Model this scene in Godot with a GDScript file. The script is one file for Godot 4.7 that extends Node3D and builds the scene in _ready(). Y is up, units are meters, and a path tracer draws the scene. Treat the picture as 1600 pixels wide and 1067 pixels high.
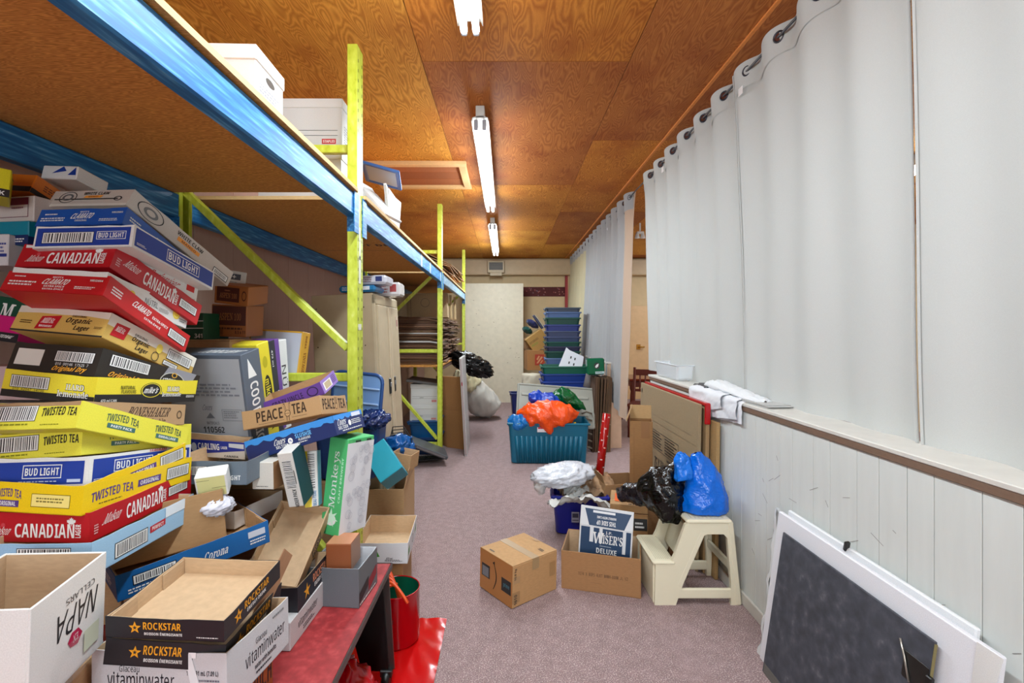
extends Node3D
# A storeroom: pallet racking and drink cartons along one wall, a curtained half wall along the other.

var POSE := {
	"tray_white_orange": [-1.314, 1.784, -1.786, -11.088, -26.923, -2.629, 0.324, 0.065, 0.48],
	"tray_blue_juice": [-1.291, 1.733, -1.67, -1.924, -22.699, 1.544, 0.27, 0.062, 0.4],
	"tray_blue_white": [-1.182, 1.677, -1.557, 1.133, -12.717, 1.518, 0.27, 0.067, 0.4],
	"tray_white_red": [-1.225, 1.627, -1.55, -1.323, -12.69, -0.428, 0.252, 0.066, 0.375],
	"tray_red_a": [-1.225, 1.589, -1.54, -1.242, -22.69, -0.452, 0.27, 0.075, 0.4],
	"tray_white_lemon": [-1.22, 1.549, -1.5, 2.117, -13.7, -3.111, 0.252, 0.066, 0.375],
	"tray_red_juice": [-1.222, 1.508, -1.488, 2.77, -24.683, -3.326, 0.27, 0.061, 0.4],
	"tray_gold": [-1.255, 1.408, -1.553, -0.821, -21.977, -5.15, 0.27, 0.075, 0.4],
	"tray_dark": [-1.244, 1.317, -1.543, -4.549, -16.388, -4.012, 0.27, 0.082, 0.4],
	"tray_yellow_black": [-1.237, 1.278, -1.528, -3.123, -7.07, -4.742, 0.27, 0.074, 0.4],
	"tray_kraft_print": [-1.201, 1.208, -1.44, -4.492, -10.134, 2.335, 0.252, 0.066, 0.375],
	"tray_yellow_a": [-1.2, 1.167, -1.43, -4.97, -21.124, 2.464, 0.262, 0.071, 0.4],
	"tray_yellow_b": [-1.222, 1.121, -1.479, -4.769, -9.356, 5.445, 0.27, 0.072, 0.4],
	"tray_blue_low": [-1.205, 1.054, -1.456, -1.1, -8.747, 1.853, 0.27, 0.078, 0.4],
	"tray_yellow_low": [-1.182, 1.019, -1.423, -1.993, -4.395, -2.345, 0.265, 0.074, 0.4],
	"tray_red_low": [-1.181, 0.956, -1.428, 0.356, -1.072, -0.894, 0.27, 0.075, 0.4],
	"tray_pale_blue": [-1.131, 0.895, -1.366, 1.55, -2.173, -0, 0.27, 0.08, 0.4],
	"col_yellow": [-1.606, 1.893, -1.445, 44.03, -6.833, -4.271, 0.2, 0.089, 0.1],
	"col_orange": [-1.621, 1.89, -1.752, -2.071, -19.403, -4.369, 0.172, 0.065, 0.344],
	"col_maroon": [-1.599, 1.834, -1.769, -9.988, -1.759, 0.322, 0.254, 0.083, 0.376],
	"col_teal": [-1.611, 1.758, -1.746, -6.883, -1.135, 0.416, 0.248, 0.077, 0.368],
	"col_white": [-1.613, 1.688, -1.624, 0.245, -3.206, 0.887, 0.115, 0.1, 0.192],
	"col_green": [-1.612, 1.51, -1.671, 0.034, -5.703, -8.738, 0.172, 0.079, 0.258],
	"col_magenta": [-1.605, 1.453, -1.652, -0.035, -4.484, -7.577, 0.172, 0.08, 0.258],
	"carton_grey": [-1.15, 0.952, -2.026, -5.752, 11.49, -0.214, 0.316, 0.468, 0.117],
	"flat_yellow": [-1.22, 1.002, -2.302, -6, 12, 0, 0.281, 0.445, 0.088],
	"flat_purple": [-1.229, 1.007, -2.393, -7, 9, 0, 0.281, 0.445, 0.099],
	"flat_white": [-1.217, 1.004, -2.471, -8, 6, 0, 0.257, 0.445, 0.064],
	"flat_gold": [-1.224, 1.239, -2.59, -12.192, -7.671, -3.064, 0.317, 0.254, 0.069],
	"paper_white": [-1.417, 1.731, -2.489, 39.338, 7.098, -5.556, 0.13, 0.069, 0.2],
	"paper_brown_a": [-1.295, 1.627, -2.405, 1.017, 7.425, -6.515, 0.158, 0.091, 0.2],
	"paper_brown_b": [-1.318, 1.466, -2.412, 5.28, 1.974, -2.296, 0.158, 0.151, 0.2],
	"carton_green_end": [-1.398, 1.446, -2.285, -0, 0.153, 0.285, 0.1, 0.124, 0.2],
	"tray_purple": [-0.893, 1.194, -2.117, 3.939, 8.959, 20.363, 0.3, 0.055, 0.203],
	"tray_peace": [-0.831, 1.13, -1.96, -7.578, -7.266, 12.396, 0.32, 0.072, 0.216],
	"tray_seltzer": [-0.766, 1.051, -1.917, -7.676, -3.264, 16.822, 0.36, 0.074, 0.243],
	"tray_carling": [-1.147, 1.013, -1.903, -1.625, 9.784, -3.929, 0.305, 0.069, 0.06],
	"tray_grey_low": [-1.01, 0.969, -1.857, -0.204, -0.343, -0.602, 0.27, 0.08, 0.4],
	"box_white_small": [-0.856, 0.926, -1.8, -6.617, -0.456, 1.204, 0.081, 0.097, 0.12],
	"flat_barcode_white": [-0.752, 0.866, -1.805, -0.475, 11.144, 7.021, 0.055, 0.209, 0.09],
	"flat_barcode_yellow": [-0.74, 0.817, -1.889, 13.684, -13.156, 3.4, 0.048, 0.206, 0.1],
	"carton_mint": [-0.644, 0.704, -1.94, -23.144, -4.897, -3.411, 0.091, 0.369, 0.156],
	"carton_cyan": [-0.684, 0.688, -2.871, -70.601, 32.877, -51.604, 0.21, 0.153, 0.141],
	"carton_kraft_tall": [-0.793, -0.002, -3.267, 2.519, 1.514, -0.364, 0.3, 0.52, 0.46],
	"tray_leaf": [-0.641, 0.319, -2.653, 4.014, -1.309, -1.727, 0.267, 0.103, 0.4],
	"carton_napa": [-1.017, 0.766, -1.012, 9.769, 2.331, -3.285, 0.202, 0.216, 0.223],
	"tray_water": [-0.788, 0.615, -1.258, -5.746, -2.34, 2.221, 0.338, 0.127, 0.259],
	"tray_star_a": [-0.758, 0.808, -1.221, -1.585, 3.528, -1.504, 0.27, 0.049, 0.255],
	"tray_star_b": [-0.791, 0.71, -1.277, 2.399, -2.627, -5.122, 0.27, 0.06, 0.31],
	"tray_star_c": [-0.794, 0.577, -1.697, -0.962, -0.705, 1.368, 0.27, 0.089, 0.27],
	"tray_kraft_tilt": [-0.783, 0.698, -1.777, -4.528, 34.519, -11.12, 0.186, 0.055, 0.307],
	"tray_crown": [-1.007, 0.778, -1.552, 48.118, 0.162, 5.085, 0.4, 0.073, 0.262],
	"tray_grey_open": [-0.612, 0.504, -1.84, -5.574, 0.435, 0.016, 0.2, 0.14, 0.181],
	"box_brown": [-0.606, 0.619, -1.832, -1.956, 0.843, 0.742, 0.093, 0.096, 0.1],
	"tray_kraft_back": [-1.034, 0.8, -1.833, -10.803, -1.704, 2.043, 0.26, 0.06, 0.26],
	"box_paleyellow": [-0.964, 0.958, -1.624, 21.19, 17.849, 4.012, 0.09, 0.079, 0.06],
	"carton_smile": [0.072, 0.004, -2.836, -51.104, -0.526, -0.926, 0.293, 0.227, 0.333],
	"carton_open": [0.578, 0.002, -2.927, -15.208, 1.399, 0.155, 0.445, 0.223, 0.303],
	"carton_wiser": [0.591, 0.096, -2.922, -15.7, -3, -3, 0.305, 0.24, 0.15],
	"carton_brown_end": [-0.658, 0.611, -3.178, -12, 0, -8, 0.13, 0.1, 0.14],
	"tray_yellow_nest": [-1.181, 1.052, -1.421, -2.319, 3.598, -2.343, 0.252, 0.066, 0.375],
}

var M := {}
var fonts := {}
var glyph_cache := {}
var taken := {}
var rng := RandomNumberGenerator.new()


func _ready():
	rng.seed = 7
	view_and_light()
	make_fonts()
	make_materials()
	build_room()
	build_lamps()
	build_curtains()
	build_rack()
	build_rack_goods()
	build_beer_stack()
	build_middle_pile()
	build_table_goods()
	build_back_area()
	build_right_area()


func view_and_light():
	var cam := Camera3D.new()
	cam.name = "camera"
	var near := 0.05
	cam.keep_aspect = Camera3D.KEEP_HEIGHT
	cam.set_frustum(1067.0 / 765.0 * near, Vector2(10.0, -16.5) / 765.0 * near, near, 60.0)
	cam.position = Vector3(0, 1.49, 0)
	add_child(cam)
	cam.current = true
	var we := WorldEnvironment.new()
	we.name = "environment"
	var e := Environment.new()
	e.background_mode = Environment.BG_COLOR
	e.background_color = Color(0.02, 0.02, 0.022)
	e.tonemap_mode = Environment.TONE_MAPPER_LINEAR
	e.tonemap_exposure = 1.0
	e.sdfgi_enabled = true
	e.ssao_enabled = true
	e.ssil_enabled = true
	we.environment = e
	add_child(we)


# ---------------------------------------------------------------- shapes
class Mb:
	var st := SurfaceTool.new()
	var col := Color.WHITE
	var any := false

	func _init(smooth := false):
		st.begin(Mesh.PRIMITIVE_TRIANGLES)
		st.set_smooth_group(0 if smooth else -1)

	func c(k: Color) -> Mb:
		col = k.srgb_to_linear()
		return self

	func tri(a: Vector3, b: Vector3, d: Vector3):
		any = true
		for p in [a, d, b]:
			st.set_color(col)
			st.set_uv(Vector2(p.x, p.y))
			st.add_vertex(p)

	func quad(a: Vector3, b: Vector3, d: Vector3, e: Vector3):
		tri(a, b, d)
		tri(a, d, e)

	func box(at: Vector3, s: Vector3, bev := 0.0, bs := Basis()) -> Mb:
		var h := s * 0.5
		bev = minf(bev, minf(h.x, minf(h.y, h.z)) * 0.9)
		for ax in 3:
			var u := (ax + 1) % 3
			var v := (ax + 2) % 3
			for sg in [-1.0, 1.0]:
				var q := []
				for k in [[-1.0, -1.0], [1.0, -1.0], [1.0, 1.0], [-1.0, 1.0]]:
					var p := Vector3()
					p[ax] = sg * h[ax]
					p[u] = k[0] * (h[u] - bev)
					p[v] = k[1] * (h[v] - bev)
					q.append(at + bs * p)
				if sg > 0: quad(q[0], q[1], q[2], q[3])
				else: quad(q[3], q[2], q[1], q[0])
			if bev > 0.0:
				for su in [-1.0, 1.0]:
					for sv in [-1.0, 1.0]:
						var a := Vector3()
						var b := Vector3()
						a[u] = su * h[u]; a[v] = sv * (h[v] - bev)
						b[u] = su * (h[u] - bev); b[v] = sv * h[v]
						var lo := Vector3()
						lo[ax] = -(h[ax] - bev)
						var f: bool = su * sv > 0
						var q4 := [at + bs * (a + lo), at + bs * (b + lo), at + bs * (b - lo), at + bs * (a - lo)]
						if f: quad(q4[3], q4[0], q4[1], q4[2])
						else: quad(q4[2], q4[1], q4[0], q4[3])
		if bev > 0.0:
			for sx in [-1.0, 1.0]:
				for sy in [-1.0, 1.0]:
					for sz in [-1.0, 1.0]:
						var x := at + bs * Vector3(sx * h.x, sy * (h.y - bev), sz * (h.z - bev))
						var y := at + bs * Vector3(sx * (h.x - bev), sy * h.y, sz * (h.z - bev))
						var z := at + bs * Vector3(sx * (h.x - bev), sy * (h.y - bev), sz * h.z)
						if sx * sy * sz > 0: tri(x, y, z)
						else: tri(x, z, y)
		return self

	# a board from a to b (its long axis), given cross-section
	func bar(a: Vector3, b: Vector3, wide: float, thick: float, up := Vector3.UP, bev := 0.0) -> Mb:
		var z := (b - a).normalized()
		var x := up.cross(z).normalized()
		var y := z.cross(x)
		return box((a + b) * 0.5, Vector3(wide, thick, a.distance_to(b)), bev, Basis(x, y, z))

	func tube(pts: Array, r: float, seg := 8, caps := true) -> Mb:
		var rings := []
		var nrm := Vector3.ZERO
		for i in pts.size():
			var t: Vector3 = (pts[mini(i + 1, pts.size() - 1)] - pts[maxi(i - 1, 0)]).normalized()
			if nrm == Vector3.ZERO:
				nrm = t.cross(Vector3(0.3, 0.9, 0.2)).normalized()
			nrm = (nrm - t * nrm.dot(t)).normalized()
			var bi := t.cross(nrm)
			var ring := []
			for k in seg:
				var a := TAU * k / seg
				ring.append(pts[i] + (nrm * cos(a) + bi * sin(a)) * r)
			rings.append(ring)
		for i in pts.size() - 1:
			for k in seg:
				var k2 := (k + 1) % seg
				quad(rings[i][k], rings[i][k2], rings[i + 1][k2], rings[i + 1][k])
		if caps:
			for k in range(1, seg - 1):
				tri(rings[0][0], rings[0][k + 1], rings[0][k])
				tri(rings[-1][0], rings[-1][k], rings[-1][k + 1])
		return self

	func lathe(prof: Array, seg := 24, xf := Transform3D()) -> Mb:
		for i in prof.size() - 1:
			for k in seg:
				var a := TAU * k / seg
				var b := TAU * (k + 1) / seg
				var p: Vector2 = prof[i]
				var q: Vector2 = prof[i + 1]
				quad(xf * Vector3(p.x * cos(b), p.y, p.x * sin(b)), xf * Vector3(p.x * cos(a), p.y, p.x * sin(a)), xf * Vector3(q.x * cos(a), q.y, q.x * sin(a)), xf * Vector3(q.x * cos(b), q.y, q.x * sin(b)))
		return self

	# a flat outline in the plane x,y given thickness along z
	func plate(outline: Array, thick: float, xf := Transform3D()) -> Mb:
		var pts := PackedVector2Array(outline)
		if Geometry2D.is_polygon_clockwise(pts):
			pts.reverse()
		var ix := Geometry2D.triangulate_polygon(pts)
		var f := Vector3(0, 0, thick * 0.5)
		for i in range(0, ix.size(), 3):
			var a := pts[ix[i]]
			var b := pts[ix[i + 1]]
			var d := pts[ix[i + 2]]
			if (b - a).cross(d - a) < 0:
				var t := b
				b = d
				d = t
			tri(xf * (Vector3(a.x, a.y, 0) + f), xf * (Vector3(b.x, b.y, 0) + f), xf * (Vector3(d.x, d.y, 0) + f))
			tri(xf * (Vector3(a.x, a.y, 0) - f), xf * (Vector3(d.x, d.y, 0) - f), xf * (Vector3(b.x, b.y, 0) - f))
		for i in pts.size():
			var a := pts[i]
			var b := pts[(i + 1) % pts.size()]
			quad(xf * (Vector3(a.x, a.y, 0) - f), xf * (Vector3(b.x, b.y, 0) - f), xf * (Vector3(b.x, b.y, 0) + f), xf * (Vector3(a.x, a.y, 0) + f))
		return self

	# a cloth-like sheet: fn(u, v) -> point
	func sheet(nu: int, nv: int, fn: Callable, closed := false) -> Mb:
		var g := []
		for i in nu + 1:
			var row := PackedVector3Array()
			for j in nv + 1:
				row.append(fn.call(float(i) / nu, float(j) / nv))
			g.append(row)
		if closed:
			g[nu] = g[0]
		for i in nu:
			for j in nv:
				quad(g[i][j], g[i + 1][j], g[i + 1][j + 1], g[i][j + 1])
		return self

	func mesh() -> ArrayMesh:
		st.generate_normals()
		return st.commit()


func add(called: String, mb: Mb, mat: Material, parent: Node = self) -> MeshInstance3D:
	var o := MeshInstance3D.new()
	o.name = called
	o.mesh = mb.mesh()
	o.material_override = mat
	o.cast_shadow = GeometryInstance3D.SHADOW_CASTING_SETTING_ON
	parent.add_child(o, true)
	return o


func numbered(called: String) -> String:
	var n: int = taken.get(called, 0)
	taken[called] = n + 1
	return called if n == 0 else "%s_%03d" % [called, n]


func thing(called: String, label: String, category: String, at := Transform3D(), group := "") -> Node3D:
	var o := Node3D.new()
	o.name = numbered(called)
	add_child(o)
	o.transform = at
	tag(o, label, category, group)
	return o


func tag(o: Node, label: String, category: String, group := ""):
	o.set_meta("label", label)
	o.set_meta("category", category)
	if group != "":
		o.set_meta("group", group)


func nth(i: int) -> String:
	var w := ["first", "second", "third", "fourth", "fifth", "sixth", "seventh", "eighth", "ninth", "tenth", "eleventh", "twelfth", "thirteenth", "fourteenth", "fifteenth", "sixteenth", "seventeenth", "eighteenth", "nineteenth"]
	if i < w.size():
		return w[i]
	var tens: String = {2: "twent", 3: "thirt"}[(i + 1) / 10]
	return tens + "ieth" if (i + 1) % 10 == 0 else tens + "y-" + w[(i + 1) % 10 - 1]


func struct(called: String, mb: Mb, mat: Material) -> MeshInstance3D:
	var o := add(called, mb, mat)
	o.set_meta("kind", "structure")
	return o


func struct_root(called: String) -> Node3D:
	var o := Node3D.new()
	o.name = called
	add_child(o)
	o.set_meta("kind", "structure")
	return o


func xf(p: Vector3, yaw := 0.0, pitch := 0.0, roll := 0.0) -> Transform3D:
	return Transform3D(Basis.from_euler(Vector3(deg_to_rad(pitch), deg_to_rad(yaw), deg_to_rad(roll))), p)


func pose(n: String) -> Transform3D:
	var a: Array = POSE[n]
	return xf(Vector3(a[0], a[1], a[2]), a[3], a[4], a[5])


func size_of(n: String) -> Vector3:
	var a: Array = POSE[n]
	return Vector3(a[6], a[7], a[8])


# ---------------------------------------------------------------- lettering
func make_fonts():
	for k in [["SB", "Droid Sans", 700], ["S", "Droid Sans", 400], ["RB", "Droid Serif", 700], ["R", "Droid Serif", 400], ["M", "Droid Sans Mono", 400]]:
		var f := SystemFont.new()
		f.font_names = PackedStringArray([k[1]])
		f.font_weight = k[2]
		fonts[k[0]] = f


func glyphs(s: String, f: String) -> PackedVector2Array:
	var key := f + s
	if glyph_cache.has(key):
		return glyph_cache[key]
	var tm := TextMesh.new()
	tm.text = s
	tm.font = fonts[f]
	tm.font_size = 24
	tm.depth = 0.0
	tm.curve_step = 3.0
	var arr := tm.surface_get_arrays(0)
	var vs: PackedVector3Array = arr[Mesh.ARRAY_VERTEX]
	var ns: PackedVector3Array = arr[Mesh.ARRAY_NORMAL]
	var ix = arr[Mesh.ARRAY_INDEX]
	var order: Array = range(vs.size()) if ix == null or ix.size() == 0 else Array(ix)
	var out := PackedVector2Array()
	var lo := Vector2(1e9, 1e9)
	var hi := -lo
	for i in range(0, order.size() - 2, 3):
		if ns[order[i]].z < 0.5:
			continue
		var t := []
		for k in 3:
			var v := vs[order[i + k]]
			t.append(Vector2(v.x, v.y))
		if (t[1] - t[0]).cross(t[2] - t[0]) < 0:
			t = [t[0], t[2], t[1]]
		for v in t:
			lo = lo.min(v)
			hi = hi.max(v)
			out.append(v)
	for i in out.size():
		out[i] = (out[i] - lo) / (hi - lo)
	glyph_cache[key] = out
	return out


# Ink on one flat face. All places are fractions of the face, from its lower left corner as one looks at it.
class Ink:
	var root
	var mb := Mb.new()
	var o: Vector3
	var u: Vector3
	var v: Vector3
	var n: Vector3
	var layer := 0
	var lift := 0.0004

	func at(x: float, y: float) -> Vector3:
		return o + u * x + v * y + n * (lift + 0.00012 * layer)

	func rect(x0, y0, x1, y1, k: Color) -> Ink:
		layer += 1
		mb.c(k).quad(at(x0, y0), at(x1, y0), at(x1, y1), at(x0, y1))
		return self

	func frame(x0, y0, x1, y1, k: Color, t := 0.01) -> Ink:
		var ty: float = t * u.length() / v.length()
		rect(x0, y0, x1, y0 + ty, k)
		rect(x0, y1 - ty, x1, y1, k)
		rect(x0, y0 + ty, x0 + t, y1 - ty, k)
		rect(x1 - t, y0 + ty, x1, y1 - ty, k)
		return self

	func poly(pts: Array, k: Color) -> Ink:
		layer += 1
		mb.c(k)
		var p := PackedVector2Array(pts)
		var ix := Geometry2D.triangulate_polygon(p)
		for i in range(0, ix.size(), 3):
			var a := p[ix[i]]
			var b := p[ix[i + 1]]
			var c := p[ix[i + 2]]
			if (b - a).cross(c - a) < 0:
				var t := b
				b = c
				c = t
			mb.tri(at(a.x, a.y), at(b.x, b.y), at(c.x, c.y))
		return self

	func ell(cx, cy, rx, ry, k: Color) -> Ink:
		var pts := []
		for i in 24:
			pts.append(Vector2(cx + rx * cos(TAU * i / 24), cy + ry * sin(TAU * i / 24)))
		return poly(pts, k)

	func ring(cx, cy, rx, ry, t, k: Color) -> Ink:
		layer += 1
		mb.c(k)
		for i in 24:
			var a := TAU * i / 24
			var b := TAU * (i + 1) / 24
			mb.quad(at(cx + rx * cos(a) * (1 - t), cy + ry * sin(a) * (1 - t)), at(cx + rx * cos(a), cy + ry * sin(a)), at(cx + rx * cos(b), cy + ry * sin(b)), at(cx + rx * cos(b) * (1 - t), cy + ry * sin(b) * (1 - t)))
		return self

	func star(cx, cy, r, k: Color, points := 5, inner := 0.42, turn := 0.0) -> Ink:
		var asp := u.length() / v.length()
		var pts := []
		for i in points * 2:
			var rr: float = r if i % 2 == 0 else r * inner
			var a := PI / 2 + turn + PI * i / points
			pts.append(Vector2(cx + rr * cos(a), cy + rr * sin(a) * asp))
		return poly(pts, k)

	func leaf(cx, cy, w, k: Color) -> Ink:
		var asp := u.length() / v.length()
		var shape := [[0, 1], [0.2, 0.62], [0.42, 0.75], [0.36, 0.3], [0.62, 0.5], [0.7, 0.36], [1, 0.32], [0.88, 0.1], [0.98, -0.02], [0.5, -0.42], [0.54, -0.56], [0.06, -0.5], [0.06, -0.95]]
		var pts := []
		for p in shape:
			pts.append(Vector2(cx + p[0] * w * 0.5, cy + p[1] * w * 0.5 * asp))
		for i in range(shape.size() - 1, 0, -1):
			pts.append(Vector2(cx - shape[i][0] * w * 0.5, cy + shape[i][1] * w * 0.5 * asp))
		return poly(pts, k)

	# lettering stretched to fill a rectangle; how: font, rot (0, 90, 180, 270), shear, arch
	func text(s: String, x0, y0, x1, y1, k: Color, how := {}) -> Ink:
		layer += 1
		mb.c(k)
		var g: PackedVector2Array = root.glyphs(s, how.get("font", "SB"))
		var rot: int = how.get("rot", 0)
		var shear: float = how.get("shear", 0.0)
		var arch: float = how.get("arch", 0.0)
		var q := []
		for p in g:
			var a: float = p.x
			var b: float = p.y
			b += arch * (0.25 - (a - 0.5) * (a - 0.5)) * 4.0
			if shear != 0.0:
				a = (a + shear * b) / (1.0 + absf(shear))
			if rot == 180:
				a = 1 - a
				b = 1 - b
			elif rot == 90:
				var t := a
				a = 1 - b
				b = t
			elif rot == 270:
				var t := a
				a = b
				b = 1 - t
			q.append(at(lerpf(x0, x1, a), lerpf(y0, y1, b)))
		for i in range(0, q.size() - 2, 3):
			mb.tri(q[i], q[i + 1], q[i + 2])
		return self

	func bars(x0, y0, x1, y1, k := Color(0.08, 0.08, 0.09), upright := false, n := 26) -> Ink:
		layer += 1
		mb.c(k)
		var r: RandomNumberGenerator = root.rng
		var t := 0.0
		while t < 1.0:
			var w := r.randf_range(0.3, 1.5) / n
			var e := minf(t + w * 0.55, 1.0)
			if upright:
				mb.quad(at(x0, lerpf(y0, y1, t)), at(x1, lerpf(y0, y1, t)), at(x1, lerpf(y0, y1, e)), at(x0, lerpf(y0, y1, e)))
			else:
				mb.quad(at(lerpf(x0, x1, t), y0), at(lerpf(x0, x1, e), y0), at(lerpf(x0, x1, e), y1), at(lerpf(x0, x1, t), y1))
			t += w * 1.15
		return self

	func code(x0, y0, x1, y1, upright := false) -> Ink:
		rect(x0, y0, x1, y1, Color(0.08, 0.08, 0.09))
		var tx: float = 0.006
		var ty: float = tx * u.length() / v.length()
		rect(x0 + tx, y0 + ty, x1 - tx, y1 - ty, Color(0.92, 0.92, 0.91))
		return bars(x0 + tx * 3, y0 + ty * 2, x1 - tx * 3, y1 - ty * 2, Color(0.08, 0.08, 0.09), upright)

	# rows of print too small to read
	func fine(x0, y0, x1, y1, rows: int, k: Color) -> Ink:
		layer += 1
		mb.c(k)
		var r: RandomNumberGenerator = root.rng
		var hh: float = (y1 - y0) / rows
		for i in rows:
			var t := 0.0
			var stop := r.randf_range(0.75, 1.0)
			while t < stop:
				var w := minf(r.randf_range(0.04, 0.13), stop - t)
				mb.quad(at(lerpf(x0, x1, t), y0 + hh * i + hh * 0.25), at(lerpf(x0, x1, t + w), y0 + hh * i + hh * 0.25), at(lerpf(x0, x1, t + w), y0 + hh * i + hh * 0.75), at(lerpf(x0, x1, t), y0 + hh * i + hh * 0.75))
				t += w + 0.025
		return self

	func wave(y0, amp, k: Color, top := 1.0, n := 14) -> Ink:
		var r: RandomNumberGenerator = root.rng
		var pts := [Vector2(0, top), Vector2(0, y0)]
		for i in range(1, n * 4):
			var t := float(i) / (n * 4)
			pts.append(Vector2(t, y0 + absf(sin(t * n * PI)) * amp * (0.6 + 0.6 * sin(t * 37.0))))
		pts.append(Vector2(1, y0))
		pts.append(Vector2(1, top))
		return poly(pts, k)

	func done(parent: Node, called := "lettering", mat = null):
		if mb.any:
			root.add(called, mb, root.M.ink if mat == null else mat, parent)


func ink(which: String, s: Vector3, lift := 0.0004) -> Ink:
	var f := Ink.new()
	f.root = self
	f.lift = lift
	var h := s * 0.5
	match which:
		"front": f.o = Vector3(-h.x, 0, h.z); f.u = Vector3(s.x, 0, 0); f.v = Vector3(0, s.y, 0)
		"right": f.o = Vector3(h.x, 0, h.z); f.u = Vector3(0, 0, -s.z); f.v = Vector3(0, s.y, 0)
		"left": f.o = Vector3(-h.x, 0, -h.z); f.u = Vector3(0, 0, s.z); f.v = Vector3(0, s.y, 0)
		"top": f.o = Vector3(-h.x, s.y, h.z); f.u = Vector3(s.x, 0, 0); f.v = Vector3(0, 0, -s.z)
	f.n = f.u.cross(f.v).normalized()
	return f


# ---------------------------------------------------------------- materials
func noise(freq: float, octaves := 3, kind := FastNoiseLite.TYPE_SIMPLEX_SMOOTH, sd := 1) -> FastNoiseLite:
	var n := FastNoiseLite.new()
	n.seed = sd
	n.noise_type = kind
	n.frequency = freq
	n.fractal_octaves = octaves
	return n


func ramp(stops: Array) -> Gradient:
	var g := Gradient.new()
	var offs := PackedFloat32Array()
	var cols := PackedColorArray()
	for s in stops:
		offs.append(s[0])
		cols.append(s[1])
	g.offsets = offs
	g.colors = cols
	return g


func noise_tex(n: FastNoiseLite, g: Gradient, size := 512) -> NoiseTexture2D:
	var t := NoiseTexture2D.new()
	t.width = size
	t.height = size
	t.seamless = true
	t.seamless_blend_skirt = 0.25
	t.noise = n
	t.color_ramp = g
	return t


func grey(a: float, b: float) -> Gradient:
	return ramp([[0.0, Color(a, a, a)], [1.0, Color(b, b, b)]])


func mat(col: Color, rough := 0.7, metal := 0.0) -> StandardMaterial3D:
	var m := StandardMaterial3D.new()
	m.albedo_color = col
	m.roughness = rough
	m.metallic = metal
	return m


func tex(m: StandardMaterial3D, t: Texture2D, scale: Vector3, world := false) -> StandardMaterial3D:
	m.albedo_texture = t
	m.uv1_triplanar = true
	m.uv1_world_triplanar = world
	m.uv1_scale = scale
	return m


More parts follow.
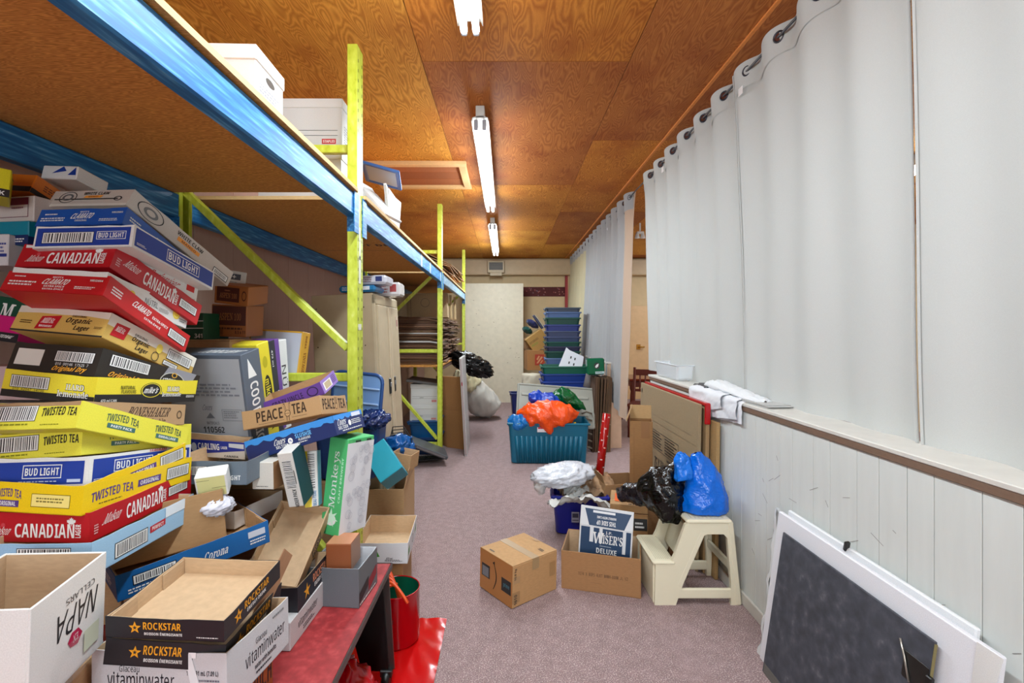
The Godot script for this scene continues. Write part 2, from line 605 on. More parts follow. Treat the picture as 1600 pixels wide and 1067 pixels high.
func make_materials():
	var fibre := noise_tex(noise(0.02, 4), grey(0.93, 1.0))
	var speck := noise_tex(noise(0.12, 2), grey(0.93, 1.0))
	var scuffs := noise_tex(noise(0.01, 5, FastNoiseLite.TYPE_SIMPLEX_SMOOTH, 4), ramp([[0.0, Color(0.95, 0.95, 0.95)], [1.0, Color(1, 1, 1)]]))
	# vertex-coloured board for cartons, print and painted things
	var ink_mat := mat(Color.WHITE, 0.5)
	ink_mat.vertex_color_use_as_albedo = true
	M.ink = ink_mat
	var board := tex(mat(Color.WHITE, 0.85), fibre, Vector3(3, 9, 3))
	board.vertex_color_use_as_albedo = true
	M.board = board
	var coat := tex(mat(Color.WHITE, 0.45), speck, Vector3(4, 4, 4))
	coat.vertex_color_use_as_albedo = true
	M.coat = coat
	var plastic := mat(Color.WHITE, 0.38)
	plastic.vertex_color_use_as_albedo = true
	M.plastic = plastic
	var painted := tex(mat(Color.WHITE, 0.5), scuffs, Vector3(1.5, 1.5, 1.5))
	painted.vertex_color_use_as_albedo = true
	M.painted = painted
	var metal := mat(Color.WHITE, 0.35, 0.9)
	metal.vertex_color_use_as_albedo = true
	M.metal = metal
	var shiny := mat(Color.WHITE, 0.18)
	shiny.vertex_color_use_as_albedo = true
	M.shiny = shiny
	# thin film: glossy, crinkled all over
	var crinkle := mat(Color.WHITE, 0.2)
	crinkle.vertex_color_use_as_albedo = true
	crinkle.normal_enabled = true
	var cn := noise(0.016, 3, FastNoiseLite.TYPE_SIMPLEX, 19)
	cn.fractal_type = FastNoiseLite.FRACTAL_RIDGED
	var ct := noise_tex(cn, null)
	ct.color_ramp = null
	ct.as_normal_map = true
	ct.bump_strength = 6.0
	crinkle.normal_texture = ct
	crinkle.normal_scale = 0.7
	crinkle.uv1_triplanar = true
	crinkle.uv1_scale = Vector3(2.2, 2.2, 2.2)
	M.crinkle = crinkle
	var cloth := mat(Color.WHITE, 0.95)
	cloth.vertex_color_use_as_albedo = true
	cloth.rim_enabled = true
	cloth.rim = 0.3
	M.cloth = cloth
	# blue beams, rubbed pale along their length
	var rub := noise_tex(noise(0.016, 5, FastNoiseLite.TYPE_SIMPLEX_SMOOTH, 9), ramp([[0.0, Color(0.05, 0.36, 0.60)], [0.45, Color(0.09, 0.42, 0.66)], [0.65, Color(0.20, 0.52, 0.74)], [0.85, Color(0.38, 0.64, 0.82)], [1.0, Color(0.55, 0.75, 0.9)]]))
	M.blue = tex(mat(Color.WHITE, 0.45), rub, Vector3(6, 7, 0.45), true)
	var rubp := noise_tex(noise(0.016, 5, FastNoiseLite.TYPE_SIMPLEX_SMOOTH, 10), ramp([[0.0, Color(0.30, 0.50, 0.66)], [0.4, Color(0.55, 0.68, 0.76)], [1.0, Color(0.80, 0.84, 0.86)]]))
	M.blue_pale = tex(mat(Color.WHITE, 0.5), rubp, Vector3(5, 3, 0.9), true)
	var rubg := noise_tex(noise(0.02, 5, FastNoiseLite.TYPE_SIMPLEX_SMOOTH, 12), ramp([[0.0, Color(0.62, 0.65, 0.12)], [0.25, Color(0.70, 0.74, 0.20)], [0.7, Color(0.75, 0.79, 0.27)], [1.0, Color(0.82, 0.85, 0.45)]]))
	M.lime = tex(mat(Color.WHITE, 0.42), rubg, Vector3(2.5, 1.2, 2.5), true)
	# rotary-cut fir plywood: the contour lines of a stretched, warped field
	var n := noise(0.0048, 2, FastNoiseLite.TYPE_SIMPLEX_SMOOTH, 21)
	n.domain_warp_enabled = true
	n.domain_warp_amplitude = 22.0
	n.domain_warp_frequency = 0.012
	var stops := []
	for i in 23:
		var dark := i % 2 == 1
		stops.append([i / 22.0, Color(0.82, 0.75, 0.68) if dark else Color(1, 1, 1)])
	var figure := noise_tex(n, ramp(stops), 1024)
	var blotch := noise_tex(noise(0.006, 3, FastNoiseLite.TYPE_SIMPLEX_SMOOTH, 33), ramp([[0.0, Color(0.86, 0.78, 0.74)], [0.5, Color(0.97, 0.96, 0.94)], [1.0, Color(1, 1, 0.98)]]))
	M.ply = []
	var tints := [Color(0.87, 0.59, 0.25), Color(0.84, 0.55, 0.22), Color(0.91, 0.66, 0.29), Color(0.75, 0.47, 0.23)]
	for i in 4:
		var m := tex(mat(tints[i], 0.66), figure, Vector3(1.35, 1.0, 0.26), true)
		m.metallic_specular = 0.3
		m.uv1_offset = Vector3(0.37 * i, 0.2 * i, 0.23 * i)
		m.detail_enabled = true
		m.detail_blend_mode = BaseMaterial3D.BLEND_MODE_MUL
		m.detail_albedo = blotch
		m.detail_uv_layer = BaseMaterial3D.DETAIL_UV_2
		m.uv2_triplanar = true
		m.uv2_world_triplanar = true
		m.uv2_scale = Vector3(0.55, 0.5, 0.4)
		m.uv2_offset = Vector3(0.31 * i, 0, 0.17 * i)
		M.ply.append(m)
	# shelf decks: straighter grain, paler
	var nd := noise(0.008, 4, FastNoiseLite.TYPE_SIMPLEX_SMOOTH, 5)
	var dstops := []
	for i in 21:
		dstops.append([0.1 + i * 0.04, Color(0.80, 0.72, 0.62) if i % 2 == 1 else Color(1, 1, 1)])
	M.deck = tex(mat(Color(0.93, 0.67, 0.34), 0.75), noise_tex(nd, ramp(dstops), 1024), Vector3(0.35, 1.0, 2.6), true)
	M.wood_edge = tex(mat(Color(0.86, 0.72, 0.50), 0.8), fibre, Vector3(2, 20, 2))
	# carpet: rose-mauve loops
	var carpet_noise := noise(0.24, 2, FastNoiseLite.TYPE_CELLULAR, 3)
	var loops := noise_tex(carpet_noise, ramp([[0.0, Color(0.36, 0.26, 0.29)], [0.35, Color(0.64, 0.51, 0.54)], [0.7, Color(0.80, 0.68, 0.70)], [1.0, Color(0.97, 0.88, 0.89)]]), 1024)
	var floor_mat := tex(mat(Color(0.93, 0.97, 0.92), 0.97), loops, Vector3(0.75, 0.75, 0.75), true)
	floor_mat.detail_enabled = true
	floor_mat.detail_blend_mode = BaseMaterial3D.BLEND_MODE_MUL
	floor_mat.detail_albedo = noise_tex(noise(0.05, 4, FastNoiseLite.TYPE_SIMPLEX_SMOOTH, 8), grey(0.88, 1.0))
	floor_mat.detail_uv_layer = BaseMaterial3D.DETAIL_UV_2
	floor_mat.uv2_triplanar = true
	floor_mat.uv2_world_triplanar = true
	floor_mat.uv2_scale = Vector3(0.5, 0.5, 0.5)
	floor_mat.heightmap_enabled = true
	floor_mat.heightmap_texture = noise_tex(carpet_noise, grey(0, 1), 1024)
	floor_mat.heightmap_scale = 0.3
	M.carpet = floor_mat
	# painted panelling and wallpaper
	var streak := noise_tex(noise(0.012, 3, FastNoiseLite.TYPE_SIMPLEX_SMOOTH, 17), grey(0.965, 1.0))
	M.panel = tex(mat(Color(0.83, 0.845, 0.83), 0.55), streak, Vector3(3, 0.4, 3), true)
	M.wallpaper = tex(mat(Color(0.72, 0.60, 0.545), 0.85), streak, Vector3(4, 0.3, 4), true)
	M.cream = tex(mat(Color(0.80, 0.70, 0.54), 0.7), streak, Vector3(1, 1, 1), true)
	M.groove = mat(Color(0.35, 0.31, 0.29), 0.9)
	# curtains: woven, a little light comes through
	var weave := noise_tex(noise(0.3, 2, FastNoiseLite.TYPE_VALUE, 6), grey(0.94, 1.0))
	var cur := tex(mat(Color(0.785, 0.795, 0.785), 0.85), weave, Vector3(6, 6, 6))
	cur.vertex_color_use_as_albedo = true
	cur.backlight_enabled = true
	cur.backlight = Color(0.35, 0.35, 0.35)
	cur.rim_enabled = true
	cur.rim = 0.25
	M.curtain = cur
	var glow := mat(Color(1, 1, 1), 0.4)
	glow.emission_enabled = true
	glow.emission = Color(1.0, 0.98, 0.95)
	glow.emission_energy_multiplier = 6.0
	M.tube = glow
	var day := mat(Color(0.9, 0.95, 1), 0.4)
	day.emission_enabled = true
	day.emission = Color(0.92, 0.96, 1.0)
	day.emission_energy_multiplier = 1.6
	M.daylight = day
	var clear := mat(Color(0.93, 0.95, 0.97, 0.35), 0.2)
	clear.transparency = BaseMaterial3D.TRANSPARENCY_ALPHA
	M.clear = clear
	var slate := noise_tex(noise(0.012, 5, FastNoiseLite.TYPE_SIMPLEX_SMOOTH, 41), ramp([[0.0, Color(0.20, 0.205, 0.235)], [0.5, Color(0.245, 0.255, 0.29)], [0.75, Color(0.29, 0.295, 0.33)], [0.92, Color(0.37, 0.37, 0.40)], [1.0, Color(0.52, 0.52, 0.54)]]))
	M.slate = tex(mat(Color.WHITE, 0.7), slate, Vector3(2.4, 2.4, 2.4))
	var redtop := noise_tex(noise(0.014, 5, FastNoiseLite.TYPE_SIMPLEX_SMOOTH, 51), ramp([[0.0, Color(0.50, 0.12, 0.13)], [0.6, Color(0.60, 0.17, 0.18)], [1.0, Color(0.70, 0.28, 0.27)]]))
	M.redtop = tex(mat(Color.WHITE, 0.5), redtop, Vector3(3, 3, 3))


const KRAFT := Color(0.75, 0.60, 0.43)
const KRAFT_IN := Color(0.84, 0.71, 0.56)
const WHITE := Color(0.90, 0.90, 0.89)
const BLACK := Color(0.09, 0.09, 0.10)


# ---------------------------------------------------------------- the room
const TOP := 3.075
const BACK := -10.75
const LAMP := Color(0.905, 0.965, 1.0)


func build_room():
	var f := Mb.new()
	f.box(Vector3(2.15, -0.075, -2.9), Vector3(8.3, 0.15, 16.0))
	struct("floor", f, M.carpet)
	# ceiling: a slab, and the sheets of plywood nailed under it
	var ce := struct_root("ceiling")
	add("slab", Mb.new().c(Color(0.12, 0.09, 0.07)).box(Vector3(2.15, TOP + 0.085, -2.9), Vector3(8.3, 0.13, 16.0)), M.board, ce)
	var xs := [-1.80, -1.712, -0.492, 0.728, 1.948, 3.168, 4.388, 5.608, 6.1]
	var sheets := {}
	for i in xs.size() - 1:
		var z := 5.0
		var stop := 4.44 if i % 2 == 0 else 3.24
		var k := 0
		while z > BACK:
			var e := maxf(stop, BACK)
			var w: float = xs[i + 1] - xs[i]
			var m := Mb.new()
			m.box(Vector3((xs[i] + xs[i + 1]) * 0.5, TOP + 0.006, (z + e) * 0.5), Vector3(w - 0.004, 0.012, z - e - 0.004), 0.001)
			var pick: int = [0, 2, 1, 2, 3, 0, 1, 2, 0, 3][(i * 3 + k * (2 if i % 2 else 1)) % 10]
			if i == 1: pick = [2, 2, 0, 2, 2, 0, 2][k % 7]
			if i == 2: pick = [0, 1, 1, 1, 3, 0, 2][k % 7]
			if i == 3: pick = [1, 0, 1, 3, 1, 3, 2][k % 7]
			if i == 4: pick = [3, 0, 2, 2, 1, 0, 2][k % 7]
			add("plywood_sheet", m, M.ply[pick], ce)
			z = e
			stop -= 2.44
			k += 1
	# thin batten over the partition line
	struct("trim_1", Mb.new().c(Color(0.86, 0.53, 0.24)).box(Vector3(1.308, TOP - 0.004, -2.9), Vector3(0.022, 0.012, 15.6), 0.002), M.board)
	# papered wall behind the racking, in upright boards
	var wl := struct_root("wall_left")
	add("backing", Mb.new().box(Vector3(-1.87, 1.54, -2.9), Vector3(0.14, 3.1, 16.0)), M.groove, wl)
	var zz := 4.9
	while zz > BACK:
		var w2 := 0.405
		add("panel", Mb.new().box(Vector3(-1.79, 1.5375, zz - w2 * 0.5), Vector3(0.02, 3.07, w2 - 0.003), 0.001), M.wallpaper, wl)
		zz -= w2
	# end wall
	var wb := struct_root("wall_back")
	add("panel", Mb.new().box(Vector3(2.15, 1.54, BACK - 0.07), Vector3(8.3, 3.1, 0.14)), M.cream, wb)
	var bd := Mb.new().c(Color(0.34, 0.14, 0.15)).box(Vector3(0.55, 2.35, BACK + 0.004), Vector3(1.5, 0.21, 0.006))
	add("wallpaper_border", bd, M.board, wb)
	var fl := Mb.new()
	var r2 := RandomNumberGenerator.new()
	r2.seed = 3
	for i in 46:
		var p := Vector3(r2.randf_range(-0.18, 1.28), r2.randf_range(2.27, 2.43), BACK + 0.0085)
		fl.c([Color(0.62, 0.38, 0.34), Color(0.45, 0.33, 0.36), Color(0.55, 0.22, 0.22)][i % 3])
		fl.lathe([Vector2(0.001, 0.002), Vector2(0.014, 0.0)], 6, Transform3D(Basis(Vector3.RIGHT, PI / 2), p))
	add("flower_print", fl, M.ink, wb)
	struct("trim_2", Mb.new().c(Color(0.80, 0.70, 0.56)).box(Vector3(2.15, 2.87, BACK + 0.09), Vector3(8.2, 0.34, 0.18), 0.02).box(Vector3(2.15, 2.715, BACK + 0.115), Vector3(8.2, 0.035, 0.23), 0.01), M.painted)
	struct("trim_3", Mb.new().c(Color(0.55, 0.10, 0.10)).box(Vector3(1.33, 1.38, BACK + 0.03), Vector3(0.06, 2.7, 0.05), 0.004), M.painted)
	struct("wall_right", Mb.new().box(Vector3(6.17, 1.54, -2.9), Vector3(0.14, 3.1, 16.0)), M.cream)
	# the wall behind the viewer, with a wide daylight window
	var wf := struct_root("wall_front")
	for k in [[Vector3(2.15, 0.45, 5.03), Vector3(8.3, 0.9, 0.14)], [Vector3(2.15, 2.95, 5.03), Vector3(8.3, 0.3, 0.14)], [Vector3(-1.75, 1.85, 5.03), Vector3(0.5, 1.9, 0.14)], [Vector3(3.95, 1.85, 5.03), Vector3(4.7, 1.9, 0.14)]]:
		add("panel", Mb.new().box(k[0], k[1]), M.panel, wf)
	var wn := struct_root("window_1")
	add("pane", Mb.new().box(Vector3(0.05, 1.85, 5.05), Vector3(3.1, 1.9, 0.02)), M.daylight, wn)
	for x in [-1.5, -0.47, 0.57, 1.6]:
		add("frame", Mb.new().c(WHITE).box(Vector3(x, 1.85, 5.02), Vector3(0.05, 1.9, 0.06), 0.004), M.painted, wn)
	var dl := AreaLight3D.new()
	dl.name = "daylight"
	dl.area_size = Vector2(3.0, 1.8)
	dl.light_energy = 14.0
	dl.light_color = Color(0.93, 0.97, 1.0)
	dl.area_range = 30.0
	dl.area_attenuation = 2.0
	dl.shadow_enabled = true
	dl.position = Vector3(0.05, 1.85, 4.97)
	wn.add_child(dl)
	# half wall: studs, random-width boards, a ledge, a strip of bare wood and a skirting
	var hw := struct_root("wall_partition")
	add("core", Mb.new().c(Color(0.5, 0.46, 0.43)).box(Vector3(1.385, 0.535, 0.3), Vector3(0.155, 1.07, 9.36)), M.board, hw)
	var z0 := 4.9
	var k2 := 0
	while z0 > -4.38:
		var w3: float = [0.107, 0.15, 0.107, 0.15, 0.1, 0.12][k2 % 6]
		var e3 := maxf(z0 - w3, -4.4)
		add("panel", Mb.new().box(Vector3(1.304, 0.53, (z0 + e3) * 0.5), Vector3(0.008, 1.06, z0 - e3 - 0.0022), 0.0012), M.panel, hw)
		z0 = e3
		k2 += 1
	add("end_board", Mb.new().c(Color(0.84, 0.72, 0.62)).box(Vector3(1.385, 0.53, -4.395), Vector3(0.16, 1.06, 0.012), 0.001), M.painted, hw)
	var marks := Mb.new().c(Color(0.52, 0.50, 0.49))
	for i in 26:
		var y := r2.randf_range(0.25, 0.95)
		var z := r2.randf_range(-2.6, -1.2)
		var l := r2.randf_range(0.01, 0.06)
		var up := r2.randf_range(-0.04, 0.04)
		marks.bar(Vector3(1.2995, y, z), Vector3(1.2995, y + up, z - l), 0.0015, 0.0006, Vector3.RIGHT)
	add("scuff_marks", marks, M.ink, hw)
	struct("trim_4", Mb.new().c(Color(0.83, 0.82, 0.79)).box(Vector3(1.382, 1.089, 0.27), Vector3(0.186, 0.018, 9.4), 0.003), M.painted)
	struct("trim_5", Mb.new().c(Color(0.47, 0.37, 0.30)).box(Vector3(1.299, 1.067, 0.27), Vector3(0.014, 0.026, 9.36), 0.002), M.board)
	struct("baseboard_right", Mb.new().c(Color(0.80, 0.785, 0.75)).box(Vector3(1.293, 0.035, 0.3), Vector3(0.014, 0.07, 9.4), 0.004), M.painted)
	# the far length of the same wall
	var h2 := struct_root("wall_far_partition")
	add("core", Mb.new().c(Color(0.84, 0.71, 0.60)).box(Vector3(1.39, 0.535, -8.48), Vector3(0.17, 1.07, 4.5), 0.002), M.painted, h2)
	add("ledge", Mb.new().c(Color(0.83, 0.80, 0.76)).box(Vector3(1.39, 1.08, -8.48), Vector3(0.20, 0.02, 4.52), 0.003), M.painted, h2)
	# the room beyond: rail, a door with a brass handle
	var dr := struct_root("door_1")
	add("leaf", Mb.new().c(Color(0.83, 0.68, 0.50)).box(Vector3(2.95, 1.02, BACK + 0.03), Vector3(0.86, 2.04, 0.05), 0.004), M.painted, dr)
	add("door_handle", Mb.new(true).c(Color(0.75, 0.55, 0.22)).tube([Vector3(2.9, 1.14, BACK + 0.055), Vector3(2.9, 1.14, BACK + 0.11), Vector3(3.02, 1.14, BACK + 0.11)], 0.014), M.metal, dr)
	add("lock_plate", Mb.new().c(Color(0.70, 0.50, 0.2)).box(Vector3(2.9, 1.14, BACK + 0.058), Vector3(0.09, 0.11, 0.008), 0.003), M.metal, dr)
	struct("trim_6", Mb.new().c(Color(0.78, 0.62, 0.44)).box(Vector3(2.1, 1.02, BACK + 0.012), Vector3(0.84, 0.06, 0.025), 0.004), M.painted)


func build_lamps():
	var n := 0
	var where := [Vector3(-0.17, 0, 2.4), Vector3(-0.17, 0, -1.15), Vector3(-0.18, 0, -4.66), Vector3(-0.185, 0, -8.06), Vector3(3.7, 0, -1.5), Vector3(3.7, 0, -5.0), Vector3(3.7, 0, -8.5)]
	var says := ["twin tube strip light on the ceiling behind the viewer", "glaring twin tube ceiling strip light nearest to the viewer, only its far end showing", "twin tube ceiling strip light in the middle of the row", "small looking twin tube strip light last in the row, near the end wall", "twin tube strip light in the room beyond the curtains, nearest", "twin tube strip light in the room beyond the curtains, middle", "twin tube strip light in the room beyond the curtains, near its end wall"]
	for p in where:
		var t := thing("ceiling_light", says[n], "ceiling light", Transform3D(Basis(), Vector3(p.x, TOP, p.z)), "strip lights")
		var h := Mb.new().c(Color(0.82, 0.82, 0.80))
		h.box(Vector3(0, -0.045, 0), Vector3(0.062, 0.09, 2.44), 0.004)
		h.plate([Vector2(-0.062, -0.11), Vector2(-0.055, -0.085), Vector2(-0.02, -0.075), Vector2(0.02, -0.075), Vector2(0.055, -0.085), Vector2(0.062, -0.11), Vector2(0.058, -0.11), Vector2(0.05, -0.09), Vector2(0.02, -0.082), Vector2(-0.02, -0.082), Vector2(-0.05, -0.09), Vector2(-0.058, -0.11)], 2.44)
		add("housing", h, M.painted, t)
		for s in [-1.0, 1.0]:
			add("tube", Mb.new(true).tube([Vector3(0.029 * s, -0.15, -1.19), Vector3(0.029 * s, -0.15, 1.19)], 0.017, 12), M.tube, t)
			for e in [-1.0, 1.0]:
				add("socket", Mb.new().c(Color(0.62, 0.63, 0.66)).box(Vector3(0.029 * s, -0.13, e * 1.2), Vector3(0.03, 0.075, 0.022), 0.006), M.plastic, t)
		var l := AreaLight3D.new()
		l.name = "lamp"
		l.area_size = Vector2(0.11, 2.36)
		l.light_energy = 5.0
		l.light_color = LAMP
		l.area_range = 20.0
		l.area_attenuation = 2.0
		l.shadow_enabled = true
		l.transform = Transform3D(Basis(Vector3.RIGHT, -PI / 2), Vector3(0, -0.175, 0))
		t.add_child(l)
		for k in 4:
			var q := OmniLight3D.new()
			q.name = "tube_glow"
			q.light_energy = 0.32
			q.light_color = LAMP
			q.light_size = 0.06
			q.omni_range = 20.0
			q.omni_attenuation = 2.0
			q.shadow_enabled = true
			q.position = Vector3(0, -0.20, -0.9 + 0.6 * k)
			t.add_child(q, true)
		n += 1
	# air outlet on the bulkhead of the end wall
	var v := thing("air_vent", "small boxed air vent with a dark grille on the end wall bulkhead", "vent", Transform3D(Basis(), Vector3(-0.205, 2.856, -10.45)))
	add("body", Mb.new().c(Color(0.76, 0.69, 0.57)).box(Vector3(0, 0, 0), Vector3(0.36, 0.26, 0.10), 0.01).box(Vector3(0, -0.16, 0.0), Vector3(0.26, 0.07, 0.12), 0.01), M.painted, v)
	add("grille_opening", Mb.new().c(Color(0.25, 0.24, 0.22)).box(Vector3(0, 0.01, 0.051), Vector3(0.29, 0.16, 0.004)), M.ink, v)
	for i in 5:
		add("slat", Mb.new().c(Color(0.5, 0.48, 0.44)).box(Vector3(0, -0.05 + 0.03 * i, 0.058), Vector3(0.29, 0.012, 0.012), 0.002), M.painted, v)
	# hatch frame on the ceiling over the rack
	var hx := -0.86
	var fr := thing("attic_hatch", "square ceiling hatch with a raw wooden frame above the blue racking", "ceiling hatch", Transform3D(Basis(), Vector3(hx, TOP, -4.95)))
	var wm := Mb.new().c(Color(0.80, 0.57, 0.34))
	for k in [[Vector3(0, -0.02, 0.36), Vector3(0.98, 0.04, 0.07)], [Vector3(0, -0.02, -0.36), Vector3(0.98, 0.04, 0.07)], [Vector3(-0.45, -0.02, 0), Vector3(0.07, 0.04, 0.65)], [Vector3(0.45, -0.02, 0), Vector3(0.07, 0.04, 0.65)]]:
		add("frame_board", Mb.new().c(Color(0.88, 0.71, 0.49)).box(k[0], k[1], 0.004), M.board, fr)
	for i in 3:
		add("cover_board", Mb.new().c([Color(0.66, 0.38, 0.2), Color(0.62, 0.35, 0.18), Color(0.68, 0.40, 0.21)][i]).box(Vector3(0, -0.008, -0.21 + 0.21 * i), Vector3(0.83, 0.016, 0.205), 0.002), M.board, fr)


# one hanging cloth between two depths along the wire; near folds are wide
func curtain(called, label, z_near: float, z_far: float, period: float, phase: float, amp: float, foot: Callable, tint: Callable, ring_at: Array):
	var t := thing(called, label, "curtain", Transform3D(), "grommet curtains")
	var n := noise(0.9, 3, FastNoiseLite.TYPE_SIMPLEX_SMOOTH, 61)
	var m := Mb.new(true)
	var top := func(z: float) -> float:
		return 3.046 + 0.014 * cos((z - phase) / period * TAU)
	var nu := int((z_near - z_far) / period * 22.0) + 4
	var nv := 26
	var pts := []
	for i in nu + 1:
		var z := lerpf(z_near, z_far, float(i) / nu)
		var row := []
		var ft: Vector2 = foot.call(z)
		for j in nv + 1:
			var v := float(j) / nv
			var y := lerpf(top.call(z), ft.y, v)
			var w := sin((z - phase) / period * TAU) * amp * (0.38 + 0.62 * exp(-v * 9.0))
			w += n.get_noise_3d(z * 1.6, y * 0.25, 3.0) * 0.035 * (0.3 + v)
			row.append(Vector3(lerpf(1.405, ft.x, v) + w, y, z))
		pts.append(row)
	for i in nu:
		m.col = tint.call(lerpf(z_near, z_far, float(i) / nu))
		for j in nv:
			m.quad(pts[i][j], pts[i][j + 1], pts[i + 1][j + 1], pts[i + 1][j])
	add("cloth", m, M.curtain, t)
	# the stitched top band and side hems stand a little proud
	var hem := Mb.new(true)
	hem.col = tint.call((z_near + z_far) * 0.5)
	for i in nu:
		for j in 2:
			var off := Vector3(-0.004, 0, 0)
			hem.quad(pts[i][j] + off, pts[i][j + 1] + off, pts[i + 1][j + 1] + off, pts[i + 1][j] + off)
	add("top_band", hem, M.curtain, t)
	for side in [0, nu]:
		var sh := Mb.new(true)
		sh.col = (tint.call(z_near if side == 0 else z_far) as Color) * 1.12
		for j in nv:
			var dz := Vector3(0, 0, -0.014 if side == 0 else 0.014)
			var pa: Vector3 = pts[side][j] + Vector3(-0.004, 0, 0)
			var pb: Vector3 = pts[side][j + 1] + Vector3(-0.004, 0, 0)
			sh.quad(pa, pb, pb + dz, pa + dz)
			sh.quad(pa + Vector3(0.004, 0, 0), pa, pb, pb + Vector3(0.004, 0, 0))
		add("side_hem", sh, M.curtain, t)
	for z in ring_at:
		var ring := Mb.new(true).c(Color(0.30, 0.31, 0.34))
		var loop := []
		for k in 17:
			var a := TAU * k / 16
			loop.append(Vector3(0, sin(a) * 0.026, cos(a) * 0.026))
		ring.tube(loop, 0.006, 6, false)
		var o := add("grommet", ring, M.metal, t)
		o.transform = xf(Vector3(1.4025, 3.0, z), 32)
		var eye := Mb.new().c(Color(0.34, 0.16, 0.09))
		eye.lathe([Vector2(0.0005, 0), Vector2(0.023, 0)], 14, Transform3D(Basis(Vector3.FORWARD, PI / 2), Vector3.ZERO))
		var q := add("grommet_hole", eye, M.ink, t)
		q.transform = xf(Vector3(1.402, 3.0, z + 0.001), 32)
	return t


func build_curtains():
	var grey_tint := func(_z): return Color(1, 1, 1).srgb_to_linear()
	var onto_ledge := func(z): return Vector2(1.452, 1.099)
	var rings := []
	for i in 8:
		rings.append(-1.55 - 0.322 * i)
	var p := 0.322
	curtain("curtain", "grey curtain panel at the picture edge, closest to the viewer", -0.7, -1.694, p, -1.55, 0.03, onto_ledge, grey_tint, [-1.226, -1.548])
	curtain("curtain", "wide pale grey curtain panel, middle of three over the half wall", -1.706, -2.956, p, -1.55, 0.03, onto_ledge, grey_tint, [-1.87, -2.19, -2.512, -2.843])
	curtain("curtain", "pale grey curtain panel ending beside the doorway gap, above the clear plastic tub", -2.962, -4.95, p, -1.55, 0.033, onto_ledge, grey_tint, [-3.144, -3.473, -3.783, -4.107, -4.432, -4.75])
	var far_foot := func(z):
		if z > -6.3:
			return Vector2(1.33, lerpf(0.49, 0.60, clampf((-5.45 - z) / 0.8, 0, 1)))
		return Vector2(1.285, lerpf(0.72, 0.86, clampf((-6.3 - z) / 0.8, 0, 1)))
	var far_tint := func(z):
		if z > -5.62:
			return Color(0.98, 0.84, 0.74).srgb_to_linear()
		if z > -8.3:
			return Color(0.84, 0.83, 0.85).srgb_to_linear()
		return Color(0.98, 0.92, 0.77).srgb_to_linear()
	var rr := [-5.54, -5.8, -6.22, -6.55, -6.9, -7.25, -7.55, -7.88, -8.2, -8.53, -8.86, -9.2, -9.53, -9.86, -10.2]
	curtain("curtain", "long curtain hanging past the doorway to the end wall, its near edge lined in beige", -5.40, -10.55, 0.335, -5.54, 0.045, far_foot, far_tint, rr)
	# tags and the wire
	for z in [[-2.86, 2.89], [-4.28, 2.90], [-6.62, 2.87]]:
		var tg := Mb.new().c(Color(0.95, 0.95, 0.95)).box(Vector3(), Vector3(0.003, 0.045, 0.05), 0.001)
		var o := add(numbered("care_tag"), tg, M.ink)
		o.position = Vector3(1.372, z[1], z[0])
		tag(o, ["small white square tag on the wide curtain near the batten", "small white square tag on the curtain beside the doorway gap", "tiny white square tag on the long far curtain"][0 if z[0] > -3 else (1 if z[0] > -5 else 2)], "tag")
	var w := Mb.new(true).c(Color(0.36, 0.36, 0.38))
	w.tube([Vector3(1.402, 3.003, 4.8), Vector3(1.402, 3.0, -3.0), Vector3(1.402, 3.003, BACK)], 0.0075, 8)
	tag(add("curtain_wire", w, M.metal), "thin dark wire rod the curtains hang from, under the ceiling", "curtain rod")
	for z in [-2.0, -4.95, -6.6]:
		var h := Mb.new(true).c(Color(0.72, 0.72, 0.7))
		h.tube([Vector3(1.402, 3.07, z), Vector3(1.402, 3.03, z), Vector3(1.395, 2.975, z), Vector3(1.415, 2.965, z)], 0.005, 6)
		var o2 := add(numbered("wire_hook"), h, M.metal)
		tag(o2, "small metal hook holding the curtain wire, " + {-2.0: "above the panel at the picture edge", -4.95: "above the doorway gap", -6.6: "partway along the far curtain"}[z], "hook", "wire hooks")
	var em := thing("wall_lamp", "small white lamp bracket seen through the gap between the curtains", "lamp", Transform3D(Basis(), Vector3(1.976, 2.883, -7.2)))
	add("plate", Mb.new().c(WHITE).box(Vector3(0, 0.05, 0), Vector3(0.10, 0.03, 0.08), 0.006).box(Vector3(0, 0.42, 0), Vector3(0.02, 0.72, 0.02), 0.003), M.plastic, em)
	for s in [-1.0, 1.0]:
		add("lamp_head", Mb.new(true).c(WHITE).lathe([Vector2(0.0, 0.05), Vector2(0.02, 0.045), Vector2(0.035, -0.01), Vector2(0.038, -0.03), Vector2(0.0, -0.03)], 14, Transform3D(Basis(), Vector3(0.04 * s, 0, 0))), M.plastic, em)


# ---------------------------------------------------------------- pallet racking
const AISLE := -0.742
const DECK := 2.175


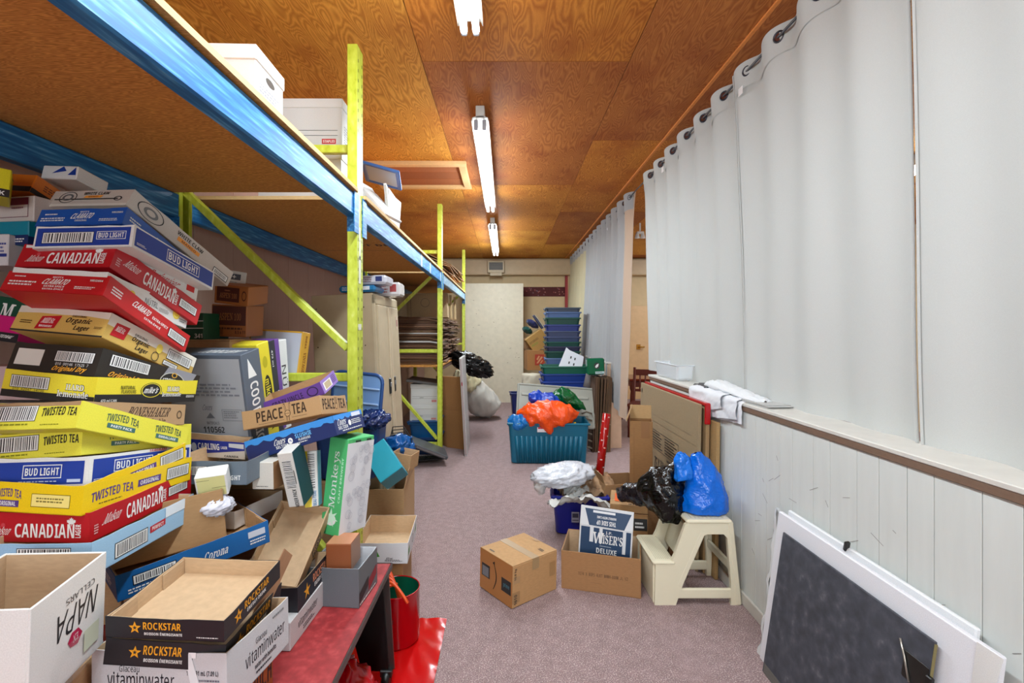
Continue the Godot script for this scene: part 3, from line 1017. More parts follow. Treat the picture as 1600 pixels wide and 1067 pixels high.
func build_rack():
	var t := thing("pallet_rack", "tall pallet racking with lime green uprights and scuffed blue beams along the wall", "racking")
	var zs := [0.80, -2.496, -5.73, -8.96]
	for k in 4:
		var z: float = zs[k]
		for side in 2:
			var x: float = AISLE - 0.024 if side == 0 else -1.655
			var h: float = [2.96, 2.925, 2.965, 2.97][k]
			var m := Mb.new()
			# a folded channel, open at the back
			var s := 1.0 if side == 0 else -1.0
			m.box(Vector3(x + 0.022 * s, h * 0.5, z), Vector3(0.004, h, 0.098), 0.001)
			for e in [-1.0, 1.0]:
				m.box(Vector3(x - 0.002 * s, h * 0.5, z + 0.047 * e), Vector3(0.046, h, 0.004), 0.001)
				m.box(Vector3(x - 0.024 * s, h * 0.5, z + 0.036 * e), Vector3(0.004, h, 0.024), 0.001)
			add("upright_post", m, M.lime, t)
			var holes := Mb.new().c(Color(0.20, 0.21, 0.08))
			var y := 0.1
			while y < h - 0.03:
				for e in [-1.0, 1.0]:
					holes.box(Vector3(x + 0.0243 * s, y, z + 0.03 * e), Vector3(0.0006, 0.016, 0.007))
				y += 0.05
			add("slot_holes", holes, M.ink, t)
			add("foot_plate", Mb.new().box(Vector3(x, 0.004, z), Vector3(0.09, 0.008, 0.12), 0.002), M.lime, t)
		# braces between the two posts of a frame
		for y in [0.17, 1.255, 2.413]:
			add("horizontal_brace", Mb.new().box(Vector3(-1.21, y, z), Vector3(0.845, 0.042, 0.034), 0.004), M.lime, t)
		var flip := k >= 2
		for seg in [[0.23, 1.19, true], [1.40, 2.19, not flip]]:
			var near_y: float = seg[0] if seg[2] else seg[1]
			var far_y: float = seg[1] if seg[2] else seg[0]
			var off := 0.004
			add("diagonal_brace", Mb.new().bar(Vector3(-0.80, near_y, z + off), Vector3(-1.62, far_y, z + off), 0.034, 0.046, Vector3.BACK, 0.003), M.lime, t)
		if k == 2:
			pass
	for k in 3:
		var z0: float = zs[k] - 0.05
		var z1: float = zs[k + 1] + 0.05
		for side in 2:
			var x: float = AISLE - 0.026 if side == 0 else -1.655
			var prof := Mb.new()
			prof.box(Vector3(x, 2.115, (z0 + z1) * 0.5), Vector3(0.05, 0.115, z0 - z1), 0.006)
			add("front_beam" if side == 0 else "rear_beam", prof, M.blue if k < 2 or side == 1 else M.blue_pale, t)
			for zz in [z0, z1]:
				var e := 1.0 if zz == z1 else -1.0
				var cn := Mb.new()
				cn.box(Vector3(x + 0.0285 * (1 if side == 0 else -1), 2.075, zz + 0.02 * e), Vector3(0.005, 0.20, 0.07), 0.001)
				cn.box(Vector3(x, 2.025, zz - 0.002 * e), Vector3(0.05, 0.075, 0.004), 0.001)
				add("beam_connector", cn, M.blue, t)
	# bits of tape and stickers on the racking
	var tp := Mb.new().c(Color(0.78, 0.82, 0.84))
	for z in [-4.33, -4.83, -5.6]:
		tp = Mb.new().c(Color(0.78, 0.82, 0.84))
		tp.box(Vector3(AISLE - 0.0005, 2.115, z), Vector3(0.0012, 0.112, 0.06))
		add("tape_strip", tp, M.coat, t)
	var st := Mb.new().c(Color(0.88, 0.88, 0.82))
	for k in [[1.98, 0.07, 0.022], [1.80, 0.14, 0.03], [1.90, 0.10, 0.02], [1.51, 0.03, 0.05]]:
		st = Mb.new().c(Color(0.88, 0.88, 0.82))
		st.box(Vector3(AISLE + 0.0008, k[0], -2.49), Vector3(0.0012, k[1], k[2]))
		add("paper_sticker", st, M.coat, t)
	# plywood decks laid on the beams
	var says := ["plywood shelf deck over the beer trays, raw underside showing", "plywood shelf deck above the tall beige cabinets", "plywood shelf deck above the stack of flattened cardboard"]
	for k in 3:
		var z0: float = zs[k] - 0.06
		var z1: float = zs[k + 1] + 0.075
		var d := thing("shelf_deck", says[k], "shelf board")
		var m := Mb.new()
		m.box(Vector3(-1.205, DECK + 0.010, (z0 + z1) * 0.5), Vector3(0.95, 0.019, z0 - z1), 0.001)
		add("plywood_board", m, M.deck, d)
		var ed := Mb.new().c(Color(0.88, 0.74, 0.52))
		ed.box(Vector3(-0.7285, DECK + 0.010, (z0 + z1) * 0.5), Vector3(0.002, 0.0185, z0 - z1))
		ed.box(Vector3(-1.205, DECK + 0.010, z0 + 0.001), Vector3(0.95, 0.0185, 0.002))
		ed.box(Vector3(-1.205, DECK + 0.010, z1 - 0.001), Vector3(0.95, 0.0185, 0.002))
		add("sawn_edge", ed, M.board, d)
		var cut := Mb.new().c(Color(0.40, 0.26, 0.14))
		cut.box(Vector3(-1.205, DECK + 0.0002, lerpf(z0, z1, 0.52)), Vector3(0.95, 0.001, 0.004))
		add("board_joint", cut, M.ink, d)
		if k == 1:
			var im := Ink.new()
			im.root = self
			im.o = Vector3(-1.22, DECK, -3.86)
			im.u = Vector3(0.35, 0, 0)
			im.v = Vector3(0, 0, -0.12)
			im.n = Vector3.DOWN
			im.text("ALL DEN", 0.0, 0.1, 1.0, 0.8, Color(0.12, 0.08, 0.06))
			im.done(d, "stamp")
	# lower shelf of the far bay
	var ls := thing("shelf_deck", "low shelf board under the stack of flattened cardboard", "shelf board")
	add("plywood_board", Mb.new().box(Vector3(-1.21, 1.07, -7.34), Vector3(0.88, 0.02, 3.05), 0.002), M.deck, ls)
	for x in [-0.80, -1.6]:
		add("support_beam", Mb.new().c(Color(0.50, 0.36, 0.30)).box(Vector3(x, 1.035, -7.34), Vector3(0.05, 0.05, 3.12), 0.004), M.board, ls)


# a cardboard file box with a lid and a hand hole
func file_box(called, label, at: Transform3D, s: Vector3, group := "", print_on := "front"):
	var t := thing(called, label, "file box", at, group)
	add("body", Mb.new().c(Color(0.84, 0.84, 0.83)).box(Vector3(0, s.y * 0.5, 0), s, 0.003), M.coat, t)
	var lid := Mb.new().c(Color(0.86, 0.86, 0.85))
	lid.box(Vector3(0, s.y - 0.02, 0), Vector3(s.x + 0.008, 0.05, s.z + 0.008), 0.003)
	add("lid", lid, M.coat, t)
	var f := ink(print_on, s)
	f.rect(0.05, 0.40, 0.95, 0.408, BLACK).rect(0.05, 0.30, 0.95, 0.308, BLACK)
	f.text("CONTENT", 0.32, 0.33, 0.46, 0.37, BLACK)
	f.rect(0.76, 0.14, 0.93, 0.24, Color(0.75, 0.22, 0.22)).text("STAPLES", 0.775, 0.165, 0.915, 0.215, WHITE)
	f.done(t)
	var r := ink("right" if print_on == "front" else "front", s)
	r.fine(0.12, 0.1, 0.88, 0.55, 9, Color(0.55, 0.55, 0.58))
	r.ell(0.5, 0.68, 0.16, 0.06, Color(0.28, 0.24, 0.2))
	r.done(t, "side_print")
	return t


func build_rack_goods():
	var y := DECK + 0.021
	file_box("file_box", "white lidded file box at the blue deck edge, lowest and closest up there", xf(Vector3(-0.985, y, -1.70), 2), Vector3(0.33, 0.225, 0.215), "file boxes on the racking")
	file_box("file_box", "white lidded file box on the lower layer, peeping between the lime brace and the deck", xf(Vector3(-1.09, y, -2.75), 0), Vector3(0.44, 0.245, 0.32), "file boxes on the racking")
	file_box("file_box", "white lidded file box with a red label, raised behind the lime upright", xf(Vector3(-1.09, y + 0.248, -2.76), 0), Vector3(0.44, 0.275, 0.32), "file boxes on the racking")
	file_box("file_box", "small white carton half hidden between two white file boxes on the racking", xf(Vector3(-1.34, y, -2.20), 8), Vector3(0.30, 0.30, 0.20), "file boxes on the racking")
	file_box("file_box", "white file box pushed far back at the wall side of the racking deck", xf(Vector3(-1.42, y, -1.78), 0), Vector3(0.35, 0.24, 0.34), "file boxes on the racking")
	# binders, folders and a tub lid past the upright
	var fd := thing("binder", "open white ring binder lying against papers on the racking deck", "binder", xf(Vector3(-0.87, y, -3.20), -12, 0, 0))
	add("cover", Mb.new().c(WHITE).box(Vector3(0, 0.14, 0), Vector3(0.022, 0.28, 0.24), 0.003, Basis(Vector3.BACK, 0.55)), M.coat, fd)
	add("cover", Mb.new().c(WHITE).box(Vector3(0.05, 0.12, -0.01), Vector3(0.02, 0.27, 0.24), 0.003, Basis(Vector3.BACK, 0.75)), M.coat, fd)
	add("ring_clip", Mb.new().c(Color(0.12, 0.12, 0.13)).box(Vector3(-0.005, 0.10, 0.10), Vector3(0.02, 0.06, 0.05), 0.005), M.plastic, fd)
	var sayp := ["thick white paper folder leaning outward at the racking deck edge", "slim white folder behind the leaning folders at the deck edge", "white folder standing upright among papers on the deck edge"]
	for i in 3:
		var p := thing("folder", sayp[i], "folder", xf(Vector3(-0.80 - 0.012 * i, y, -3.42 - 0.05 * i), 8 - 6 * i, 0, 6 - 5 * i), "folders on the racking deck")
		add("cover", Mb.new().c(Color(0.91, 0.91, 0.89)).box(Vector3(0, 0.145 - 0.01 * i, 0), Vector3(0.02 + 0.012 * i, 0.29 - 0.02 * i, 0.25), 0.002), M.coat, p)
		add("paper_edge", Mb.new().c(Color(0.80, 0.79, 0.76)).box(Vector3(0, 0.145 - 0.01 * i, 0.126), Vector3(0.014 + 0.012 * i, 0.26 - 0.02 * i, 0.002)), M.board, p)
	var bl := thing("tub_lid", "blue rimmed clear tub lid resting on top of the white folders", "lid", Transform3D(Basis.from_euler(Vector3(-0.16, 0.15, -0.25)), Vector3(-0.883, 2.597, -3.5)))
	add("rim", Mb.new().c(Color(0.27, 0.45, 0.72)).box(Vector3(0, 0, 0.13), Vector3(0.27, 0.02, 0.03), 0.006).box(Vector3(0, 0, -0.13), Vector3(0.27, 0.02, 0.03), 0.006).box(Vector3(0.12, 0, 0), Vector3(0.03, 0.02, 0.25), 0.006).box(Vector3(-0.12, 0, 0), Vector3(0.03, 0.02, 0.25), 0.006), M.plastic, bl)
	add("clear_panel", Mb.new().c(Color(0.70, 0.78, 0.86)).box(Vector3(), Vector3(0.22, 0.006, 0.24)), M.plastic, bl)
	# flattened cardboard stacked on the far deck
	for i in 9:
		var b := Basis.from_euler(Vector3(0.0, 0.05 * sin(i * 2.1), -0.16 - 0.035 * i))
		var s := thing("flattened_carton", "flattened brown carton, %s from the bottom of the slanting pile on the deck" % nth(i), "cardboard", Transform3D(b, Vector3(-1.12 + 0.012 * i, y + 0.10 + 0.030 * i, -6.5 - 0.19 * ((i * 5) % 9))), "slanting flattened cartons on the far deck")
		add("sheet", Mb.new().c(KRAFT.lerp(Color(0.55, 0.40, 0.27), 0.1 * ((i * 3) % 7))).box(Vector3(), Vector3(0.70, 0.010, 1.25), 0.001), M.board, s)
		add("fold_line", Mb.new().c(Color(0.42, 0.30, 0.2)).box(Vector3(0.16, 0.0052, 0), Vector3(0.006, 0.0006, 1.25)), M.ink, s)
	# tall steel cabinet
	var cb := thing("steel_cabinet", "tall beige two-door steel cabinet leaning slightly behind the lime upright", "cabinet", xf(Vector3(-0.80, 0.0, -3.2), 0, 0, 2.7))
	var beige := Color(0.66, 0.58, 0.46)
	add("body", Mb.new().c(beige).box(Vector3(-0.19, 0.87, -0.34), Vector3(0.40, 1.74, 0.68), 0.004), M.painted, cb)
	add("face_frame", Mb.new().c(Color(0.72, 0.65, 0.53)).box(Vector3(0.012, 1.70, -0.34), Vector3(0.018, 0.06, 0.68), 0.003).box(Vector3(0.012, 0.05, -0.34), Vector3(0.018, 0.10, 0.68), 0.003).box(Vector3(0.012, 0.87, -0.017), Vector3(0.018, 1.72, 0.034), 0.003).box(Vector3(0.012, 0.87, -0.663), Vector3(0.018, 1.72, 0.034), 0.003), M.painted, cb)
	for i in 2:
		var dm := Mb.new().c(Color(0.74, 0.67, 0.55)).box(Vector3(0.022, 0.885, -0.19 - 0.30 * i), Vector3(0.02, 1.56, 0.293), 0.004)
		var door := add("door", dm, M.painted, cb)
		add("edge_fold", Mb.new().c(Color(0.78, 0.71, 0.60)).box(Vector3(0.035, 0.885, -0.315 - 0.05 * i), Vector3(0.012, 1.55, 0.02), 0.004), M.painted, door)
		var hd := Mb.new().c(Color(0.08, 0.08, 0.08)).box(Vector3(0.034, 1.10, -0.27 - 0.14 * i), Vector3(0.012, 0.11, 0.045), 0.004)
		hd.c(Color(0.5, 0.5, 0.5)).box(Vector3(0.042, 1.11, -0.27 - 0.14 * i), Vector3(0.008, 0.03, 0.02), 0.002)
		add("handle", hd, M.plastic, door)
	var rv := Mb.new().c(Color(0.36, 0.30, 0.24))
	for i in 7:
		rv.box(Vector3(-0.05, 0.15 + 0.25 * i, 0.001), Vector3(0.008, 0.008, 0.002))
		rv.box(Vector3(-0.36, 0.15 + 0.25 * i, 0.001), Vector3(0.008, 0.008, 0.002))
	add("rivet", rv, M.metal, cb)
	add("label_sticker", Mb.new().c(Color(0.8, 0.72, 0.64)).box(Vector3(0.034, 1.55, -0.57), Vector3(0.002, 0.10, 0.05)).c(Color(0.55, 0.3, 0.26)).box(Vector3(0.0345, 1.55, -0.57), Vector3(0.002, 0.05, 0.03)), M.coat, cb)
	add("warning_sticker", Mb.new().c(Color(0.70, 0.62, 0.55)).box(Vector3(-0.02, 1.13, 0.002), Vector3(0.05, 0.13, 0.002)).c(Color(0.3, 0.25, 0.22)).box(Vector3(-0.01, 1.10, 0.003), Vector3(0.03, 0.03, 0.002)), M.coat, cb)
	# blue tubs behind the nearest upright
	var sup := thing("carton", "narrow brown carton on the floor under the navy tub behind the upright", "carton", xf(Vector3(-1.04, 0.0, -3.02)))
	carton_body(sup, Vector3(0.17, 0.60, 0.26), KRAFT)
	tote("storage_tote", "navy tub right behind the closest lime upright, under the pale blue lid", xf(Vector3(-0.946, 0.605, -3.02), 3), Vector3(0.39, 0.352, 0.28), Color(0.12, 0.24, 0.45), null, "", 0.14)
	var pb := thing("tub_lid", "pale blue ribbed tub lid standing upright behind the closest lime upright", "lid", Transform3D(xf(Vector3(), -8, 0, -5).basis.scaled(Vector3.ONE * 1.1), Vector3(-0.93, 0.95, -3.04)))
	var lb := Color(0.46, 0.61, 0.82)
	var pl := []
	for q in 4:
		var cx: float = [0.10, -0.10, -0.10, 0.10][q]
		var cy: float = [0.21, 0.21, 0.05, 0.05][q]
		for i in 5:
			var an := PI * 0.5 * (q + i / 4.0)
			pl.append(Vector2(cx + 0.045 * cos(an), cy + 0.045 * sin(an)))
	add("lid_plate", Mb.new().c(lb).plate(pl, 0.03), M.plastic, pb)
	var rim_pts := []
	for p in pl + [pl[0]]:
		rim_pts.append(Vector3(p.x, p.y, 0.012))
	add("rim", Mb.new(true).c(Color(0.16, 0.30, 0.52)).tube(rim_pts, 0.010, 8, false), M.plastic, pb)
	for i in 2:
		add("raised_rib", Mb.new().c(lb.lightened(0.25)).box(Vector3(0, 0.09 + 0.085 * i, 0.020), Vector3(0.27, 0.012, 0.012), 0.004), M.plastic, pb)
	var nv2 := thing("plastic_film", "bunched navy plastic film over the rim of the navy tub", "plastic film", Transform3D(Basis(), Vector3(-0.81, 0.955, -2.96)))
	add("film", blob(Vector3(0.09, 0.05, 0.12), 0.8, 7.0, 33, Color(0.10, 0.18, 0.38)), M.crinkle, nv2)
	# wrapped packs on the cabinet
	var pk := [[Vector3(-0.984, 1.749, -3.36), Vector3(0.25, 0.045, 0.20), Color(0.16, 0.46, 0.66), "flat blue wrapped towel pack lying on the beige cabinet"], [Vector3(-0.887, 1.802, -3.36), Vector3(0.19, 0.06, 0.20), Color(0.80, 0.80, 0.84), "white wrapped pack with a navy label, topmost on the beige cabinet"], [Vector3(-0.861, 1.741, -3.62), Vector3(0.20, 0.10, 0.18), Color(0.82, 0.80, 0.80), "white wrapped pack with red print at the far corner of the beige cabinet"]]
	for i in 3:
		var q := thing("wrapped_pack", pk[i][3], "pack", xf(pk[i][0], -4 + 3 * i, 0, 1.5), "packs on the cabinet")
		var s: Vector3 = pk[i][1]
		add("body", Mb.new().c(pk[i][2]).box(Vector3(0, s.y * 0.5, 0), s, 0.014), M.shiny, q)
		var f := ink("front", s)
		f.rect(0.62, 0.3, 0.85, 0.85, [Color(0.85, 0.86, 0.88), Color(0.13, 0.17, 0.42), Color(0.62, 0.2, 0.2)][i])
		f.fine(0.1, 0.2, 0.55, 0.8, 3, [Color(0.8, 0.85, 0.9), Color(0.4, 0.2, 0.3), Color(0.65, 0.3, 0.3)][i])
		f.done(q, "label_print")
	# what fills the far bay: a bulk stack of flattened cartons
	var r := RandomNumberGenerator.new()
	r.seed = 12
	var yy := 1.082
	for i in 34:
		var th := r.randf_range(0.007, 0.02)
		var w := r.randf_range(0.66, 0.86)
		var dz := r.randf_range(1.9, 2.75)
		var cx := -0.83 - w * 0.5 + r.randf_range(-0.03, 0.05)
		var zc := -5.93 - dz * 0.5 - r.randf_range(0.0, 0.06)
		var droop := r.randf_range(0.0, 0.035)
		var k := Color(0.56, 0.42, 0.31).lerp(Color(0.36, 0.25, 0.19), r.randf())
		if i in [16, 21]: k = Color(0.78, 0.77, 0.76)
		var s := thing("flattened_carton", ("pale flattened carton, %s from the bottom of the thick pile in the far bay" if i in [16, 21] else "flattened brown carton, %s from the bottom of the thick pile in the far bay") % nth(i), "cardboard", Transform3D(), "thick pile of flattened cartons")
		var m := Mb.new().c(k)
		var n := 6
		for a in n:
			var z0 := lerpf(zc + dz * 0.5, zc - dz * 0.5, float(a) / n)
			var z1 := lerpf(zc + dz * 0.5, zc - dz * 0.5, float(a + 1) / n)
			var jut := r.randf_range(-0.015, 0.03)
			var x1 := cx + w * 0.5 + jut
			var x0 := cx - w * 0.5
			var dr := droop * r.randf_range(0.2, 1.0)
			var xm := x1 - 0.12
			for q in [[x0, xm, yy, yy], [xm, x1, yy, yy - dr]]:
				m.quad(Vector3(q[0], q[2] + th, z0), Vector3(q[1], q[3] + th, z0), Vector3(q[1], q[3] + th, z1), Vector3(q[0], q[2] + th, z1))
				m.quad(Vector3(q[0], q[2], z1), Vector3(q[1], q[3], z1), Vector3(q[1], q[3], z0), Vector3(q[0], q[2], z0))
				m.quad(Vector3(q[0], q[2], z0), Vector3(q[1], q[3], z0), Vector3(q[1], q[3] + th, z0), Vector3(q[0], q[2] + th, z0))
				m.quad(Vector3(q[1], q[3], z1), Vector3(q[0], q[2], z1), Vector3(q[0], q[2] + th, z1), Vector3(q[1], q[3] + th, z1))
			m.quad(Vector3(x1, yy - dr, z0), Vector3(x1, yy - dr, z1), Vector3(x1, yy - dr + th, z1), Vector3(x1, yy - dr + th, z0))
		add("sheet", m, M.board, s)
		yy += th + r.randf_range(0.001, 0.007)
	# larger carton and slats standing on the pile
	var bc := thing("carton", "pale tan carton with a printed ring standing on the pile of flattened cardboard", "carton", xf(Vector3(-1.19, yy + 0.01, -7.35), 4, 0, 2))
	carton_body(bc, Vector3(0.66, 0.36, 0.5), Color(0.74, 0.62, 0.46))
	var cf := ink("front", Vector3(0.66, 0.36, 0.5))
	cf.ring(0.52, 0.62, 0.10, 0.18, 0.12, Color(0.45, 0.36, 0.26)).rect(0.2, 0.02, 0.21, 0.98, Color(0.5, 0.4, 0.3)).rect(0.78, 0.02, 0.79, 0.98, Color(0.5, 0.4, 0.3))
	cf.done(bc, "printed_ring")
	var ct := thing("carton", "narrow beige carton behind the diagonal brace of the far frame", "carton", xf(Vector3(-1.47, yy + 0.01, -6.5), 0, 0, 0))
	carton_body(ct, Vector3(0.24, 0.30, 0.4), Color(0.62, 0.52, 0.40))
	for i in 2:
		var sl := thing("wood_slat", ["raw wooden slat standing beside the ringed carton on the cardboard pile", "second raw wooden slat beside the ringed carton, closer to the end wall"][i], "slat", xf(Vector3(-0.86 + 0.02 * i, yy + 0.01, -7.75 - 0.42 * i), 0, 0, 2), "slats on the pile")
		add("board", Mb.new().c(Color(0.80, 0.68, 0.50)).box(Vector3(0, 0.19, 0), Vector3(0.03, 0.38, 0.05), 0.003), M.board, sl)
	# goods on the floor of the far bay, behind its first frame
	var col := -0.985
	tote("storage_tote", "dark blue tote on the floor behind the low lime brace", xf(Vector3(col, 0.0, -6.1), 0), Vector3(0.36, 0.185, 0.5), Color(0.05, 0.17, 0.33), Color(0.06, 0.20, 0.38), "totes in the far bay")
	tote("storage_tote", "bright blue lidded tote under two white file boxes in the far bay", xf(Vector3(col, 0.19, -6.1), 0), Vector3(0.35, 0.20, 0.48), Color(0.04, 0.33, 0.56), Color(0.10, 0.27, 0.46), "totes in the far bay")
	file_box("file_box", "white file box directly on the bright blue tote in the far bay", xf(Vector3(col, 0.395, -6.1), 0), Vector3(0.34, 0.20, 0.40), "file boxes in the far bay")
	file_box("file_box", "white file box topmost over the bright blue tote in the far bay", xf(Vector3(col + 0.005, 0.60, -6.1), 1), Vector3(0.33, 0.245, 0.40), "file boxes in the far bay")
	var gt := thing("loose_board", "flat grey board resting on the topmost file box in the far bay", "board", xf(Vector3(col - 0.02, 0.85, -6.1), 3, 0, -7))
	add("sheet", Mb.new().c(Color(0.32, 0.31, 0.30)).box(Vector3(0, 0.02, 0), Vector3(0.40, 0.025, 0.5), 0.004), M.painted, gt)
	# leaning narrow things between the far bay and the aisle
	var wp := thing("melamine_board", "thin scuffed white panel standing edge-on in the aisle beside the racking", "panel", xf(Vector3(-0.478, 0.0, -6.15), 1, 0, 3.2))
	add("board", Mb.new().c(Color(0.80, 0.79, 0.78)).box(Vector3(0, 0.585, 0), Vector3(0.032, 1.17, 0.66), 0.003), M.painted, wp)
	add("edge_strip", Mb.new().c(Color(0.62, 0.56, 0.55)).box(Vector3(0.0, 0.585, 0.331), Vector3(0.024, 1.15, 0.003)).c(Color(0.55, 0.16, 0.18)).box(Vector3(0.001, 0.86, 0.333), Vector3(0.014, 0.04, 0.002)), M.coat, wp)
	for i in 5:
		var fc := thing("flattened_carton", "flattened brown carton leaning in the aisle, %s behind the scuffed white panel" % nth(i), "cardboard", xf(Vector3(-0.635 - 0.022 * i, 0.0, -6.22 - 0.035 * i), 62, 0, 3 + 0.8 * i), "flattened cartons leaning in the aisle")
		add("sheet", Mb.new().c(Color(0.62, 0.43, 0.25).lerp(Color(0.48, 0.32, 0.19), i / 5.0)).box(Vector3(0, 0.24, 0), Vector3(0.022, 0.48, 0.25), 0.002).box(Vector3(-0.014, 0.70, 0), Vector3(0.022, 0.44, 0.24), 0.002, Basis(Vector3.BACK, 0.08)), M.board, fc)
		add("crease", Mb.new().c(Color(0.35, 0.24, 0.15)).box(Vector3(0.010, 0.48, 0.0), Vector3(0.006, 0.006, 0.24)), M.ink, fc)
	var bb := thing("black_bag", "black plastic rubbish bag slumped over the edge-on white panel", "bag", Transform3D(Basis(), Vector3(-0.47, 0.92, -6.9)))
	add("bag", blob(Vector3(0.30, 0.13, 0.36), 0.7, 6.0, 71, Color(0.07, 0.07, 0.065), Vector3(0.0, 0.0, 0.0)), M.crinkle, bb)
	bb.transform = xf(Vector3(-0.50, 1.00, -7.2), 10, 0, -24)
	var sk := thing("white_sack", "bulky off-white sack lying on the carpet beyond the edge-on white panel", "sack", xf(Vector3(-0.42, 0.0, -8.3), 30, 0, 0))
	add("sack", loft([[Vector3(0.24, 0.13, 0.05), 0.16, 0.20], [Vector3(0.20, 0.17, 0.03), 0.17, 0.25], [Vector3(0.06, 0.25, 0.0), 0.24, 0.29], [Vector3(-0.08, 0.40, -0.02), 0.23, 0.27], [Vector3(-0.16, 0.55, -0.04), 0.17, 0.20], [Vector3(-0.22, 0.64, -0.05), 0.06, 0.08]], 0.05, 4.0, 81, Color(0.74, 0.72, 0.68)), M.cloth, sk)
	add("gathered_neck", loft([[Vector3(-0.14, 0.52, -0.03), 0.19, 0.20], [Vector3(-0.24, 0.64, -0.05), 0.22, 0.18], [Vector3(-0.34, 0.76, -0.06), 0.12, 0.14], [Vector3(-0.38, 0.84, -0.06), 0.05, 0.06]], 0.10, 7.0, 83, Color(0.80, 0.75, 0.60)), M.cloth, sk)
	var kb := thing("keyboard", "black keyboard lying on the carpet at the foot of the lime upright", "keyboard", xf(Vector3(-0.914, 0.032, -5.55), 20, 0, 0))
	add("case", Mb.new().c(Color(0.10, 0.10, 0.11)).box(Vector3(0, 0.012, 0), Vector3(0.42, 0.024, 0.15), 0.006), M.plastic, kb)
	var keys := Mb.new().c(Color(0.18, 0.18, 0.19))
	for i in 15:
		for j in 5:
			keys.box(Vector3(-0.19 + 0.027 * i, 0.028, -0.055 + 0.027 * j), Vector3(0.021, 0.01, 0.021), 0.003)
	add("keys", keys, M.plastic, kb).set_meta("kind", "stuff")
	var sc := thing("grey_tray", "slim dark grey appliance tray propped on the carpet beside the keyboard", "tray", Transform3D(Basis.from_euler(Vector3(0.1, 0.25, -0.42)), Vector3(-0.862, 0.193, -5.45)))
	add("body", Mb.new().c(Color(0.30, 0.31, 0.32)).box(Vector3(), Vector3(0.44, 0.045, 0.28), 0.008), M.plastic, sc)
	add("front_strip", Mb.new().c(Color(0.55, 0.56, 0.56)).box(Vector3(0.02, 0.0, 0.141), Vector3(0.34, 0.02, 0.003)), M.metal, sc)


# a plain closed carton: body, two top flaps that meet over a gap, and tape
func carton_body(t: Node, s: Vector3, k: Color, tape := Color(0.66, 0.54, 0.38)):
	add("body", Mb.new().c(k).box(Vector3(0, s.y * 0.5 - 0.002, 0), Vector3(s.x, s.y - 0.004, s.z), 0.003), M.board, t)
	for e in [-1.0, 1.0]:
		add("flap", Mb.new().c(k.lightened(0.04)).box(Vector3(0, s.y - 0.001, e * (s.z * 0.25 + 0.0006)), Vector3(s.x - 0.003, 0.005, s.z * 0.5 - 0.003), 0.001), M.board, t)
	add("tape", Mb.new().c(tape).box(Vector3(0, s.y + 0.002, 0), Vector3(s.x, 0.0012, 0.05)).box(Vector3(s.x * 0.5 + 0.0006, s.y - 0.03, 0), Vector3(0.0012, 0.06, 0.05)), M.coat, t)


# a moulded storage tub with a rolled rim; with a lid if a lid colour is given
func tote(called, label, at: Transform3D, s: Vector3, k: Color, lid = null, group := "", taper := 0.12, ribs := 0):
	var t := thing(called, label, "storage tote", at, group)
	add("body", tub_shell(s, k, taper), M.plastic, t)
	var rm := Mb.new().c(k.lightened(0.05))
	var h := s * 0.5
	for e in [-1.0, 1.0]:
		rm.box(Vector3(0, s.y - 0.012, e * h.z), Vector3(s.x + 0.03, 0.024, 0.018), 0.006)
		rm.box(Vector3(e * h.x, s.y - 0.012, 0), Vector3(0.018, 0.024, s.z + 0.03), 0.006)
	add("rim", rm, M.plastic, t)
	for e in [-1.0, 1.0]:
		add("handle", Mb.new().c(k.darkened(0.12)).box(Vector3(e * (h.x + 0.004), s.y - 0.035, 0), Vector3(0.022, 0.03, s.z * 0.35), 0.006), M.plastic, t)
	if ribs > 0:
		for i in ribs:
			var x := lerpf(-h.x * 0.86, h.x * 0.86, (i + 0.5) / ribs)
			add("rib", Mb.new(true).c(k).tube([Vector3(x * (1 - taper), 0.02, h.z * (1 - taper) - 0.004), Vector3(x, s.y * 0.68, h.z * (1 - taper * 0.32) - 0.004)], s.x / ribs * 0.36, 10), M.plastic, t)
	if lid != null:
		var lm := Mb.new().c(lid)
		lm.box(Vector3(0, s.y + 0.009, 0), Vector3(s.x + 0.04, 0.02, s.z + 0.04), 0.007)
		lm.box(Vector3(0, s.y + 0.018, 0), Vector3(s.x - 0.06, 0.014, s.z - 0.06), 0.005)
		add("lid", lm, M.plastic, t)
	return t


# an open tub with thick sloping walls and rounded corners
func tub_shell(s: Vector3, k: Color, taper := 0.12, th := 0.006, rad := 0.04) -> Mb:
	var m := Mb.new().c(k)
	var loop := func(w: float, l: float, r: float, y: float) -> Array:
		var out := []
		for q in 4:
			var cx: float = (w * 0.5 - r) * [1, -1, -1, 1][q]
			var cz: float = (l * 0.5 - r) * [1, 1, -1, -1][q]
			for i in 5:
				var a := PI * 0.5 * (q + i / 4.0)
				out.append(Vector3(cx + r * cos(a), y, cz + r * sin(a)))
		return out
	var f := 1.0 - taper
	var rings := [loop.call(s.x * f - 0.03, s.z * f - 0.03, rad, 0.0), loop.call(s.x * f, s.z * f, rad, 0.012), loop.call(s.x, s.z, rad, s.y), loop.call(s.x - 2 * th, s.z - 2 * th, rad, s.y), loop.call(s.x * f - 2 * th, s.z * f - 2 * th, rad, 0.02)]
	var n: int = rings[0].size()
	for i in rings.size() - 1:
		for j in n:
			var j2 := (j + 1) % n
			m.quad(rings[i][j2], rings[i][j], rings[i + 1][j], rings[i + 1][j2])
	for j in range(1, n - 1):
		m.tri(rings[0][0], rings[0][j], rings[0][j + 1])
		m.tri(rings[4][0], rings[4][j + 1], rings[4][j])
	return m


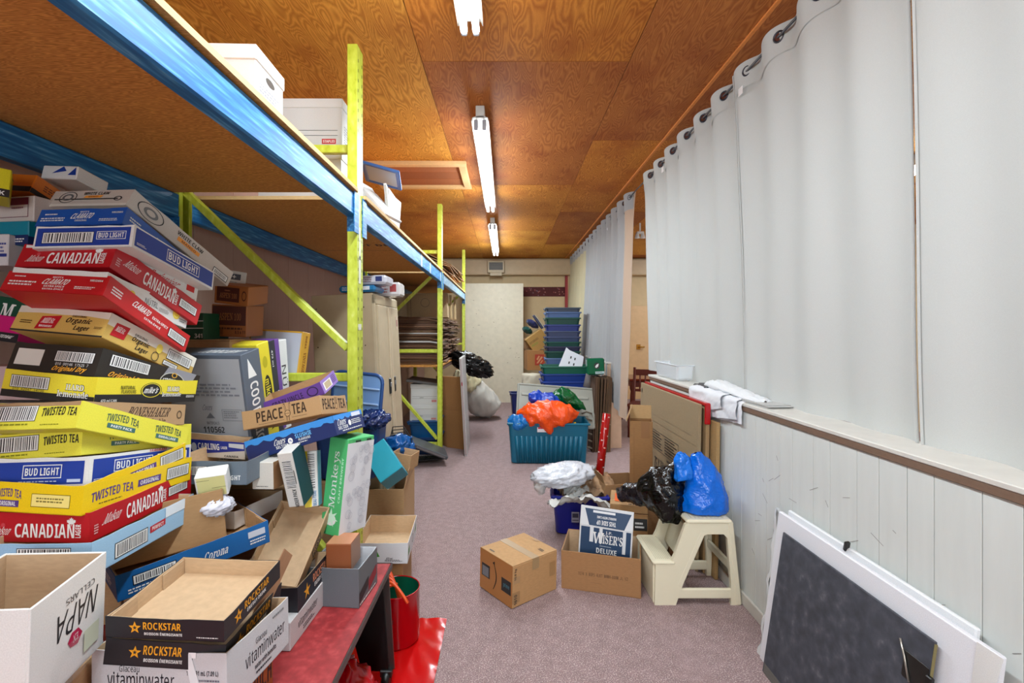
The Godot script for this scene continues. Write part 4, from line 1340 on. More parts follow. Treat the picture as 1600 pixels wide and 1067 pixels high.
# a soft lump: an ellipsoid creased by ridged noise
func blob(r: Vector3, amp: float, freq: float, sd: int, k: Color, at := Vector3.ZERO, flat := 0.0) -> Mb:
	var n := noise(1.0, 3, FastNoiseLite.TYPE_SIMPLEX, sd)
	n.fractal_type = FastNoiseLite.FRACTAL_RIDGED
	var m := Mb.new(true).c(k)
	var big := maxf(r.x, maxf(r.y, r.z))
	m.sheet(44, 26, func(u: float, v: float) -> Vector3:
		var a := -u * TAU
		var b := lerpf(-PI / 2, PI / 2, v)
		var d := Vector3(cos(a) * cos(b), sin(b), sin(a) * cos(b))
		var p := d * (freq * 0.35)
		var f := 1.0 + amp * (n.get_noise_3d(p.x, p.y, p.z) * 0.5)
		var q := Vector3(d.x * r.x, d.y * r.y, d.z * r.z) * f + at
		if flat > 0.0 and q.y < at.y - r.y * flat:
			q.y = at.y - r.y * flat
		return q, true)
	return m


# a creased bag along a run of [centre, half width x, half depth z]
func loft(secs: Array, amp: float, freq: float, sd: int, k: Color, cap := true, low := 0.003) -> Mb:
	var n := noise(1.0, 3, FastNoiseLite.TYPE_SIMPLEX, sd)
	n.fractal_type = FastNoiseLite.FRACTAL_RIDGED
	var m := Mb.new(true).c(k)
	var last := secs.size() - 1
	m.sheet(48, last * 7, func(u: float, v: float) -> Vector3:
		var f := v * last
		var i := mini(int(f), last - 1)
		var t := f - i
		var p0: Array = secs[maxi(i - 1, 0)]
		var p1: Array = secs[i]
		var p2: Array = secs[i + 1]
		var p3: Array = secs[mini(i + 2, last)]
		var c: Vector3 = p1[0].cubic_interpolate(p2[0], p0[0], p3[0], t)
		var rx := cubic_interpolate(p1[1], p2[1], p0[1], p3[1], t)
		var rz := cubic_interpolate(p1[2], p2[2], p0[2], p3[2], t)
		if cap and (v <= 0.0 or v >= 1.0):
			rx *= 0.05
			rz *= 0.05
		var a := -u * TAU
		var tan_: Vector3 = (p2[0] - p0[0]).lerp(p3[0] - p1[0], t).normalized()
		var ux := tan_.cross(Vector3.BACK if absf(tan_.z) < 0.75 else Vector3.UP).normalized()
		var d := ux * cos(a) * rx + ux.cross(tan_) * sin(a) * rz
		var q := c + d
		var w := n.get_noise_3d(q.x * freq, q.y * freq * 0.6, q.z * freq)
		q += d.normalized() * amp * w * 0.6
		q.y += amp * 0.3 * n.get_noise_3d(q.z * freq + 7.0, q.x * freq, q.y * freq)
		q.y = maxf(q.y, low)
		return q, true)
	return m


# ---------------------------------------------------------------- trays and cartons
# an open cardboard tray: printed outside walls, kraft lining and floor, folded tabs in the corners
func tray(n: String, called: String, label: String, group: String, k: Color, inside := KRAFT_IN, tabs := false, lean := 0.0) -> Array:
	var s := size_of(n)
	var t := thing(called, label, "cardboard tray", pose(n), group)
	var h := s * 0.5
	var th := 0.002
	var r := RandomNumberGenerator.new()
	r.seed = hash(n)
	var out := Mb.new().c(k)
	var lin := Mb.new().c(inside)
	out.box(Vector3(0, th * 0.5, 0), Vector3(s.x, th, s.z))
	lin.box(Vector3(0, th * 1.5 + 0.001, 0), Vector3(s.x - 2 * th, th, s.z - 2 * th))
	for w in [[Vector3(-h.x, 0, h.z), Vector3(h.x, 0, h.z), Vector3(0, 0, -1)], [Vector3(h.x, 0, h.z), Vector3(h.x, 0, -h.z), Vector3(-1, 0, 0)], [Vector3(h.x, 0, -h.z), Vector3(-h.x, 0, -h.z), Vector3(0, 0, 1)], [Vector3(-h.x, 0, -h.z), Vector3(-h.x, 0, h.z), Vector3(1, 0, 0)]]:
		var a: Vector3 = w[0]
		var b: Vector3 = w[1]
		var d: Vector3 = w[2]
		var m := 7
		var prev := s.y
		for i in m:
			var y1 := s.y - (r.randf_range(0.0, 0.003) if i < m - 1 else 0.0)
			var p := a.lerp(b, float(i) / m)
			var q := a.lerp(b, float(i + 1) / m)
			var up0 := Vector3(0, prev, 0)
			var up1 := Vector3(0, y1, 0)
			out.quad(p, q, q + up1, p + up0)
			out.quad(p + up0, q + up1, q + d * th + up1, p + d * th + up0)
			lin.quad(q + d * th * 2, p + d * th * 2, p + d * th * 2 + up0 - Vector3(0, 0.0006, 0), q + d * th * 2 + up1 - Vector3(0, 0.0006, 0))
			lin.quad(p + d * th + up0 - Vector3(0, 0.0004, 0), q + d * th + up1 - Vector3(0, 0.0004, 0), q + d * th * 2 + up1 - Vector3(0, 0.0006, 0), p + d * th * 2 + up0 - Vector3(0, 0.0006, 0))
			prev = y1
	add("printed_wall", out, M.coat, t)
	add("kraft_lining", lin, M.board, t)
	if tabs:
		for sx in [-1.0, 1.0]:
			for sz in [-1.0, 1.0]:
				add("corner_tab", Mb.new().c(inside.darkened(0.06)).box(Vector3(sx * (h.x - 0.006), s.y * 0.5, sz * (h.z - 0.045)), Vector3(0.003, s.y - 0.008, 0.08), 0.0008), M.board, t)
	return [t, s]


func closed_box(n: String, called: String, label: String, k: Color, group := "", category := "carton", m = null) -> Array:
	var s := size_of(n)
	var t := thing(called, label, category, pose(n), group)
	add("body", Mb.new().c(k).box(Vector3(0, s.y * 0.5, 0), s, 0.0025), M.coat if m == null else m, t)
	return [t, s]


# a cardboard carton open at the top with hollow inside and folded-out flaps
func open_carton(n: String, called: String, label: String, k: Color, group := "", flaps := [], outside = null) -> Array:
	var s := size_of(n)
	var t := thing(called, label, "carton", pose(n), group)
	var h := s * 0.5
	var th := 0.005
	var o := Mb.new().c(k)
	o.box(Vector3(0, th * 0.5, 0), Vector3(s.x, th, s.z))
	for e in [-1.0, 1.0]:
		o.box(Vector3(e * (h.x - th * 0.5), h.y, 0), Vector3(th, s.y, s.z), 0.001)
		o.box(Vector3(0, h.y, e * (h.z - th * 0.5)), Vector3(s.x - 2 * th, s.y, th), 0.001)
	add("body", o, M.board if outside == null else outside, t)
	var l := Mb.new().c(KRAFT_IN.darkened(0.08))
	for e in [-1.0, 1.0]:
		l.box(Vector3(e * (h.x - th - 0.0006), h.y, 0), Vector3(0.001, s.y - 0.004, s.z - 2 * th))
		l.box(Vector3(0, h.y, e * (h.z - th - 0.0006)), Vector3(s.x - 2 * th, s.y - 0.004, 0.001))
	add("kraft_lining", l, M.board, t)
	for f in flaps:   # [side, length, angle from upright outward]
		var a := deg_to_rad(f[2])
		var m := Mb.new().c(k.lightened(0.05))
		var c: float = f[1]
		match f[0]:
			"front": m.box(Vector3(0, s.y + cos(a) * c * 0.5, h.z + sin(a) * c * 0.5), Vector3(s.x, c, 0.004), 0.001, Basis(Vector3.RIGHT, a))
			"back": m.box(Vector3(0, s.y + cos(a) * c * 0.5, -h.z - sin(a) * c * 0.5), Vector3(s.x, c, 0.004), 0.001, Basis(Vector3.RIGHT, -a))
			"right": m.box(Vector3(h.x + sin(a) * c * 0.5, s.y + cos(a) * c * 0.5, 0), Vector3(0.004, c, s.z), 0.001, Basis(Vector3.BACK, -a))
			"left": m.box(Vector3(-h.x - sin(a) * c * 0.5, s.y + cos(a) * c * 0.5, 0), Vector3(0.004, c, s.z), 0.001, Basis(Vector3.BACK, a))
		add("flap", m, M.board, t)
	return [t, s]


const RED := Color(0.72, 0.08, 0.12)
const YEL := Color(0.93, 0.86, 0.22)
const BLUE := Color(0.11, 0.22, 0.58)
const DARK := Color(0.14, 0.14, 0.15)


func red_lager(f: Ink, side: bool):
	if side:
		f.text("Molson", 0.09, 0.40, 0.28, 0.74, WHITE, {"font": "R", "shear": 0.35})
		f.text("CANADIAN", 0.30, 0.22, 0.66, 0.76, WHITE, {"arch": 0.0})
		f.leaf(0.635, 0.78, 0.055, WHITE).text("LAGER", 0.665, 0.25, 0.695, 0.72, WHITE, {"rot": 90})
		f.code(0.72, 0.30, 0.95, 0.70).fine(0.03, 0.2, 0.07, 0.55, 4, Color(0.85, 0.7, 0.7))
	else:
		f.text("Molson", 0.08, 0.24, 0.30, 0.52, WHITE, {"font": "R", "shear": 0.35}).star(0.2, 0.56, 0.025, RED.lightened(0.2), 8, 0.6)
		f.text("CANADIAN", 0.31, 0.16, 0.86, 0.62, WHITE)
		f.leaf(0.83, 0.70, 0.085, WHITE).text("LAGER", 0.87, 0.17, 0.92, 0.62, WHITE, {"rot": 90})


func tea(f: Ink, k: Color, l: float):
	f.text("TWISTED TEA", l, 0.40, l + 0.34, 0.68, k, {"arch": 0.28})


func build_beer_stack():
	var g := "drink trays in the tall leaning stack"
	var a := []
	# hidden cartons carry the stack
	for k in [[-1.13, 0.504, -1.70, 0.24, 0.383], [-1.42, 0.504, -1.74, 0.26, 0.60]]:
		var sp := thing("carton", ["plain brown carton on the red table under the leaning tray stack", "taller plain carton on the red table at the wall behind the leaning stack"][0 if k[0] > -1.3 else 1], "carton", xf(Vector3(k[0], k[1], k[2])))
		carton_body(sp, Vector3(k[3], k[4], 0.20), KRAFT)
	a = tray("tray_pale_blue", "drink_tray", "pale blue drink tray at the foot of the leaning stack, under a red tray", g, Color(0.62, 0.78, 0.90))
	var f := ink("front", a[1]).code(0.35, 0.1, 0.82, 0.86)
	f.done(a[0])
	f = ink("right", a[1]).code(0.18, 0.12, 0.48, 0.62).poly([Vector2(0.5, 0.35), Vector2(0.66, 0.4), Vector2(0.66, 0.62), Vector2(0.5, 0.58)], Color(0.7, 0.15, 0.2)).text("PERFECT", 0.52, 0.42, 0.64, 0.54, WHITE)
	f.rect(0.66, 0.62, 0.98, 0.98, Color(0.86, 0.90, 0.93))
	f.done(a[0])
	a = tray("tray_red_low", "drink_tray", "red beer tray low in the leaning stack, directly above the pale blue tray", g, RED)
	f = ink("front", a[1]); red_lager(f, false); f.done(a[0])
	f = ink("right", a[1]); red_lager(f, true); f.done(a[0])
	var gold := Color(0.95, 0.80, 0.08)
	a = tray("tray_yellow_low", "drink_tray", "golden yellow tea tray resting on the low red beer tray of the leaning stack", g, gold)
	f = ink("front", a[1])
	f.text("TWISTED TEA", 0.14, 0.45, 0.40, 0.72, Color(0.33, 0.24, 0.50), {"arch": 0.25}).rect(0.16, 0.18, 0.38, 0.40, Color(0.33, 0.24, 0.50)).text("ORIGINAL", 0.19, 0.22, 0.35, 0.36, WHITE)
	f.rect(0.50, 0.22, 0.88, 0.66, Color(0.45, 0.38, 0.1)).rect(0.505, 0.24, 0.875, 0.64, Color(0.94, 0.86, 0.5)).fine(0.55, 0.36, 0.83, 0.56, 2, Color(0.5, 0.45, 0.2))
	f.done(a[0])
	f = ink("right", a[1])
	f.text("TWISTED TEA", 0.06, 0.34, 0.40, 0.66, Color(0.33, 0.24, 0.50), {"arch": 0.2}).fine(0.12, 0.2, 0.34, 0.28, 1, Color(0.4, 0.35, 0.1)).rect(0.44, 0.40, 0.66, 0.66, Color(0.33, 0.24, 0.50)).text("ORIGINAL", 0.46, 0.45, 0.64, 0.61, WHITE)
	f.code(0.72, 0.3, 0.97, 0.8)
	f.done(a[0])
	a = tray("tray_yellow_nest", "drink_tray", "second golden yellow tea tray nested in the first, its far end poking out", g, gold)
	f = ink("right", a[1])
	f.rect(0.40, 0.40, 0.66, 0.70, Color(0.33, 0.24, 0.50)).text("ORIGINAL", 0.42, 0.45, 0.64, 0.65, WHITE).code(0.70, 0.3, 0.97, 0.85)
	f.done(a[0])
	a = tray("tray_blue_low", "drink_tray", "white beer tray with blue panels, low in the leaning stack under two pale yellow trays", g, WHITE)
	f = ink("front", a[1])
	f.rect(0.0, 0.12, 0.955, 0.86, BLUE).frame(0.36, 0.32, 0.74, 0.76, WHITE, 0.008).text("BUD LIGHT", 0.385, 0.42, 0.715, 0.66, WHITE).fine(0.33, 0.19, 0.74, 0.26, 1, Color(0.75, 0.8, 0.9)).rect(0.8, 0.18, 0.93, 0.28, Color(0.75, 0.8, 0.9))
	f.done(a[0])
	f = ink("right", a[1])
	f.rect(0.03, 0.1, 0.98, 0.88, BLUE).frame(0.2, 0.36, 0.56, 0.78, WHITE, 0.006).text("BUD LIGHT", 0.22, 0.44, 0.54, 0.70, WHITE).code(0.60, 0.34, 0.95, 0.82).fine(0.04, 0.14, 0.14, 0.24, 2, WHITE).text("SEAGRAM", 0.52, 0.90, 0.7, 0.99, RED)
	f.done(a[0])
	var pale := Color(0.90, 0.87, 0.28)
	for q in [["tray_yellow_b", "pale yellow tea tray, lower of two, above the low white and blue tray"], ["tray_yellow_a", "pale yellow tea tray, upper of two in the leaning stack, sunk into its neighbour"]]:
		a = tray(q[0], "drink_tray", q[1], g, pale)
		f = ink("front", a[1])
		f.code(0.06, 0.30, 0.55, 0.88).text("TWISTED TEA", 0.60, 0.46, 0.97, 0.76, DARK, {"arch": 0.15}).fine(0.08, 0.14, 0.5, 0.24, 1, Color(0.5, 0.5, 0.1)).fine(0.62, 0.14, 0.85, 0.2, 1, Color(0.5, 0.5, 0.1))
		f.done(a[0])
		f = ink("right", a[1])
		for l in [0.20, 0.64]:
			f.text("TWISTED TEA", l, 0.48, l + 0.28, 0.76, Color(0.27, 0.38, 0.28), {"arch": 0.3}).rect(l + 0.02, 0.26, l + 0.26, 0.44, Color(0.25, 0.42, 0.40)).text("PARTY PACK" if l < 0.5 else "EMBALLAGE", l + 0.05, 0.30, l + 0.23, 0.40, WHITE)
		f.done(a[0])
	a = tray("tray_kraft_print", "drink_tray", "plain kraft tray with brown serif lettering, wedged in the middle of the leaning stack", g, Color(0.70, 0.57, 0.42))
	f = ink("right", a[1])
	f.text("BONESHAKER", 0.38, 0.40, 0.84, 0.82, Color(0.30, 0.22, 0.17), {"font": "RB", "shear": 0.1}).text("India Pale Ale", 0.42, 0.12, 0.78, 0.32, Color(0.30, 0.22, 0.17), {"font": "R"}).ring(0.93, 0.5, 0.03, 0.2, 0.3, Color(0.35, 0.27, 0.2))
	f.done(a[0])
	a = tray("tray_yellow_black", "drink_tray", "yellow and black lemonade tray, standing out at an angle midway up the leaning stack", g, YEL)
	f = ink("front", a[1])
	f.rect(0, 0, 1, 0.26, DARK).code(0.08, 0.36, 0.50, 0.82).text("010 42047 14750", 0.12, 0.27, 0.46, 0.36, DARK, {"font": "M"})
	f.text("HARD", 0.68, 0.42, 0.88, 0.66, DARK, {"font": "RB"}).text("HARD", 0.684, 0.44, 0.876, 0.64, WHITE, {"font": "RB"}).text("lemonade", 0.60, 0.16, 0.94, 0.42, DARK, {"font": "RB"}).text("lemonade", 0.605, 0.18, 0.935, 0.40, WHITE, {"font": "RB"})
	f.done(a[0])
	f = ink("right", a[1])
	f.rect(0, 0, 1, 0.36, DARK).ell(0.49, 0.52, 0.105, 0.32, DARK).ring(0.49, 0.52, 0.098, 0.295, 0.08, YEL).text("mike's", 0.41, 0.40, 0.57, 0.66, WHITE, {"shear": 0.2})
	f.text("HARD", 0.65, 0.46, 0.79, 0.70, DARK, {"font": "RB"}).text("HARD", 0.653, 0.48, 0.787, 0.68, WHITE, {"font": "RB"}).text("lemonade", 0.60, 0.24, 0.82, 0.46, DARK, {"font": "RB"}).text("lemonade", 0.604, 0.26, 0.816, 0.44, WHITE, {"font": "RB"})
	f.text("NATURAL", 0.20, 0.56, 0.33, 0.70, Color(0.3, 0.3, 0.1)).text("FLAVOURS", 0.21, 0.40, 0.34, 0.53, Color(0.3, 0.3, 0.1)).text("473 ml CAN", 0.05, 0.08, 0.18, 0.18, WHITE).fine(0.88, 0.2, 0.98, 0.32, 2, WHITE)
	f.done(a[0])
	a = tray("tray_dark", "drink_tray", "black cider tray with orange script in the leaning stack, under the gold lager tray", g, Color(0.17, 0.16, 0.15))
	f = ink("front", a[1])
	f.rect(0.06, 0.22, 0.36, 0.78, Color(0.86, 0.85, 0.82)).code(0.50, 0.42, 0.94, 0.80).text("010 00146 17525 7", 0.53, 0.30, 0.90, 0.39, WHITE, {"font": "M"}).text("Original Dry", 0.49, 0.06, 0.91, 0.28, Color(0.93, 0.66, 0.20), {"shear": 0.12})
	f.done(a[0])
	f = ink("right", a[1])
	f.poly([Vector2(0.52, 0), Vector2(0.86, 0), Vector2(0.95, 1), Vector2(0.62, 1)], Color(0.55, 0.55, 0.58))
	f.code(0.08, 0.46, 0.44, 0.90).text("Original Dry", 0.08, 0.06, 0.44, 0.32, Color(0.93, 0.66, 0.20), {"shear": 0.12}).ell(0.70, 0.42, 0.14, 0.40, DARK).ring(0.70, 0.42, 0.14, 0.40, 0.07, Color(0.75, 0.75, 0.7)).text("STRONGBOW", 0.59, 0.34, 0.81, 0.52, WHITE, {"arch": 0.3}).ring(0.70, 0.72, 0.03, 0.10, 0.3, Color(0.85, 0.65, 0.2)).rect(0.93, 0.2, 0.98, 0.6, gold)
	f.done(a[0])
	a = tray("tray_gold", "drink_tray", "gold and cream lager tray with a red diamond badge in the leaning stack", g, Color(0.83, 0.69, 0.36))
	f = ink("front", a[1])
	f.wave(0.72, 0.1, Color(0.84, 0.80, 0.74), 1.0, 1).rect(0, 0, 1, 0.06, DARK)
	f.poly([Vector2(0.25, 0.12), Vector2(0.46, 0.20), Vector2(0.49, 0.72), Vector2(0.28, 0.64)], RED).text("Mill St.", 0.29, 0.38, 0.45, 0.60, WHITE, {"font": "RB", "shear": 0.2}).text("BREWERY", 0.29, 0.22, 0.43, 0.30, WHITE)
	f.text("ORIGINAL", 0.60, 0.70, 0.76, 0.78, Color(0.3, 0.2, 0.1)).text("Organic", 0.54, 0.40, 0.84, 0.68, Color(0.16, 0.11, 0.08), {"shear": 0.1}).text("Lager", 0.66, 0.14, 0.84, 0.38, Color(0.16, 0.11, 0.08), {"shear": 0.1}).fine(0.07, 0.3, 0.2, 0.46, 2, Color(0.35, 0.25, 0.1)).fine(0.88, 0.3, 0.97, 0.4, 2, Color(0.35, 0.25, 0.1))
	f.done(a[0])
	f = ink("right", a[1])
	f.rect(0, 0.55, 1, 1, Color(0.87, 0.85, 0.80))
	f.poly([Vector2(0.05, 0.22), Vector2(0.18, 0.26), Vector2(0.20, 0.80), Vector2(0.07, 0.76)], RED).text("Mill St.", 0.075, 0.46, 0.175, 0.68, WHITE, {"font": "RB", "shear": 0.2}).text("ORIGINAL", 0.26, 0.62, 0.40, 0.72, DARK).text("Organic", 0.24, 0.34, 0.44, 0.60, DARK, {"shear": 0.1}).text("Lager", 0.30, 0.08, 0.44, 0.32, DARK, {"shear": 0.1})
	f.ell(0.54, 0.6, 0.035, 0.2, Color(0.93, 0.84, 0.35)).code(0.64, 0.36, 0.95, 0.82).ring(0.52, 0.22, 0.04, 0.2, 0.15, DARK).code(0.62, 0.06, 0.80, 0.28)
	f.done(a[0])
	a = tray("tray_red_juice", "drink_tray", "red juice-cocktail tray in the leaning stack, just under the highest red beer tray", g, Color(0.75, 0.09, 0.13))
	f = ink("front", a[1])
	f.text("CLAMATO", 0.36, 0.42, 0.64, 0.70, WHITE, {"shear": 0.15}).text("MOTT'S", 0.45, 0.74, 0.55, 0.82, WHITE).text("EXTRA SPICY", 0.40, 0.28, 0.60, 0.37, WHITE).text("EXTRA-ÉPICÉ", 0.40, 0.15, 0.60, 0.24, WHITE)
	f.fine(0.05, 0.28, 0.32, 0.56, 2, WHITE).fine(0.08, 0.70, 0.22, 0.80, 1, WHITE).fine(0.70, 0.24, 0.92, 0.40, 2, WHITE).text("10032604", 0.82, 0.66, 0.95, 0.76, WHITE)
	f.done(a[0])
	f = ink("right", a[1])
	f.text("CLAMATO", 0.26, 0.44, 0.48, 0.76, WHITE, {"shear": 0.15}).text("EXTRA-SPICY", 0.50, 0.48, 0.70, 0.62, WHITE).text("EXTRA-ÉPICÉ", 0.42, 0.22, 0.62, 0.36, WHITE).fine(0.05, 0.3, 0.17, 0.7, 3, WHITE).code(0.72, 0.2, 0.96, 0.7)
	f.done(a[0])
	a = tray("tray_white_lemon", "drink_tray", "white seltzer tray with lemon pictures, showing between two red trays of the leaning stack", g, WHITE)
	f = ink("right", a[1])
	f.ell(0.27, 0.5, 0.035, 0.2, Color(0.93, 0.82, 0.25)).text("NÜTRL", 0.42, 0.38, 0.58, 0.72, Color(0.3, 0.3, 0.3), {"font": "S"}).ell(0.83, 0.52, 0.05, 0.26, Color(0.93, 0.82, 0.25)).ring(0.83, 0.52, 0.035, 0.18, 0.15, Color(0.97, 0.93, 0.6)).fine(0.6, 0.3, 0.74, 0.5, 3, Color(0.6, 0.6, 0.6)).fine(0.88, 0.2, 0.98, 0.4, 2, Color(0.5, 0.5, 0.5))
	f.done(a[0])
	a = tray("tray_red_a", "drink_tray", "red beer tray near the top of the leaning stack, tipped steeply back", g, RED)
	f = ink("front", a[1]); red_lager(f, false); f.done(a[0])
	f = ink("right", a[1]); red_lager(f, true); f.done(a[0])
	a = tray("tray_white_red", "drink_tray", "white beer tray with red cursive lettering near the top of the leaning stack", g, WHITE)
	f = ink("right", a[1])
	f.text("Budweiser", 0.30, 0.30, 0.80, 0.80, Color(0.75, 0.1, 0.13), {"font": "R", "shear": 0.35}).rect(0.84, 0.52, 0.95, 0.82, Color(0.78, 0.12, 0.12)).text("473 ml", 0.88, 0.12, 0.97, 0.22, DARK)
	f.done(a[0])
	a = tray("tray_blue_white", "drink_tray", "white-edged beer tray with blue panels near the top of the leaning stack", g, WHITE)
	f = ink("front", a[1])
	f.rect(0.02, 0.10, 0.97, 0.90, BLUE).code(0.08, 0.22, 0.60, 0.72).frame(0.63, 0.36, 0.93, 0.72, WHITE, 0.006).text("BUD LIGHT", 0.65, 0.43, 0.91, 0.65, WHITE)
	f.done(a[0])
	f = ink("right", a[1])
	f.rect(0.02, 0.12, 0.98, 0.92, BLUE).frame(0.36, 0.24, 0.78, 0.80, WHITE, 0.006).text("BUD LIGHT", 0.38, 0.34, 0.76, 0.70, WHITE).fine(0.04, 0.2, 0.14, 0.32, 2, WHITE)
	f.done(a[0])
	a = tray("tray_blue_juice", "drink_tray", "bright blue juice-cocktail tray directly under the highest tray of the leaning stack", g, Color(0.10, 0.33, 0.68))
	f = ink("front", a[1])
	f.text("CLAMATO", 0.37, 0.40, 0.65, 0.72, WHITE, {"shear": 0.15}).text("MOTT'S", 0.47, 0.76, 0.57, 0.84, WHITE).text("ORIGINAL", 0.44, 0.24, 0.58, 0.34, WHITE).fine(0.04, 0.26, 0.33, 0.52, 2, WHITE).fine(0.07, 0.62, 0.22, 0.76, 1, WHITE).fine(0.72, 0.20, 0.94, 0.38, 2, WHITE).text("10032603", 0.84, 0.66, 0.97, 0.76, WHITE)
	f.done(a[0])
	f = ink("right", a[1])
	f.text("CLAMATO", 0.30, 0.3, 0.6, 0.7, WHITE, {"shear": 0.15}).fine(0.05, 0.4, 0.2, 0.7, 2, WHITE)
	f.done(a[0])
	a = tray("tray_white_orange", "drink_tray", "white seltzer tray with an orange band, highest in the leaning stack", g, Color(0.80, 0.76, 0.72))
	f = ink("front", a[1])
	f.rect(0, 0, 1, 0.14, Color(0.84, 0.82, 0.78)).rect(0.06, 0.40, 0.86, 0.47, DARK).ring(0.22, 0.56, 0.11, 0.36, 0.10, DARK).ring(0.22, 0.56, 0.07, 0.22, 0.4, Color(0.4, 0.4, 0.4)).text("WHITE CLAW", 0.40, 0.70, 0.72, 0.88, DARK).poly([Vector2(0.42, 0.50), Vector2(0.64, 0.50), Vector2(0.66, 0.66), Vector2(0.44, 0.64)], Color(0.93, 0.60, 0.20)).text("MANGO", 0.48, 0.53, 0.60, 0.63, Color(0.5, 0.25, 0.05)).ring(0.86, 0.44, 0.05, 0.14, 0.3, DARK)
	f.done(a[0])
	f = ink("right", a[1])
	f.ring(0.17, 0.52, 0.11, 0.42, 0.08, DARK).ring(0.17, 0.52, 0.06, 0.24, 0.4, Color(0.45, 0.45, 0.45)).text("WHITE CLAW", 0.40, 0.60, 0.66, 0.82, DARK).poly([Vector2(0.42, 0.30), Vector2(0.64, 0.30), Vector2(0.64, 0.52), Vector2(0.42, 0.54)], Color(0.93, 0.60, 0.20)).text("MANGO", 0.46, 0.35, 0.60, 0.48, Color(0.5, 0.25, 0.05)).code(0.80, 0.1, 0.97, 0.5)
	f.done(a[0])
	# the second column, behind
	g = "cartons in the column behind the leaning stack"
	a = closed_box("col_teal", "drink_carton", "teal and navy drink carton in the column behind the leaning stack, under the maroon-panelled one", Color(0.03, 0.52, 0.62), g)
	f = ink("front", a[1]).rect(0, 0, 1, 0.42, Color(0.06, 0.16, 0.36)).poly([Vector2(0.3, 0.42), Vector2(1, 0.34), Vector2(0.3, 0.6)], Color(0.06, 0.16, 0.36)).fine(0.62, 0.1, 0.95, 0.3, 2, WHITE)
	f.done(a[0])
	f = ink("right", a[1]).rect(0, 0, 1, 0.36, Color(0.06, 0.16, 0.36))
	f.done(a[0])
	a = closed_box("col_maroon", "drink_carton", "white wine-coloured-panel carton between the orange and teal ones, behind the leaning stack", Color(0.82, 0.78, 0.76), g)
	f = ink("front", a[1]).frame(0.05, 0.18, 0.92, 0.94, Color(0.40, 0.10, 0.22), 0.008).rect(0.05, 0.66, 0.92, 0.94, Color(0.40, 0.06, 0.20)).fine(0.66, 0.5, 0.85, 0.6, 1, Color(0.5, 0.3, 0.4))
	f.done(a[0])
	f = ink("right", a[1])
	for i in 5:
		f.poly([Vector2(0.08 + 0.03 * i, 0.2 + 0.14 * i), Vector2(0.2, 0.26 + 0.14 * i), Vector2(0.12, 0.32 + 0.14 * i)], Color(0.25, 0.08, 0.14))
	f.done(a[0])
	a = closed_box("col_orange", "drink_carton", "orange tea carton with a dark base, behind the top of the leaning stack", Color(0.86, 0.46, 0.08), g)
	f = ink("front", a[1]).rect(0, 0, 1, 0.30, Color(0.13, 0.11, 0.10)).text("TEA", 0.35, 0.5, 0.6, 0.66, DARK)
	f.done(a[0])
	f = ink("right", a[1]).rect(0, 0, 1, 0.26, Color(0.13, 0.11, 0.10)).fine(0.1, 0.4, 0.5, 0.75, 3, Color(0.45, 0.22, 0.05))
	f.done(a[0])
	a = closed_box("col_yellow", "drink_carton", "yellow carton with a black base cut by the picture edge, beside the orange tea carton", Color(0.86, 0.82, 0.10), g)
	f = ink("front", a[1]).rect(0, 0, 1, 0.28, Color(0.12, 0.11, 0.10)).frame(0.3, 0.45, 0.78, 0.85, DARK, 0.03).text("PEAK", 0.7, 0.06, 0.95, 0.2, WHITE)
	f.done(a[0])
	a = closed_box("col_white", "drink_carton", "small white carton with blue print at the picture edge, next to the highest red tray", Color(0.85, 0.84, 0.85), g)
	f = ink("front", a[1]).fine(0.5, 0.4, 0.95, 0.75, 3, Color(0.2, 0.25, 0.55)).rect(0.5, 0.28, 0.97, 0.38, Color(0.15, 0.2, 0.5))
	f.done(a[0])
	a = closed_box("col_green", "drink_carton", "dark green carton with a big white letter, behind the gold lager tray", Color(0.03, 0.28, 0.20), g)
	f = ink("front", a[1]).text("M", 0.55, 0.1, 0.84, 0.75, WHITE, {"font": "RB", "shear": 0.15})
	f.done(a[0])
	a = closed_box("col_magenta", "drink_carton", "bright magenta carton with a black foot, behind the gold lager tray", Color(0.80, 0.05, 0.45), g)
	f = ink("front", a[1]).rect(0, 0, 1, 0.36, Color(0.10, 0.10, 0.12)).text("INTERNATIONAL", 0.3, 0.14, 0.95, 0.26, WHITE, {"shear": 0.15})
	f.done(a[0])
	var more := [["pale pink carton low behind the black cider tray", Vector3(-1.48, 1.285, -1.58), Vector3(0.22, 0.10, 0.25), Color(0.80, 0.70, 0.70)], ["white carton with small pink print beneath the pale pink carton", Vector3(-1.48, 1.175, -1.58), Vector3(0.24, 0.10, 0.25), Color(0.82, 0.78, 0.76)], ["brown carton standing low behind the leaning stack at the picture edge", Vector3(-1.50, 0.85, -1.78), Vector3(0.30, 0.30, 0.30), KRAFT]]
	for q in more:
		var t := thing("drink_carton", q[0], "carton", xf(q[1], -4), g)
		add("body", Mb.new().c(q[3]).box(Vector3(0, q[2].y * 0.5, 0), q[2], 0.002), M.coat, t)
		var fr := ink("front", q[2]).fine(0.5, 0.3, 0.9, 0.6, 2, Color(0.6, 0.3, 0.35))
		fr.done(t)
	var wb := thing("drink_carton", "white and blue carton lying flat behind the highest tray of the leaning stack", "carton", xf(Vector3(-1.515, 1.996, -1.72), -4, -10, -3), g)
	add("body", Mb.new().c(WHITE).box(Vector3(0, 0.024, 0), Vector3(0.13, 0.048, 0.12), 0.003), M.coat, wb)
	f = ink("front", Vector3(0.13, 0.048, 0.12)).poly([Vector2(0.3, 0.4), Vector2(0.6, 0.95), Vector2(0.7, 0.6)], BLUE).poly([Vector2(0.75, 0.3), Vector2(0.95, 0.9), Vector2(0.98, 0.3)], BLUE)
	f.done(wb)


